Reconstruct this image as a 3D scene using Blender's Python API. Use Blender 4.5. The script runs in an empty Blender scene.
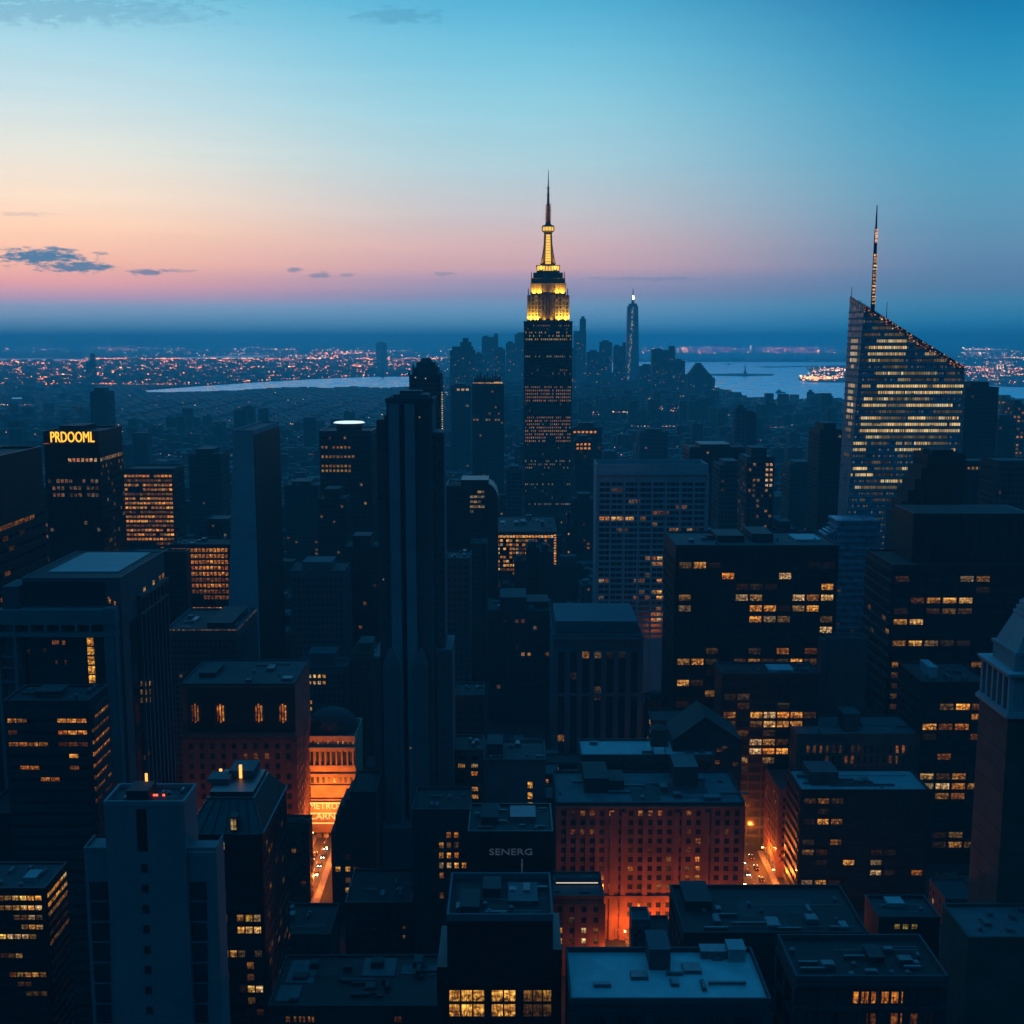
import bpy, math, random
from math import radians as R, tan, atan, sin, cos, pi, sqrt

# ------------------------------------------------------------------ camera
sc = bpy.context.scene
CAM_H, PITCH, F = 260.0, R(8.3), 1180.0
cam_data = bpy.data.cameras.new('camera')
cam_data.sensor_width = 36.0
cam_data.lens = F / 1024 * 36.0
cam_data.clip_start = 1.0
cam_data.clip_end = 200000.0
cam = bpy.data.objects.new('camera', cam_data)
sc.collection.objects.link(cam)
cam.location = (0, 0, CAM_H)
cam.rotation_euler = (pi / 2 - PITCH, 0, 0)
sc.camera = cam


def ray(px, py):
    a, b = px - 512.0, 512.0 - py
    return (a, F * cos(PITCH) + b * sin(PITCH), -F * sin(PITCH) + b * cos(PITCH))


def at(px, py, Y):
    d = ray(px, py); t = Y / d[1]
    return (d[0] * t, Y, CAM_H + d[2] * t)


def at_x(px, py, X):
    d = ray(px, py); t = X / d[0]
    return (X, d[1] * t, CAM_H + d[2] * t)


def gnd(px, py, z=0.0):
    d = ray(px, py); t = (z - CAM_H) / d[2]
    return (d[0] * t, d[1] * t, z)


def proj(x, y, z):
    zz = z - CAM_H
    w = y * cos(PITCH) - zz * sin(PITCH)
    u = y * sin(PITCH) + zz * cos(PITCH)
    return (512 + F * x / w, 512 - F * u / w)


def lin(r, g, b):
    def f(c):
        c /= 255.0
        return c / 12.92 if c <= .04045 else ((c + .055) / 1.055) ** 2.4
    return (f(r), f(g), f(b), 1.0)


# ------------------------------------------------------------------ world: dusk sky
def nd(nt, typ, **kw):
    n = nt.nodes.new(typ)
    for k, v in kw.items():
        setattr(n, k, v)
    return n


def mth(nt, op, a, b=None, c=None, clamp=False):
    n = nt.nodes.new('ShaderNodeMath'); n.operation = op; n.use_clamp = clamp
    for i, v in enumerate((a, b, c)):
        if v is None: continue
        if isinstance(v, (int, float)): n.inputs[i].default_value = v
        else: nt.links.new(v, n.inputs[i])
    return n.outputs[0]


def mrange(nt, v, a, b, c=0.0, d=1.0, smooth=True):
    n = nt.nodes.new('ShaderNodeMapRange')
    if smooth: n.interpolation_type = 'SMOOTHSTEP'
    nt.links.new(v, n.inputs[0])
    for i, q in enumerate((a, b, c, d)): n.inputs[i + 1].default_value = q
    return n.outputs[0]


def mixc(nt, fac, a, b, mode='MIX'):
    n = nt.nodes.new('ShaderNodeMix'); n.data_type = 'RGBA'; n.blend_type = mode
    def put(s, v):
        if hasattr(v, 'node'): nt.links.new(v, s)
        elif isinstance(v, (int, float)): s.default_value = v
        else: s.default_value = v
    put(n.inputs[0], fac); put(n.inputs[6], a); put(n.inputs[7], b)
    return n.outputs[2]


def ramp(nt, fac, stops):
    n = nt.nodes.new('ShaderNodeValToRGB'); e = n.color_ramp.elements
    while len(e) < len(stops): e.new(0.5)
    for el, (p, c) in zip(e, sorted(stops, key=lambda s: s[0])):
        el.position = p
        el.color = c
    nt.links.new(fac, n.inputs[0])
    return n.outputs[0]


SUN_EL, SUN_AZ = 1.0, -38.0          # the sun is just at the horizon, left of the view
world = bpy.data.worlds.new('World'); sc.world = world
world.use_nodes = True
wn = world.node_tree; wn.nodes.clear()
tc = nd(wn, 'ShaderNodeTexCoord'); sep = nd(wn, 'ShaderNodeSeparateXYZ')
wn.links.new(tc.outputs['Generated'], sep.inputs[0])
wx, wy, wz = sep.outputs


def zel(py):                          # sine of the elevation seen at picture row py
    d = ray(512, py)
    return d[2] / sqrt(d[0] ** 2 + d[1] ** 2 + d[2] ** 2)


ZLO, ZHI = -0.02, 0.30
zf = mrange(wn, wz, ZLO, ZHI, smooth=False)


def col_stops(rows):
    return [((zel(py) - ZLO) / (ZHI - ZLO), lin(*c)) for py, c in rows]


left = ramp(wn, zf, col_stops([(352, (90, 165, 205)), (325, (104, 168, 204)), (308, (140, 168, 202)), (300, (190, 158, 188)),
    (286, (235, 165, 170)), (268, (250, 185, 165)), (235, (255, 208, 178)), (205, (246, 220, 198)), (160, (222, 222, 214)),
    (110, (190, 214, 222)), (60, (160, 205, 222)), (5, (116, 188, 214))]))
mid = ramp(wn, zf, col_stops([(352, (80, 158, 200)), (325, (100, 164, 202)), (305, (122, 162, 198)), (296, (140, 148, 185)),
    (280, (168, 152, 182)), (268, (208, 165, 175)), (245, (212, 176, 180)), (215, (196, 190, 196)), (165, (168, 200, 212)),
    (110, (142, 198, 216)), (60, (114, 188, 214)), (5, (80, 170, 206))]))
right = ramp(wn, zf, col_stops([(352, (40, 128, 172)), (325, (44, 132, 174)), (305, (66, 134, 172)), (290, (84, 126, 164)),
    (270, (92, 130, 168)), (245, (92, 140, 174)), (200, (84, 150, 182)), (150, (66, 150, 186)), (100, (44, 142, 182)),
    (60, (26, 130, 176)), (30, (10, 120, 168)), (5, (4, 108, 158))]))
az = mth(wn, 'ARCTAN2', wx, wy)
sky = mixc(wn, mrange(wn, az, R(-22), R(1)), left, mid)
sky = mixc(wn, mrange(wn, az, R(-1), R(22)), sky, right)
# soft horizontal streaks so that the bands are not perfectly even
cmb = nd(wn, 'ShaderNodeCombineXYZ')
wn.links.new(mth(wn, 'MULTIPLY', az, 5.0), cmb.inputs[0]); wn.links.new(mth(wn, 'MULTIPLY', wz, 90.0), cmb.inputs[1])
ns = nd(wn, 'ShaderNodeTexNoise'); ns.inputs['Scale'].default_value = 1.0; ns.inputs['Detail'].default_value = 5.0
wn.links.new(cmb.outputs[0], ns.inputs['Vector'])
sky = mixc(wn, 1.0, sky, ramp(wn, ns.outputs[0], [(0.3, (.975, .98, .985, 1)), (.7, (1.02, 1.015, 1.01, 1))]), 'MULTIPLY')
sky = mixc(wn, 1.0, sky, (1.17, 1.17, 1.15, 1), 'MULTIPLY')
# clouds, wispy edged
us = mth(wn, 'DIVIDE', wx, wy); vs = mth(wn, 'DIVIDE', wz, wy)
cmb2 = nd(wn, 'ShaderNodeCombineXYZ')
wn.links.new(mth(wn, 'MULTIPLY', us, 75.0), cmb2.inputs[0]); wn.links.new(mth(wn, 'MULTIPLY', vs, 260.0), cmb2.inputs[1])
n2 = nd(wn, 'ShaderNodeTexNoise'); n2.inputs['Scale'].default_value = 1.0; n2.inputs['Detail'].default_value = 6.0
n2.inputs['Roughness'].default_value = .65
wn.links.new(cmb2.outputs[0], n2.inputs['Vector'])
mask = None
for px, py, rx, ry, st in [(42, 257, 46, 8.5, 1), (76, 267, 40, 5.5, .95), (148, 272, 18, 3.2, .8), (180, 271, 12, 2.2, .45),
                           (295, 270, 9, 2.4, .6), (318, 275, 12, 3, .55), (348, 275, 8, 2, .4), (445, 274, 10, 2, .35), (24, 214, 34, 2.2, .2),
                           (60, 10, 150, 13, .28), (150, 16, 60, 9, .2), (396, 16, 42, 8, .3), (650, 279, 60, 2.2, .25)]:
    d = ray(px, py)
    du = mth(wn, 'MULTIPLY', mth(wn, 'SUBTRACT', us, d[0] / d[1]), F / (rx * 1.2))
    dv = mth(wn, 'MULTIPLY', mth(wn, 'SUBTRACT', vs, d[2] / d[1]), F / (ry * 1.25))
    q = mth(wn, 'SQRT', mth(wn, 'ADD', mth(wn, 'MULTIPLY', du, du), mth(wn, 'MULTIPLY', dv, dv)))
    q = mth(wn, 'ADD', q, mth(wn, 'MULTIPLY', mth(wn, 'SUBTRACT', n2.outputs[0], .5), 3.0))
    m = mrange(wn, q, 1.0, .35, 0.0, st)
    mask = m if mask is None else mth(wn, 'MAXIMUM', mask, m)
mask = mth(wn, 'MULTIPLY', mask, mrange(wn, wy, .3, .5))
sky = mixc(wn, mask, sky, lin(58, 126, 168))
# unseen sky: overhead brightened to light roofs and haze, darkened behind for the facades
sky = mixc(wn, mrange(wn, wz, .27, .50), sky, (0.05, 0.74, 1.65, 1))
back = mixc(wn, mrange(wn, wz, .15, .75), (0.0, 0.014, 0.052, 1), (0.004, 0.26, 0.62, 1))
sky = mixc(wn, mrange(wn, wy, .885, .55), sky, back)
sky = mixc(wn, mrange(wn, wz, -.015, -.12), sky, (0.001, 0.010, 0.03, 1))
nis = nd(wn, 'ShaderNodeTexSky'); nis.sky_type = 'NISHITA'; nis.sun_disc = False
nis.sun_elevation = R(SUN_EL); nis.sun_rotation = R(SUN_AZ)
sky = mixc(wn, .01, sky, nis.outputs[0], 'ADD')
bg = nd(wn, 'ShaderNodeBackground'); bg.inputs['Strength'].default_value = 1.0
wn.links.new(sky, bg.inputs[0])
wo = nd(wn, 'ShaderNodeOutputWorld'); wn.links.new(bg.outputs[0], wo.inputs[0])

# ------------------------------------------------------------------ sun (almost set)
sl = bpy.data.lights.new('sun', 'SUN'); sl.energy = .03; sl.angle = R(4); sl.color = (1.0, .62, .45)
so = bpy.data.objects.new('sun', sl); sc.collection.objects.link(so)
so.rotation_euler = (R(90 - SUN_EL), 0, R(180 - SUN_AZ)); so.location = (-3000, 4000, 500)

sc.view_settings.view_transform = 'Standard'
sc.view_settings.look = 'None'
sc.view_settings.exposure = 0.0
sc.view_settings.gamma = 1.0
sc.view_settings.use_curve_mapping = False
cy = sc.cycles
cy.max_bounces = 6; cy.diffuse_bounces = 2; cy.glossy_bounces = 2; cy.volume_bounces = 3; cy.transparent_max_bounces = 4
cy.sample_clamp_indirect = 2.0
cy.caustics_reflective = False; cy.caustics_refractive = False

# ------------------------------------------------------------------ materials
M = {}


def P(mat):
    return next(n for n in mat.node_tree.nodes if n.type == 'BSDF_PRINCIPLED')


def mat(name, c, rough=.8, var=.25, scale=.08, metal=0.0, spec=.4, bump=0.0, streak=True):
    """a weathered surface: base colour with broad stains, fine grain and vertical run-off"""
    m = bpy.data.materials.new(name); m.use_nodes = True; nt = m.node_tree; p = P(m)
    co = nd(nt, 'ShaderNodeTexCoord')
    n1 = nd(nt, 'ShaderNodeTexNoise'); n1.inputs['Scale'].default_value = scale; n1.inputs['Detail'].default_value = 8
    nt.links.new(co.outputs['Object'], n1.inputs['Vector'])
    mp = nd(nt, 'ShaderNodeMapping'); mp.inputs['Scale'].default_value = (1.2, 1.2, .05)
    nt.links.new(co.outputs['Object'], mp.inputs[0])
    n3 = nd(nt, 'ShaderNodeTexNoise'); n3.inputs['Scale'].default_value = .9; n3.inputs['Detail'].default_value = 3
    nt.links.new(mp.outputs[0], n3.inputs['Vector'])
    k = mth(nt, 'ADD', mth(nt, 'MULTIPLY', n1.outputs[0], .65), mth(nt, 'MULTIPLY', n3.outputs[0], .35 if streak else .05))
    lo = tuple(x * (1 - var * 1.5) for x in c) + (1,); hi = tuple(min(1, x * (1 + var)) for x in c) + (1,)
    oi = nd(nt, 'ShaderNodeObjectInfo'); tone = mrange(nt, oi.outputs['Random'], 0, 1, .62, 1.30, smooth=False)
    cc_ = nd(nt, 'ShaderNodeCombineXYZ')
    for q_ in range(3): nt.links.new(tone, cc_.inputs[q_])
    nt.links.new(mixc(nt, 1.0, ramp(nt, k, [(.32, lo), (.68, hi)]), cc_.outputs[0], 'MULTIPLY'), p.inputs['Base Color'])
    p.inputs['Roughness'].default_value = rough; p.inputs['Metallic'].default_value = metal
    p.inputs['Specular IOR Level'].default_value = spec
    if bump:
        b = nd(nt, 'ShaderNodeBump'); b.inputs['Strength'].default_value = bump; b.inputs['Distance'].default_value = .3
        nt.links.new(n1.outputs[0], b.inputs['Height']); nt.links.new(b.outputs[0], p.inputs['Normal'])
    M[name] = m
    return m


mat('pale_concrete', (.085, .10, .11), .85, .10)
mat('grey_concrete', (.05, .06, .07), .85, .15)
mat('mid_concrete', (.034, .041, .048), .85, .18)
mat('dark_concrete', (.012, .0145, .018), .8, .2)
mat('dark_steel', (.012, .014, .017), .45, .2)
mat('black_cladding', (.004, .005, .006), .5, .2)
mat('limestone', (.085, .085, .08), .85, .15)
mat('white_stone', (.22, .24, .25), .8, .12)
mat('copper_green', (.07, .14, .15), .7, .15)
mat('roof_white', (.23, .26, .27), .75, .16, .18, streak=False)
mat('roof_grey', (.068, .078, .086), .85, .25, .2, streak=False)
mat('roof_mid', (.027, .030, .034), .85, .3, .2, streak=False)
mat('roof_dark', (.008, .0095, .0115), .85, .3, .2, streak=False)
mat('metal_unit', (.075, .085, .095), .5, .2, .6, .3)
mat('slab_white', (.20, .25, .27), .8, .12)
mat('pier_stone', (.105, .125, .14), .85, .12)
mat('tank_wood', (.10, .07, .05), .85, .3, .8)
mat('asphalt', (.05, .05, .052), .7, .25, .3, streak=False)
mat('pavement', (.18, .175, .17), .85, .2, .4, streak=False)
mat('paint_white', (.75, .75, .72), .6, .1, 1.0, streak=False)
mat('paint_yellow', (.70, .50, .08), .6, .1, 1.0, streak=False)
mat('city_ground', (.012, .014, .017), .9, .4, .01, streak=False)
mat('far_land', (.025, .03, .035), .9, .4, .0008, streak=False)
mat('tyre', (.02, .02, .02), .8, .1, 2)
mat('frame_dark', (.015, .015, .018), .5, .1, 2)


def brick(name, c1, c2, mortar):
    m = bpy.data.materials.new(name); m.use_nodes = True; nt = m.node_tree; p = P(m)
    co = nd(nt, 'ShaderNodeTexCoord')
    sp = nd(nt, 'ShaderNodeSeparateXYZ'); nt.links.new(co.outputs['Object'], sp.inputs[0])
    cb = nd(nt, 'ShaderNodeCombineXYZ')
    nt.links.new(mth(nt, 'ADD', sp.outputs[0], sp.outputs[1]), cb.inputs[0]); nt.links.new(sp.outputs[2], cb.inputs[1])
    b = nd(nt, 'ShaderNodeTexBrick'); nt.links.new(cb.outputs[0], b.inputs['Vector'])
    b.inputs['Scale'].default_value = 1.0; b.inputs['Brick Width'].default_value = .5; b.inputs['Row Height'].default_value = .2
    b.inputs['Mortar Size'].default_value = .015
    b.inputs['Color1'].default_value = c1 + (1,); b.inputs['Color2'].default_value = c2 + (1,); b.inputs['Mortar'].default_value = mortar + (1,)
    n1 = nd(nt, 'ShaderNodeTexNoise'); n1.inputs['Scale'].default_value = .12; n1.inputs['Detail'].default_value = 8
    nt.links.new(co.outputs['Object'], n1.inputs['Vector'])
    nt.links.new(mixc(nt, 1.0, b.outputs[0], ramp(nt, n1.outputs[0], [(.3, (.55, .55, .55, 1)), (.7, (1.2, 1.2, 1.2, 1))]), 'MULTIPLY'), p.inputs['Base Color'])
    p.inputs['Roughness'].default_value = .9
    M[name] = m


brick('red_brick', (.17, .050, .032), (.12, .036, .025), (.11, .085, .07))
brick('brown_brick', (.07, .035, .028), (.05, .026, .02), (.06, .05, .045))
brick('tan_brick', (.36, .22, .13), (.30, .18, .11), (.28, .20, .14))


def glass(name, c, rough=.12):
    m = bpy.data.materials.new(name); m.use_nodes = True; nt = m.node_tree; p = P(m)
    co = nd(nt, 'ShaderNodeTexCoord')
    n1 = nd(nt, 'ShaderNodeTexNoise'); n1.inputs['Scale'].default_value = .25; n1.inputs['Detail'].default_value = 4
    nt.links.new(co.outputs['Object'], n1.inputs['Vector'])
    nt.links.new(ramp(nt, n1.outputs[0], [(.3, tuple(x * .6 for x in c) + (1,)), (.7, tuple(x * 1.4 for x in c) + (1,))]), p.inputs['Base Color'])
    nt.links.new(mrange(nt, n1.outputs[0], .3, .7, rough * .7, rough * 1.6), p.inputs['Roughness'])
    p.inputs['Specular IOR Level'].default_value = .8
    M[name] = m


glass('dark_glass', (.012, .016, .02))
glass('blue_glass', (.05, .17, .22), .35)


def lit_glass(name, obj_color):
    """window glass; a lit room behind it shows blinds, ceiling lamps and furniture as broken light"""
    m = bpy.data.materials.new(name); m.use_nodes = True; nt = m.node_tree; p = P(m)
    p.inputs['Base Color'].default_value = (.012, .016, .02, 1); p.inputs['Roughness'].default_value = .15
    if obj_color:
        oi = nd(nt, 'ShaderNodeObjectInfo'); col, alpha, rnd = oi.outputs['Color'], oi.outputs['Alpha'], oi.outputs['Random']
    else:
        a = nd(nt, 'ShaderNodeAttribute'); a.attribute_name = 'lit'; col, alpha, rnd = a.outputs['Color'], a.outputs['Alpha'], None
    ge = nd(nt, 'ShaderNodeNewGeometry')
    mp = nd(nt, 'ShaderNodeMapping'); mp.inputs['Scale'].default_value = (.5, .5, .9)
    nt.links.new(ge.outputs['Position'], mp.inputs[0])
    n1 = nd(nt, 'ShaderNodeTexNoise'); n1.inputs['Scale'].default_value = 1.0; n1.inputs['Detail'].default_value = 3
    nt.links.new(mp.outputs[0], n1.inputs['Vector'])
    mp2 = nd(nt, 'ShaderNodeMapping'); mp2.inputs['Scale'].default_value = (2.2, 2.2, .25)
    nt.links.new(ge.outputs['Position'], mp2.inputs[0])
    n2 = nd(nt, 'ShaderNodeTexNoise'); n2.inputs['Scale'].default_value = 1.0; n2.inputs['Detail'].default_value = 2
    nt.links.new(mp2.outputs[0], n2.inputs['Vector'])
    k = mth(nt, 'MULTIPLY', mrange(nt, n1.outputs[0], .36, .60, .35, 1.35), mrange(nt, n2.outputs[0], .35, .60, .45, 1.15))
    if obj_color:
        tc_ = nd(nt, 'ShaderNodeTexCoord'); sg = nd(nt, 'ShaderNodeSeparateXYZ'); nt.links.new(tc_.outputs['Generated'], sg.inputs[0])
        gz = sg.outputs[2]
        ceil = mrange(nt, gz, .55, .9, .75, 1.35)                       # ceiling lamps near the top of the room
        edge = mth(nt, 'SUBTRACT', 1.0, mth(nt, 'MULTIPLY', rnd, .75))   # a blind drawn part of the way
        blind = mrange(nt, mth(nt, 'SUBTRACT', gz, edge), -.03, .03, 1.0, .5)
        gx = mth(nt, 'ADD', sg.outputs[0], sg.outputs[1])
        wv = nd(nt, 'ShaderNodeTexNoise'); wv.noise_dimensions = '2D'; wv.inputs['Scale'].default_value = 5.0; wv.inputs['Detail'].default_value = 2
        cb = nd(nt, 'ShaderNodeCombineXYZ'); nt.links.new(mth(nt, 'ADD', gx, mth(nt, 'MULTIPLY', rnd, 50.0)), cb.inputs[0]); nt.links.new(mth(nt, 'MULTIPLY', gz, .5), cb.inputs[1])
        nt.links.new(cb.outputs[0], wv.inputs['Vector'])
        desk = mth(nt, 'SUBTRACT', 1.0, mth(nt, 'MULTIPLY', mrange(nt, wv.outputs[0], .48, .56), mrange(nt, gz, .62, .40)))
        k = mth(nt, 'MULTIPLY', k, mth(nt, 'MULTIPLY', ceil, mth(nt, 'MULTIPLY', blind, mth(nt, 'MAXIMUM', desk, .25))))
    e = mixc(nt, k, mixc(nt, 1.0, col, (1.0, .55, .35, 1), 'MULTIPLY'), mixc(nt, 1.0, col, (1.0, .80, .55, 1), 'MULTIPLY'))
    nt.links.new(e, p.inputs['Emission Color'])
    nt.links.new(mth(nt, 'MULTIPLY', mth(nt, 'MULTIPLY', mth(nt, 'POWER', alpha, 1.7), 1.15), k), p.inputs['Emission Strength'])
    m.cycles.emission_sampling = 'NONE'
    M[name] = m


lit_glass('window_glass', True)
lit_glass('pane_glass', False)
m = bpy.data.materials.new('fine_pane'); m.use_nodes = True; nt = m.node_tree; p = P(m)
p.inputs['Base Color'].default_value = (.012, .02, .025, 1); p.inputs['Roughness'].default_value = .2
a = nd(nt, 'ShaderNodeAttribute'); a.attribute_name = 'lit'; nt.links.new(a.outputs['Color'], p.inputs['Emission Color'])
nt.links.new(mth(nt, 'MULTIPLY', mth(nt, 'POWER', a.outputs['Alpha'], 1.5), .95), p.inputs['Emission Strength'])
m.cycles.emission_sampling = 'NONE'; M['fine_pane'] = m


def glow(name, c, s, sampling='NONE'):
    m = bpy.data.materials.new(name); m.use_nodes = True; p = P(m)
    p.inputs['Base Color'].default_value = (.1, .1, .1, 1)
    p.inputs['Emission Color'].default_value = tuple(c) + (1,); p.inputs['Emission Strength'].default_value = s
    m.cycles.emission_sampling = sampling
    M[name] = m


glow('lamp_orange', (1, .45, .12), 30)
glow('lamp_white', (1, .80, .52), 40)
glow('lamp_red', (1, .08, .03), 3)
glow('strip_white', (1, .85, .7), .9)
glow('lamp_amber', (1, .36, .07), 2.2)
glow('sign_yellow', (1, .47, .035), 1.7)
glow('sign_white', (.55, .68, .9), .05)
glow('deck_light', (.70, .93, 1.0), 1.25)
glow('mast_amber', (1, .55, .07), 1.2)
glow('marquee_bulbs', (1, .58, .14), 1.3)

# water
m = bpy.data.materials.new('water'); m.use_nodes = True; nt = m.node_tree; p = P(m)
p.inputs['Base Color'].default_value = (.55, .72, .80, 1); p.inputs['Metallic'].default_value = 1.0; p.inputs['Roughness'].default_value = .3
p.inputs['Specular IOR Level'].default_value = .9
co = nd(nt, 'ShaderNodeTexCoord'); n1 = nd(nt, 'ShaderNodeTexNoise'); n1.inputs['Scale'].default_value = .01; n1.inputs['Detail'].default_value = 6
nt.links.new(co.outputs['Object'], n1.inputs['Vector'])
b = nd(nt, 'ShaderNodeBump'); b.inputs['Strength'].default_value = .12; b.inputs['Distance'].default_value = 3.0
nt.links.new(n1.outputs[0], b.inputs['Height']); nt.links.new(b.outputs[0], p.inputs['Normal'])
nt.links.new(mrange(nt, n1.outputs[0], .35, .65, .15, .45), p.inputs['Roughness'])
M['water'] = m

# ------------------------------------------------------------------ mesh helpers
COL = sc.collection


class MB:
    def __init__(s):
        s.v, s.f, s.m, s.c = [], [], [], []

    def quad(s, pts, mi=0, c=None):
        k = len(s.v); s.v += [tuple(p) for p in pts]; s.f.append(tuple(range(k, k + len(pts)))); s.m.append(mi); s.c.append(c)

    def box(s, x0, x1, y0, y1, z0, z1, mi=0, c=None, bottom=True):
        if x1 < x0: x0, x1 = x1, x0
        if y1 < y0: y0, y1 = y1, y0
        k = len(s.v)
        s.v += [(x0, y0, z0), (x1, y0, z0), (x1, y1, z0), (x0, y1, z0), (x0, y0, z1), (x1, y0, z1), (x1, y1, z1), (x0, y1, z1)]
        fs = [(0, 1, 5, 4), (1, 2, 6, 5), (2, 3, 7, 6), (3, 0, 4, 7), (4, 5, 6, 7)]
        if bottom: fs.append((3, 2, 1, 0))
        s.f += [tuple(k + i for i in f) for f in fs]; s.m += [mi] * len(fs); s.c += [c] * len(fs)

    def frustum(s, cx, cy_, z0, z1, a0, b0, a1, b1, mi=0):
        k = len(s.v)
        s.v += [(cx - a0, cy_ - b0, z0), (cx + a0, cy_ - b0, z0), (cx + a0, cy_ + b0, z0), (cx - a0, cy_ + b0, z0),
                (cx - a1, cy_ - b1, z1), (cx + a1, cy_ - b1, z1), (cx + a1, cy_ + b1, z1), (cx - a1, cy_ + b1, z1)]
        fs = [(0, 1, 5, 4), (1, 2, 6, 5), (2, 3, 7, 6), (3, 0, 4, 7), (4, 5, 6, 7), (3, 2, 1, 0)]
        s.f += [tuple(k + i for i in f) for f in fs]; s.m += [mi] * 6; s.c += [None] * 6

    def prism(s, poly, z0, z1, mi=0):
        n = len(poly); k = len(s.v)
        s.v += [(x, y, z0) for x, y in poly] + [(x, y, z1) for x, y in poly]
        for i in range(n):
            j = (i + 1) % n; s.f.append((k + i, k + j, k + n + j, k + n + i)); s.m.append(mi); s.c.append(None)
        s.f.append(tuple(k + n + i for i in range(n))); s.m.append(mi); s.c.append(None)
        s.f.append(tuple(k + n - 1 - i for i in range(n))); s.m.append(mi); s.c.append(None)

    def cyl(s, cx, cy_, z0, z1, r0, r1=None, n=12, mi=0):
        r1 = r0 if r1 is None else r1
        k = len(s.v)
        for z, r in ((z0, r0), (z1, r1)):
            s.v += [(cx + r * cos(2 * pi * i / n), cy_ + r * sin(2 * pi * i / n), z) for i in range(n)]
        for i in range(n):
            j = (i + 1) % n; s.f.append((k + i, k + j, k + n + j, k + n + i)); s.m.append(mi); s.c.append(None)
        s.f.append(tuple(k + n + i for i in range(n))); s.m.append(mi); s.c.append(None)
        s.f.append(tuple(k + n - 1 - i for i in range(n))); s.m.append(mi); s.c.append(None)

    def lathe(s, cx, cy_, prof, n=16, mi=0):
        k = len(s.v)
        for r, z in prof:
            s.v += [(cx + r * cos(2 * pi * i / n), cy_ + r * sin(2 * pi * i / n), z) for i in range(n)]
        for q in range(len(prof) - 1):
            for i in range(n):
                j = (i + 1) % n; a = k + q * n
                s.f.append((a + i, a + j, a + n + j, a + n + i)); s.m.append(mi); s.c.append(None)
        a = k + (len(prof) - 1) * n
        s.f.append(tuple(a + i for i in range(n))); s.m.append(mi); s.c.append(None)

    def mesh(s, name, mats, loc=(0, 0, 0)):
        me = bpy.data.meshes.new(name)
        v = [(x - loc[0], y - loc[1], z - loc[2]) for x, y, z in s.v]
        me.from_pydata(v, [], s.f)
        for q in mats: me.materials.append(M[q])
        me.polygons.foreach_set('material_index', s.m)
        if any(c is not None for c in s.c):
            a = me.attributes.new('lit', 'FLOAT_COLOR', 'FACE')
            buf = []
            for c in s.c: buf += list(c) if c is not None else [0, 0, 0, 0]
            a.data.foreach_set('color', buf)
        me.update()
        return me

    def build(s, name, mats, parent=None, loc=None):
        """loc = world position of the parent's Empty: the mesh is written relative to it"""
        if isinstance(mats, str): mats = [mats]
        o = bpy.data.objects.new(name, s.mesh(name, mats, loc or (0, 0, 0)))
        COL.objects.link(o)
        if parent is not None: o.parent = parent
        elif loc: o.location = loc
        return o


def empty(name, loc, label=None, cat=None, group=None):
    o = bpy.data.objects.new(name, None); COL.objects.link(o); o.location = loc
    o.empty_display_size = 1.0
    if label: o['label'] = label
    if cat: o['category'] = cat
    if group: o['group'] = group
    return o


def tag(o, label=None, cat=None, group=None, kind=None):
    if label: o['label'] = label
    if cat: o['category'] = cat
    if group: o['group'] = group
    if kind: o['kind'] = kind
    return o


def copy_tree(o, parent=None):
    c = o.copy(); COL.objects.link(c)
    if parent is not None: c.parent = parent
    for ch in list(o.children): copy_tree(ch, c)
    return c


WARM = [(1.0, .55, .12), (1.0, .62, .18), (1.0, .42, .07), (1.0, .72, .30), (1.0, .50, .10), (1.0, .60, .16), (1.0, .84, .52)]
AMBER = [(1.0, .42, .08), (1.0, .36, .07), (1.0, .50, .12)]
YELLOW = [(1.0, .72, .14), (1.0, .78, .22)]
PALE = [(1.0, .72, .42), (.9, .8, .62), (1.0, .6, .35)]
ROSE = [(1.0, .42, .28), (1.0, .52, .36)]
_wcache = {}


def window_mesh(face, w, h):
    key = (face, round(w, 2), round(h, 2))
    if key in _wcache: return _wcache[key]
    mb = MB(); a, b = w / 2, h / 2; t = .10

    def bx(u0, u1, z0, z1, d0, d1, mi):
        if face == 'F': mb.box(u0, u1, -d1, -d0, z0, z1, mi)
        elif face == 'R': mb.box(d0, d1, u0, u1, z0, z1, mi)
        else: mb.box(-d1, -d0, u0, u1, z0, z1, mi)
    bx(-a, a, -b, b, 0.0, .06, 0)
    n = max(1, int(w / 1.7 + .5))
    for k in range(n + 1):
        u = -a + (w - t) * k / n
        bx(u, u + t, -b, b, .06, .14, 1)
    bx(-a, a, -b - t, -b, 0.0, .2, 1)
    bx(-a, a, b, b + t * .6, 0.0, .12, 1)
    me = mb.mesh('window', ['window_glass', 'frame_dark'])
    _wcache[key] = me
    return me


BUILD = []      # every named building: footprint and what it shows


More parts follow.
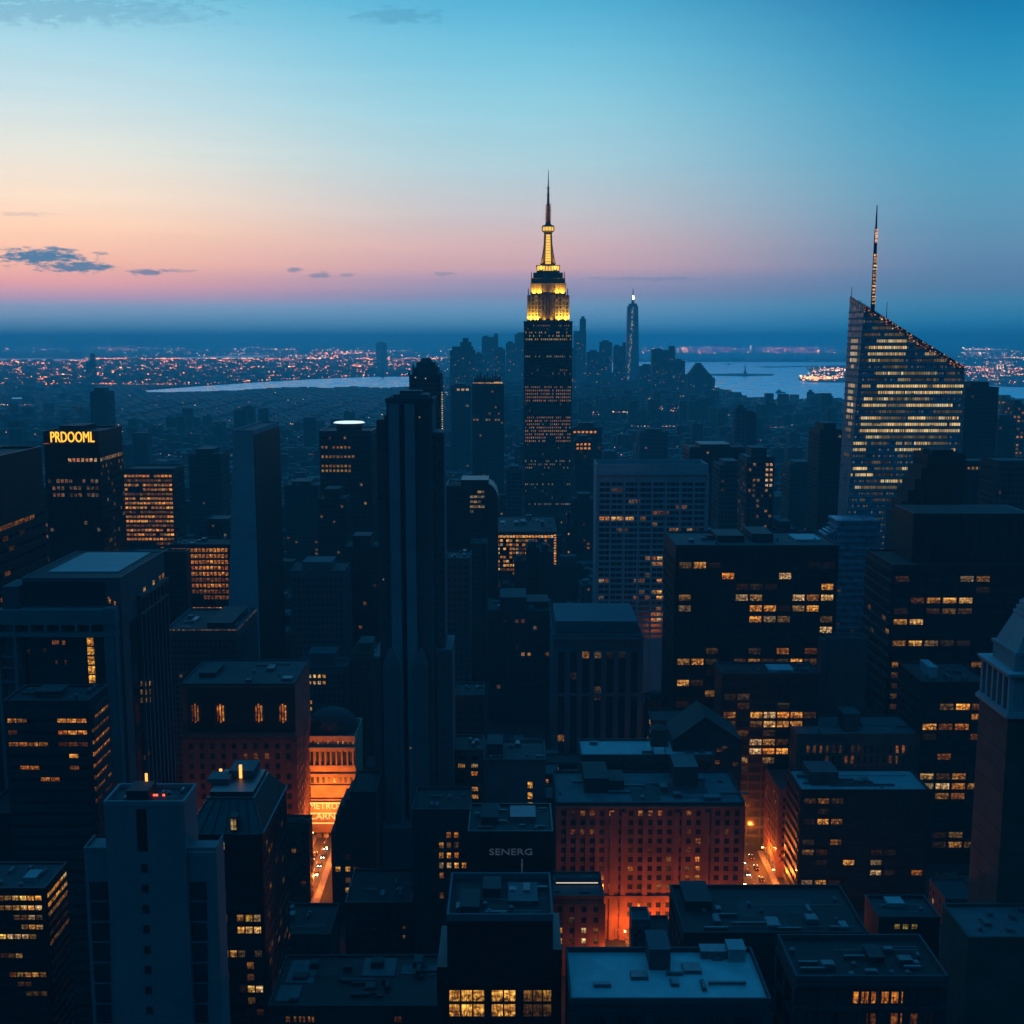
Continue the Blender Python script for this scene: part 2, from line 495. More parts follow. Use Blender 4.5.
class Bld:
    def __init__(s, name, label, px0, px1, py, Y, D=30, pyb=None, wall='grey_concrete', roof='roof_mid', cat='building',
                 group=None, ref=None, base=0.0, parapet=1.2, bot=1100, inset=0.6, xs=None, z=None):
        a, b = at(px0, py, Y), at(px1, py, Y)
        s.x0, s.x1 = (a[0], b[0]) if xs is None else xs
        s.z = a[2] if z is None else z
        s.y0 = Y
        if pyb is not None:
            d = ray((px0 + px1) / 2, pyb); D = (s.z - CAM_H) / d[2] * d[1] - Y
        s.y1 = Y + max(D, 4)
        s.base = base
        s.name, s.wm, s.rm = name, wall, roof
        s.c = ((s.x0 + s.x1) / 2, (s.y0 + s.y1) / 2, base)
        s.root = empty(name, s.c, label, cat, group)
        s.wall = MB(); s.wall.box(s.x0, s.x1, s.y0, s.y1, base, s.z)
        s.wins = []; s.panes = []
        s.par = parapet
        s.seed = random.Random(hash((int(px0), int(py), 7)))
        s.bot = bot
        s.vis = (px0, px1, py)
        s.ref = ref
        BUILD.append(s)

    # -- facade ------------------------------------------------------
    def facade(s, face, bay=4.0, fl=3.9, wf=.8, hf=.55, top=3.0, zmin=None, rib=.25, band=.15, lit=None, prob=None, m0=1.0, cols=None,
               pal=WARM, own=True, dark=True, ribw=None, glassy=False, px_min=3.2, ztop=None):
        """windows between ribs and bands; lit = [(px, py, strength)], prob = f(i, j, nc, nr) -> strength"""
        rnd = s.seed
        if face == 'F': L = s.x1 - s.x0; u0 = s.x0
        else: L = s.y1 - s.y0; u0 = s.y0
        nc = cols or max(1, int((L - 2 * m0) / bay)); bay = (L - 2 * m0) / nc
        if zmin is None: zmin = s.base + 4
        zt = (s.z if ztop is None else ztop) - top
        nr = max(1, int((zt - zmin) / fl))
        zmin = zt - nr * fl

        def cell(i, j): return (u0 + m0 + (i + .5) * bay, zt - (j + .5) * fl)

        def boxf(mb, a, b_, z0, z1, d0, d1, mi=0, c=None):
            if face == 'F': mb.box(a, b_, s.y0 - d1, s.y0 - d0, z0, z1, mi, c)
            elif face == 'R': mb.box(s.x1 + d0, s.x1 + d1, a, b_, z0, z1, mi, c)
            else: mb.box(s.x0 - d1, s.x0 - d0, a, b_, z0, z1, mi, c)
        rw = ribw if ribw is not None else bay * (1 - wf)
        if rib:
            for i in range(nc + 1):
                u = u0 + m0 + i * bay
                boxf(s.wall, u - rw / 2, u + rw / 2, zmin, zt, -.05, rib)
        if band:
            for j in range(nr + 1):
                z = zt - j * fl; h = fl * (1 - hf) / 2
                boxf(s.wall, u0 + m0, u0 + L - m0, z - h, z + h, -.05, band)
        st = {}
        if lit:
            for it in lit:
                px, py, g = it[:3]
                if face == 'F':
                    p_ = at(px, py, s.y0); u, z = p_[0], p_[2]
                else:
                    X = s.x1 if face == 'R' else s.x0
                    p_ = at_x(px, py, X); u, z = p_[1], p_[2]
                i = int((u - u0 - m0) / bay); j = int((zt - z) / fl)
                if 0 <= i < nc and 0 <= j < nr: st[(i, j)] = max(g, st.get((i, j), 0))
        for j in range(nr):
            for i in range(nc):
                g = st.get((i, j))
                if g is None and prob is not None: g = prob(i, j, nc, nr, rnd)
                g = g or 0.0
                if g == 0 and not dark: continue
                u, z = cell(i, j)
                c = rnd.choice(pal)
                k = rnd.uniform(.9, 1.1)
                s.put(face, u, z, bay * wf, fl * hf, c, g * k, own and px_min < bay * wf * F / s.y0 / 1.02)

    def put(s, face, u, z, w, h, c, g, own=True, off=0.0):
        s.wins.append((face, u, z, w, h, c, g, own, off))

    def flush_windows(s, limit=100):
        own = sorted([w for w in s.wins if w[7]], key=lambda w: -(w[6] + .001 * w[2]))[:limit]
        ids = set(id(w) for w in own)
        for w in own:
            face, u, z, ww, hh, c, g, _, off = w
            o = bpy.data.objects.new('window', window_mesh(face, ww, hh)); COL.objects.link(o); o.parent = s.root
            p = (u, s.y0 - .02 - off, z) if face == 'F' else (s.x1 + .02 + off, u, z) if face == 'R' else (s.x0 - .02, u, z)
            o.location = (p[0] - s.c[0], p[1] - s.c[1], p[2] - s.c[2])
            o.color = (c[0], c[1], c[2], max(0.0, min(1.0, g)))
        mb = MB()
        for w in s.wins:
            if id(w) in ids: continue
            face, u, z, ww, hh, c, g, _, off = w
            a, b_ = u - ww / 2, u + ww / 2; z0, z1 = z - hh / 2, z + hh / 2; cc = (c[0], c[1], c[2], max(0., min(1., g)))
            if face == 'F': mb.box(a, b_, s.y0 - .06 - off, s.y0 + .02 - off, z0, z1, 0, cc, False)
            elif face == 'R': mb.box(s.x1 - .02 + off, s.x1 + .06 + off, a, b_, z0, z1, 0, cc, False)
            else: mb.box(s.x0 - .06, s.x0 + .02, a, b_, z0, z1, 0, cc, False)
        if mb.f:
            o = mb.build('windows' if len(mb.f) > 5 else 'window', ['pane_glass'], s.root, s.c)
            if len(own) >= limit or len(mb.f) > 5: o['kind'] = 'stuff'

    # -- roof --------------------------------------------------------
    def unit(s, fx0, fx1, fy0, fy1, h, m_='metal_unit', name='roof_unit', steps=True):
        mb = MB(); W, D = s.x1 - s.x0, s.y1 - s.y0
        a, b_, c, d = s.x0 + fx0 * W, s.x0 + fx1 * W, s.y0 + fy0 * D, s.y0 + fy1 * D
        z = s.z + .16
        mb.box(a, b_, c, d, z, z + h)
        mb.box(a - .15, b_ + .15, c - .15, d + .15, z + h, z + h + .25)
        w = b_ - a
        n = max(2, int(w / 1.6))
        for i in range(n):
            u = a + (i + .5) * w / n
            mb.box(u - .25, u + .25, c - .08, c, z + h * .2, z + h * .8)
        return mb.build(name, [m_], s.root, s.c)

    def clutter(s, n=6, hmax=3.0, m_='metal_unit'):
        """vents, hatches, ducts scattered over the roof"""
        r = s.seed; W, D = s.x1 - s.x0, s.y1 - s.y0
        for k in range(int(n * 2.2)):
            w, d, h = r.uniform(.8, max(2, W * .10)), r.uniform(1.2, max(2, D * .2)), r.uniform(.6, hmax)
            x, y = r.uniform(s.x0 + 2, s.x1 - w - 2), r.uniform(s.y0 + 2, max(s.y0 + 2.1, s.y1 - d - 2))
            mb = MB(); z = s.z + .16
            t = r.random()
            if t < .12:
                for q in range(int((s.x1 - x - 3) / 3)):
                    mb.box(x + q * 3, x + q * 3 + .12, y, y + .12, z, z + .6)
                mb.box(x, max(x + 1, s.x1 - 3), y, y + .18, z + .5, z + .68); nm = 'pipe'
            elif t < .30:
                mb.cyl(x, y, z, z + h, .5, n=10); mb.cyl(x, y, z + h, z + h + .4, .8, .3, n=10); nm = 'vent'
            elif t < .5:
                mb.box(x, x + w * 2.2, y, y + .8, z + .3, z + 1.0); mb.box(x + .3, x + .6, y + .2, y + .6, z, z + .3); mb.box(x + w * 2, x + w * 2 + .3, y + .2, y + .6, z, z + .3); nm = 'duct'
            else:
                mb.box(x, x + w, y, y + d, z, z + h); mb.box(x + .2, x + w - .2, y + .2, y + d - .2, z + h, z + h + .3); nm = 'roof_unit'
            mb.build(nm, [m_], s.root, s.c)

    def roof_patches(s, n=3):
        r = s.seed; W, D = s.x1 - s.x0, s.y1 - s.y0
        mb = MB()
        for k in range(n):
            a, b_ = r.uniform(.05, .5), r.uniform(.05, .5)
            mb.box(s.x0 + a * W, s.x0 + (a + r.uniform(.15, .4)) * W, s.y0 + b_ * D, s.y0 + (b_ + r.uniform(.2, .4)) * D, s.z + .162 + k * .004, s.z + .175 + k * .004)
        mb.build('roof_membrane', ['roof_mid'], s.root, s.c)

    def finish(s, limit=100):
        t = .5
        s.wall.build('wall', [s.wm], s.root, s.c)
        rb = MB(); rb.box(s.x0 + t, s.x1 - t, s.y0 + t, s.y1 - t, s.z - .5, s.z + .16); rf = rb.build('roof', [s.rm], s.root, s.c)
        for ch in list(s.root.children):
            if ch.name.split('.')[0] in ('roof_unit', 'vent', 'duct', 'pipe', 'roof_hatch', 'stair_hut', 'roof_membrane', 'skylight', 'roof_panel'): ch.parent = rf
        if s.par:
            p_ = MB(); z0, z1 = s.z, s.z + s.par
            e = .12
            p_.box(s.x0 - e, s.x1 + e, s.y0 - e, s.y0 + t, z0, z1); p_.box(s.x0 - e, s.x1 + e, s.y1 - t, s.y1 + e, z0, z1)
            p_.box(s.x0 - e, s.x0 + t, s.y0 + t, s.y1 - t, z0, z1); p_.box(s.x1 - t, s.x1 + e, s.y0 + t, s.y1 - t, z0, z1)
            p_.build('parapet', [s.pm if hasattr(s, 'pm') else s.wm], s.root, s.c)
        s.flush_windows(limit)
        return s


def rows(pf=.3, pw=.7, dim=.5, run=4):
    """lit floors: runs of lit windows on some floors"""
    state = {}

    def f(i, j, nc, nr, rnd):
        key = j
        if key not in state:
            on = [0.0] * nc
            if rnd.random() < pf:
                k = 0
                while k < nc:
                    ln = rnd.randint(1, run)
                    if rnd.random() < pw:
                        g = rnd.choice([.2, .35, .6, .9]) * dim * 2 * rnd.uniform(.6, 1.1)
                        for q in range(k, min(nc, k + ln)): on[q] = g * rnd.uniform(.7, 1.1)
                    k += ln
            state[key] = on
        return state[key][i] if i < len(state[key]) else 0
    return f


def scatter(p=.1, dim=.5):
    return lambda i, j, nc, nr, rnd: dim * rnd.uniform(.3, 1.3) if rnd.random() < p else 0


def text_mesh(body, size, depth, matn, name='letters'):
    cu = bpy.data.curves.new(name, 'FONT'); cu.body = body; cu.size = size; cu.extrude = depth
    cu.align_x = 'CENTER'; cu.align_y = 'CENTER'; cu.resolution_u = 3
    o = bpy.data.objects.new(name, cu); COL.objects.link(o)
    bpy.context.view_layer.update()
    me = bpy.data.meshes.new_from_object(o.evaluated_get(bpy.context.evaluated_depsgraph_get()))
    COL.objects.unlink(o); bpy.data.objects.remove(o)
    me.materials.clear(); me.materials.append(M[matn]); me.name = name
    q = bpy.data.objects.new(name, me); COL.objects.link(q)
    q.rotation_euler = (pi / 2, 0, 0)
    return q

# ================================================================== SETTING
def structure(o):
    o['kind'] = 'structure'; return o


g = MB(); g.box(-60000, 60000, -800, 60000, -3, 0)
structure(g.build('ground', ['far_land']))
g = MB(); g.quad([(-2600, 150, .02), (2600, 150, .02), (5200, 9000, .02), (-5200, 9000, .02)])
structure(g.build('city_ground', ['city_ground']))


def gpoly(name, pts, z, m_, extra=None):
    mb = MB(); mb.quad([gnd(px, py, z) for px, py in pts][::-1], 0)
    return structure(mb.build(name, [m_]))


WATER = {
    'river': [(134, 391.5), (165, 389), (205, 386), (240, 383.5), (290, 380.5), (330, 378.5), (372, 377), (430, 376.5), (430, 386), (385, 388.5),
              (345, 387), (325, 388.5), (300, 387.5), (270, 388.5), (235, 391), (190, 392.5), (150, 393.5)],
    'inlet': [(-30, 399), (10, 398), (34, 397), (30, 400), (10, 401.5), (-30, 403)],
    'lagoon': [(178, 357.6), (230, 355.6), (270, 354.8), (262, 357.2), (215, 359), (182, 359.6)],
    'channel': [(-40, 358.6), (40, 358.4), (92, 359.2), (90, 361), (30, 360.6), (-40, 361)],
    'bay': [(600, 362), (1100, 362.5), (1100, 401), (1010, 402), (965, 402), (880, 403), (812, 401.5), (790, 403), (765, 401), (746, 400), (735, 395),
            (722, 391), (700, 388), (640, 384), (600, 380)],
}
for k, pts in WATER.items():
    gpoly(k if k != 'inlet' else 'creek', pts, .5, 'water')
gpoly('peninsula', [(798, 380), (800, 377), (812, 373.5), (806, 367.5), (835, 366), (900, 366.5), (1000, 367), (1000, 384), (900, 383.5), (845, 382.5), (812, 382.2)], 1.5, 'far_land')
gpoly('shore', [(962, 352), (1100, 351), (1100, 387), (1010, 387), (985, 385), (962, 386)], 1.2, 'far_land')
gpoly('island', [(700, 374), (735, 373.4), (775, 374), (772, 375.6), (740, 376.2), (705, 375.4)], 1.5, 'far_land')
gpoly('sandbank', [(755, 366.6), (850, 365.2), (850, 366.2), (765, 367.6)], 1.0, 'far_land')


def inside(px, py, poly):
    r = False; n = len(poly); j = n - 1
    for i in range(n):
        xi, yi = poly[i]; xj, yj = poly[j]
        if (yi > py) != (yj > py) and px < (xj - xi) * (py - yi) / (yj - yi) + xi: r = not r
        j = i
    return r


def is_water(px, py, pad=0.0):
    for pts in WATER.values():
        if inside(px, py, pts) or (pad and (inside(px, py + pad, pts) or inside(px, py - pad, pts))): return True
    return False


# far hills on the horizon, a closed ridge with real depth
hr = random.Random(4)
mb = MB(); N = 90; ph = [hr.uniform(0, 6.28) for _ in range(6)]
crest = []
for i in range(N + 1):
    x = -26000 + 52000 * i / N
    h = 190 + 55 * sin(x / 2600 + ph[0]) + 35 * sin(x / 1100 + ph[1]) + 15 * sin(x / 420 + ph[2]) + (60 if x < -3000 else 0)
    crest.append((x, 45000 + 1200 * sin(x / 7000), max(40, h)))
for i in range(N):
    (xa, ya, ha), (xb, yb, hb) = crest[i], crest[i + 1]
    mb.quad([(xa, ya - 5000, 0), (xb, yb - 5000, 0), (xb, yb, hb), (xa, ya, ha)])
    mb.quad([(xa, ya, ha), (xb, yb, hb), (xb, yb + 5000, 0), (xa, ya + 5000, 0)])
structure(mb.build('hills', ['far_land']))

# the evening haze: one closed box round the scene
hz = MB(); hz.box(-60100, 60100, -900, 60100, -4, 462)
hz = hz.build('haze', [])
hm = bpy.data.materials.new('haze_air'); hm.use_nodes = True; nt = hm.node_tree; nt.nodes.clear()
pv = nd(nt, 'ShaderNodeVolumePrincipled'); mo = nd(nt, 'ShaderNodeOutputMaterial')
nt.links.new(pv.outputs[0], mo.inputs['Volume'])
pv.inputs['Color'].default_value = (.28, .90, 1.0, 1); pv.inputs['Anisotropy'].default_value = .05
HAZE = .85e-4
pv.inputs['Density'].default_value = HAZE
hz.data.materials.append(hm); hz['kind'] = 'stuff'

# ------------------------------------------------------------------ streets seen in the gaps
AV_L, AV_R, AV_M = (-107, -89), (105, 129), (38, 49)


def road(name, x0, x1, y0, y1, along='y'):
    mb = MB(); z = .06
    mb.quad([(x0, y0, z), (x1, y0, z), (x1, y1, z), (x0, y1, z)])
    structure(mb.build(name, ['asphalt']))
    pm_ = MB(); w = 3.0
    if along == 'y':
        for a in (x0 + w * .0, x1 - w): pm_.box(a, a + w, y0, y1, 0, .2)
        c = (x0 + x1) / 2; y = y0
        lm = MB()
        while y < y1 - 3:
            lm.quad([(c - .12, y, z + .02), (c + .12, y, z + .02), (c + .12, y + 3, z + .02), (c - .12, y + 3, z + .02)]); y += 8
    else:
        for a in (y0, y1 - w): pm_.box(x0, x1, a, a + w, 0, .2)
        c = (y0 + y1) / 2; x = x0; lm = MB()
        while x < x1 - 3:
            lm.quad([(x, c - .12, z + .02), (x + 3, c - .12, z + .02), (x + 3, c + .12, z + .02), (x, c + .12, z + .02)]); x += 8
    structure(pm_.build('pavement', ['pavement'])); structure(lm.build('road_markings', ['paint_white']))


road('avenue', AV_L[0] + 1, AV_L[1] - 1, 440, 594)
road('avenue', AV_R[0], AV_R[1], 400, 1100)
road('avenue', AV_M[0], AV_M[1], 250, 456)
road('street', AV_M[1] + .5, AV_R[0] - .5, 460, 484, 'x')

# ================================================================== ESB-like central spire tower
def spire_tower():
    Y = 1300.0
    c = at(547.5, 500, Y); X = c[0]
    def w(px0, px1, py): return (at(px1, py, Y)[0] - at(px0, py, Y)[0])
    def zz(py): return at(548, py, Y + 10)[2] if py < 283 else at(548, py, Y)[2]
    root = empty('skyscraper', (X, Y + 22, 0), 'tallest stepped limestone skyscraper with golden floodlit crown and needle spire', 'skyscraper')
    loc = (X, Y + 22, 0); yc = Y + 22
    wall = MB(); cells = MB(); rnd = random.Random(11)

    def block(hw, hd, z0, z1, nb, fl=4.0, litf=None, rib=.7, nbs=12):
        wall.box(X - hw, X + hw, yc - hd, yc + hd, z0, z1)
        bay = 2 * hw / nb
        for i in range(nb + 1):
            u = X - hw + i * bay
            wide = 1.25 if i % 3 == 0 else .7
            wall.box(u - wide / 2, u + wide / 2, yc - hd - rib, yc - hd + .05, z0, z1 - .5)
        for sx in (-1, 1):
            for i in range(nbs + 1):
                u = yc - hd + i * 2 * hd / nbs
                wall.box(X + sx * hw - .05 * sx, X + sx * (hw + rib), u - .4, u + .4, z0, z1 - .6)
        nf = int((z1 - z0 - 2) / fl)
        for j in range(nf):
            z = z1 - 2 - (j + .5) * fl
            py = proj(X, Y, z)[1]
            for i in range(nb):
                u = X - hw + (i + .5) * bay
                g, pal = litf(i, nb, py) if litf else (0, WARM)
                cc = rnd.choice(pal) + (min(1, g),)
                cells.box(u - bay * .22, u + bay * .22, yc - hd - .08, yc - hd + .02, z - .85, z + .85, 0, cc, False)
                if i < nbs:
                    v = yc - hd + (i + .5) * 2 * hd / nbs
                    g2 = g if rnd.random() < .5 else 0
                    for sx in (-1, 1):
                        cells.box(X + sx * hw - .02 * sx, X + sx * (hw + .08), v - .8, v + .8, z - 1.1, z + 1.1, 0, rnd.choice(pal) + (min(1, g2),), False)

    SH = [(1, .42, .16), (1, .36, .18), (1, .50, .26)]

    def shaft(i, nb, py):
        if 384 < py < 403: p_ = .86 if py > 388 or i > 2 else .6; g = .44; pal = SH
        elif 415 < py < 442:
            p_ = .8; g = .46; pal = SH
            if py > 436 and nb * .42 < i < nb * .66: p_ = 0
        elif 338 < py < 342: p_ = .85; g = .55; pal = WARM
        elif 332 < py < 338: p_ = .6 if i > nb * .45 else .2; g = .5; pal = WARM
        elif 325 < py < 329: p_ = .4; g = .3; pal = ROSE
        elif 355 < py < 359: p_ = .5; g = .35; pal = PALE
        elif 368 < py < 376: p_ = .6 if i > nb * .5 else .15; g = .3; pal = ROSE
        elif 460 < py < 468 or 484 < py < 487 or 503 < py < 506: p_ = .45; g = .35; pal = PALE
        else: p_ = .035; g = .2; pal = PALE
        return (g * rnd.uniform(.6, 1.2), pal) if rnd.random() < p_ else (0, pal)
    z_sh, z_base = zz(322), zz(515)
    hw = w(524.5, 571, 340) / 2
    block(hw, 22, z_base, z_sh, 24, fl=3.7, litf=shaft, rib=.9)
    # lower setbacks
    for k, (hw2, hd2, pz) in enumerate([(hw * 1.12, 24, 515), (hw * 1.4, 28, 540), (hw * 1.75, 32, 575)]):
        block(hw2, hd2, 0, zz(pz), int(18 * (1.12, 1.4, 1.75)[k]), litf=lambda i, nb, py: (rnd.uniform(.2, .5), WARM) if rnd.random() < .06 else (0, WARM), nbs=10)
    wall.box(X - hw - 1.2, X + hw + 1.2, yc - 23.5, yc + 23.5, z_sh - 1, z_sh + .9)
    # upper floodlit block with three projecting bays
    hwu = w(527.5, 569, 300) / 2; z_up = zz(283)
    wall.box(X - hwu, X + hwu, yc - 18, yc + 18, z_sh, zz(295))
    for i in range(13):
        u = X - hwu + i * 2 * hwu / 12
        wall.box(u - .5, u + .5, yc - 18.8, yc - 17.95, z_sh, zz(295))
    for j in range(7):
        z = z_sh + 3 + j * 4.1
        for i in range(12):
            u = X - hwu + (i + .5) * 2 * hwu / 12
            g = rnd.uniform(.1, .45) if rnd.random() < .35 else 0
            cells.box(u - 1, u + 1, yc - 18.1, yc - 17.98, z - 1.2, z + 1.2, 0, rnd.choice(WARM) + (g,), False)
    hwt = w(530.5, 565.5, 290) / 2
    wall.box(X - hwt, X + hwt, yc - 15, yc + 15, zz(295), z_up)
    for i in range(11):
        u = X - hwt + i * 2 * hwt / 10
        wall.box(u - .5, u + .5, yc - 15.7, yc - 14.95, zz(295), z_up)
    wall.box(X - hwu * .30, X + hwu * .26, yc - 18.4, yc - 18, z_sh, zz(292)); wall.box(X - hwt * .3, X + hwt * .26, yc - 15.8, yc - 15, zz(295), z_up)
    for i in range(5):
        u = X - hwu * .26 + i * hwu * .12; wall.box(u - .3, u + .3, yc - 19.0, yc - 18.4, z_sh, zz(292))
    # dark stepped roof under the mast
    wall.box(X - hwt + .5, X + hwt - .5, yc - 14, yc + 14, z_up, zz(278))
    wall.box(X - hwt + 3, X + hwt - 3, yc - 12, yc + 12, zz(278), zz(272.5))
    hb = w(537, 560, 266) / 2
    wall.box(X - hb, X + hb, yc - 10, yc + 10, zz(272.5), zz(270.5))
    wall.build('wall', ['limestone'], root, loc)
    o = cells.build('windows', ['fine_pane'], root, loc); o['kind'] = 'stuff'
    # corner pinnacles
    for px in (528.5, 568, 531.5, 564.5):
        pn = MB()
        x = at(px, 290, Y)[0]; zt = zz(290) if px in (528.5, 568) else zz(274)
        pn.box(x - .5, x + .5, yc - 15, yc - 14, zt - 6, zt); pn.frustum(x, yc - 14.5, zt, zt + 3, .5, .5, .1, .1)
        pn.build('pinnacle', ['limestone'], root, loc)
    # lit gallery
    ga = MB(); ga.box(X - hb, X + hb, yc - 10, yc + 10, zz(270.4), zz(266))
    for i in range(9):
        u = X - hb + i * 2 * hb / 8; ga.box(u - .35, u + .35, yc - 10.5, yc - 9.95, zz(270.4), zz(265.5), 1)
    ga.box(X - hb - .6, X + hb + .6, yc - 10.6, yc + 10.6, zz(266), zz(265), 1)
    ga.build('observatory', ['mast_amber', 'limestone'], root, loc)
    # mast: tapering drum with four wings and a lit glass strip
    r0, r1 = w(542.8, 553.2, 260) / 2, w(543.8, 551.8, 232) / 2
    z0, z1 = zz(265), zz(232)
    ms = MB(); ms.cyl(X, yc, z0, z1, r0, r1, 16)
    for a in range(4):
        an = pi / 4 + a * pi / 2
        for t0 in range(10):
            f0, f1 = t0 / 10, (t0 + 1) / 10
            rr = lambda f: r1 * 1.18 + (r0 * 2.05 - r1 * 1.18) * (1 - f) ** 1.8
            ra, rb_ = rr(f0), rr(f1)
            dx, dy = cos(an), sin(an); nx, ny = -dy * .6, dx * .6
            za, zb = z0 + (z1 - z0) * f0, z0 + (z1 - z0) * f1
            pts = [(X + nx, yc + ny), (X - nx, yc - ny)]
            k = len(ms.v)
            ms.v += [(X + nx, yc + ny, za), (X - nx, yc - ny, za), (X + dx * ra - nx, yc + dy * ra - ny, za), (X + dx * ra + nx, yc + dy * ra + ny, za),
                     (X + nx, yc + ny, zb), (X - nx, yc - ny, zb), (X + dx * rb_ - nx, yc + dy * rb_ - ny, zb), (X + dx * rb_ + nx, yc + dy * rb_ + ny, zb)]
            for f_ in [(0, 1, 2, 3), (4, 7, 6, 5), (1, 2, 6, 5), (2, 3, 7, 6), (3, 0, 4, 7)]:
                ms.f.append(tuple(k + q for q in f_)); ms.m.append(0); ms.c.append(None)
    ms.build('mast', ['limestone'], root, loc)
    st = MB()
    for j in range(11):
        f0 = j / 11; za = z0 + 1.5 + (z1 - z0 - 3) * f0; zb = za + (z1 - z0 - 3) / 11 - .5
        rr = r0 + (r1 - r0) * f0
        st.box(X - rr * .52, X + rr * .52, yc - rr - .35, yc - rr + .6, za, zb)
    st.build('mast_light', ['mast_amber'], root, loc)
    cp = MB(); rc = w(542, 554.5, 228) / 2
    cp.cyl(X, yc, z1, z1 + 2, r1, rc, 18); cp.cyl(X, yc, z1 + 6.3, z1 + 8, rc * 1.05, rc * .9, 18); cp.cyl(X, yc, z1 + 8, z1 + 11, rc * .6, rc * .35, 18)
    for k in range(12):
        a = k * pi / 6; cp.box(X + rc * cos(a) - .25, X + rc * cos(a) + .25, yc + rc * sin(a) - .25, yc + rc * sin(a) + .25, z1 + 2, z1 + 6.4)
    cp.build('mast_cap', ['limestone'], root, loc)
    cl = MB(); cl.cyl(X, yc, z1 + 2.05, z1 + 6.25, rc * .86, rc * .86, 18); cl.build('cap_light', ['mast_amber'], root, loc)
    an = MB(); za = z1 + 11; zt = zz(168)
    an.cyl(X, yc, za - 1, zz(203), rc * .40, rc * .30, 8); an.cyl(X, yc, zz(203), zz(185), rc * .22, rc * .13, 8); an.cyl(X, yc, zz(185), zt, rc * .10, .25, 6)
    for k in range(7):
        z = za + k * (zz(203) - za) / 7
        an.cyl(X, yc, z, z + .5, rc * .5, rc * .5, 8)
    for z in (zz(203), zz(194), zz(187)): an.cyl(X, yc, z, z + .8, rc * .34, rc * .2, 8)
    ant = an.build('antenna', ['dark_steel'], root, loc)
    for k in range(6):
        z = za + 1 + k * (zz(204) - za) / 6
        al = MB(); al.box(X - rc * .46, X - rc * .1, yc - rc * .5, yc - rc * .3, z, z + 1.2, 0, ((1, .45, .3, .55), (1, .6, .4, .4))[k % 2]); al.build('antenna_light', ['pane_glass'], ant, loc)
        al = MB(); al.box(X + rc * .1, X + rc * .46, yc - rc * .5, yc - rc * .3, z + 2, z + 3, 0, ((1, .3, .2, .5), (1, .7, .5, .4))[k % 2]); al.build('antenna_light', ['pane_glass'], ant, loc)
    # floodlights on the ledges (real lamps, wide amber beams pointing up the wall)
    def flood(x, y, z, e, spread=.6, tilt=0.0, size=4.0, col=(1, .42, .03)):
        l = bpy.data.lights.new('floodlight', 'AREA'); l.energy = e; l.shape = 'RECTANGLE'; l.size = size; l.size_y = .8; l.color = col; l.spread = R(110)
        q = bpy.data.objects.new('floodlight_beam', l); COL.objects.link(q); q.parent = root
        q.location = (x - loc[0], y - loc[1], z - loc[2]); q.rotation_euler = (pi + R(tilt), 0, 0)
        fx = MB(); fx.box(x - size / 2, x + size / 2, y - .7, y + .7, z - .9, z - .12); fx.build('floodlight_housing', ['dark_steel'], root, loc)
    ff = yc - 18
    for x, e in ((-.86, 1.0), (-.58, 1.1), (.52, 1.3), (.86, 1.2)):
        flood(X + hwu * x, ff - 2.6, z_sh + 1.6, 20000 * e, tilt=-22)
    for x in (-.2, .16): flood(X + hwu * x, ff - 2.6, z_sh + 1.6, 1100, tilt=-22, size=2); flood(X + hwt * x, yc - 17.6, zz(295) + 1.3, 600, tilt=-20, size=2)
    for x in (-.8, -.5, .5, .8): flood(X + hwt * x, yc - 17.1, zz(295) + 1.3, 8500, tilt=-20, size=3)
    for x in (-.6, .6): flood(X + hb * x, yc - 12, zz(270), 2500, tilt=-14, size=3)
    for x in (-.5, .5): flood(X + hb * x, yc - 10.8, zz(264.6), 3500, tilt=-10, size=2)


spire_tower()


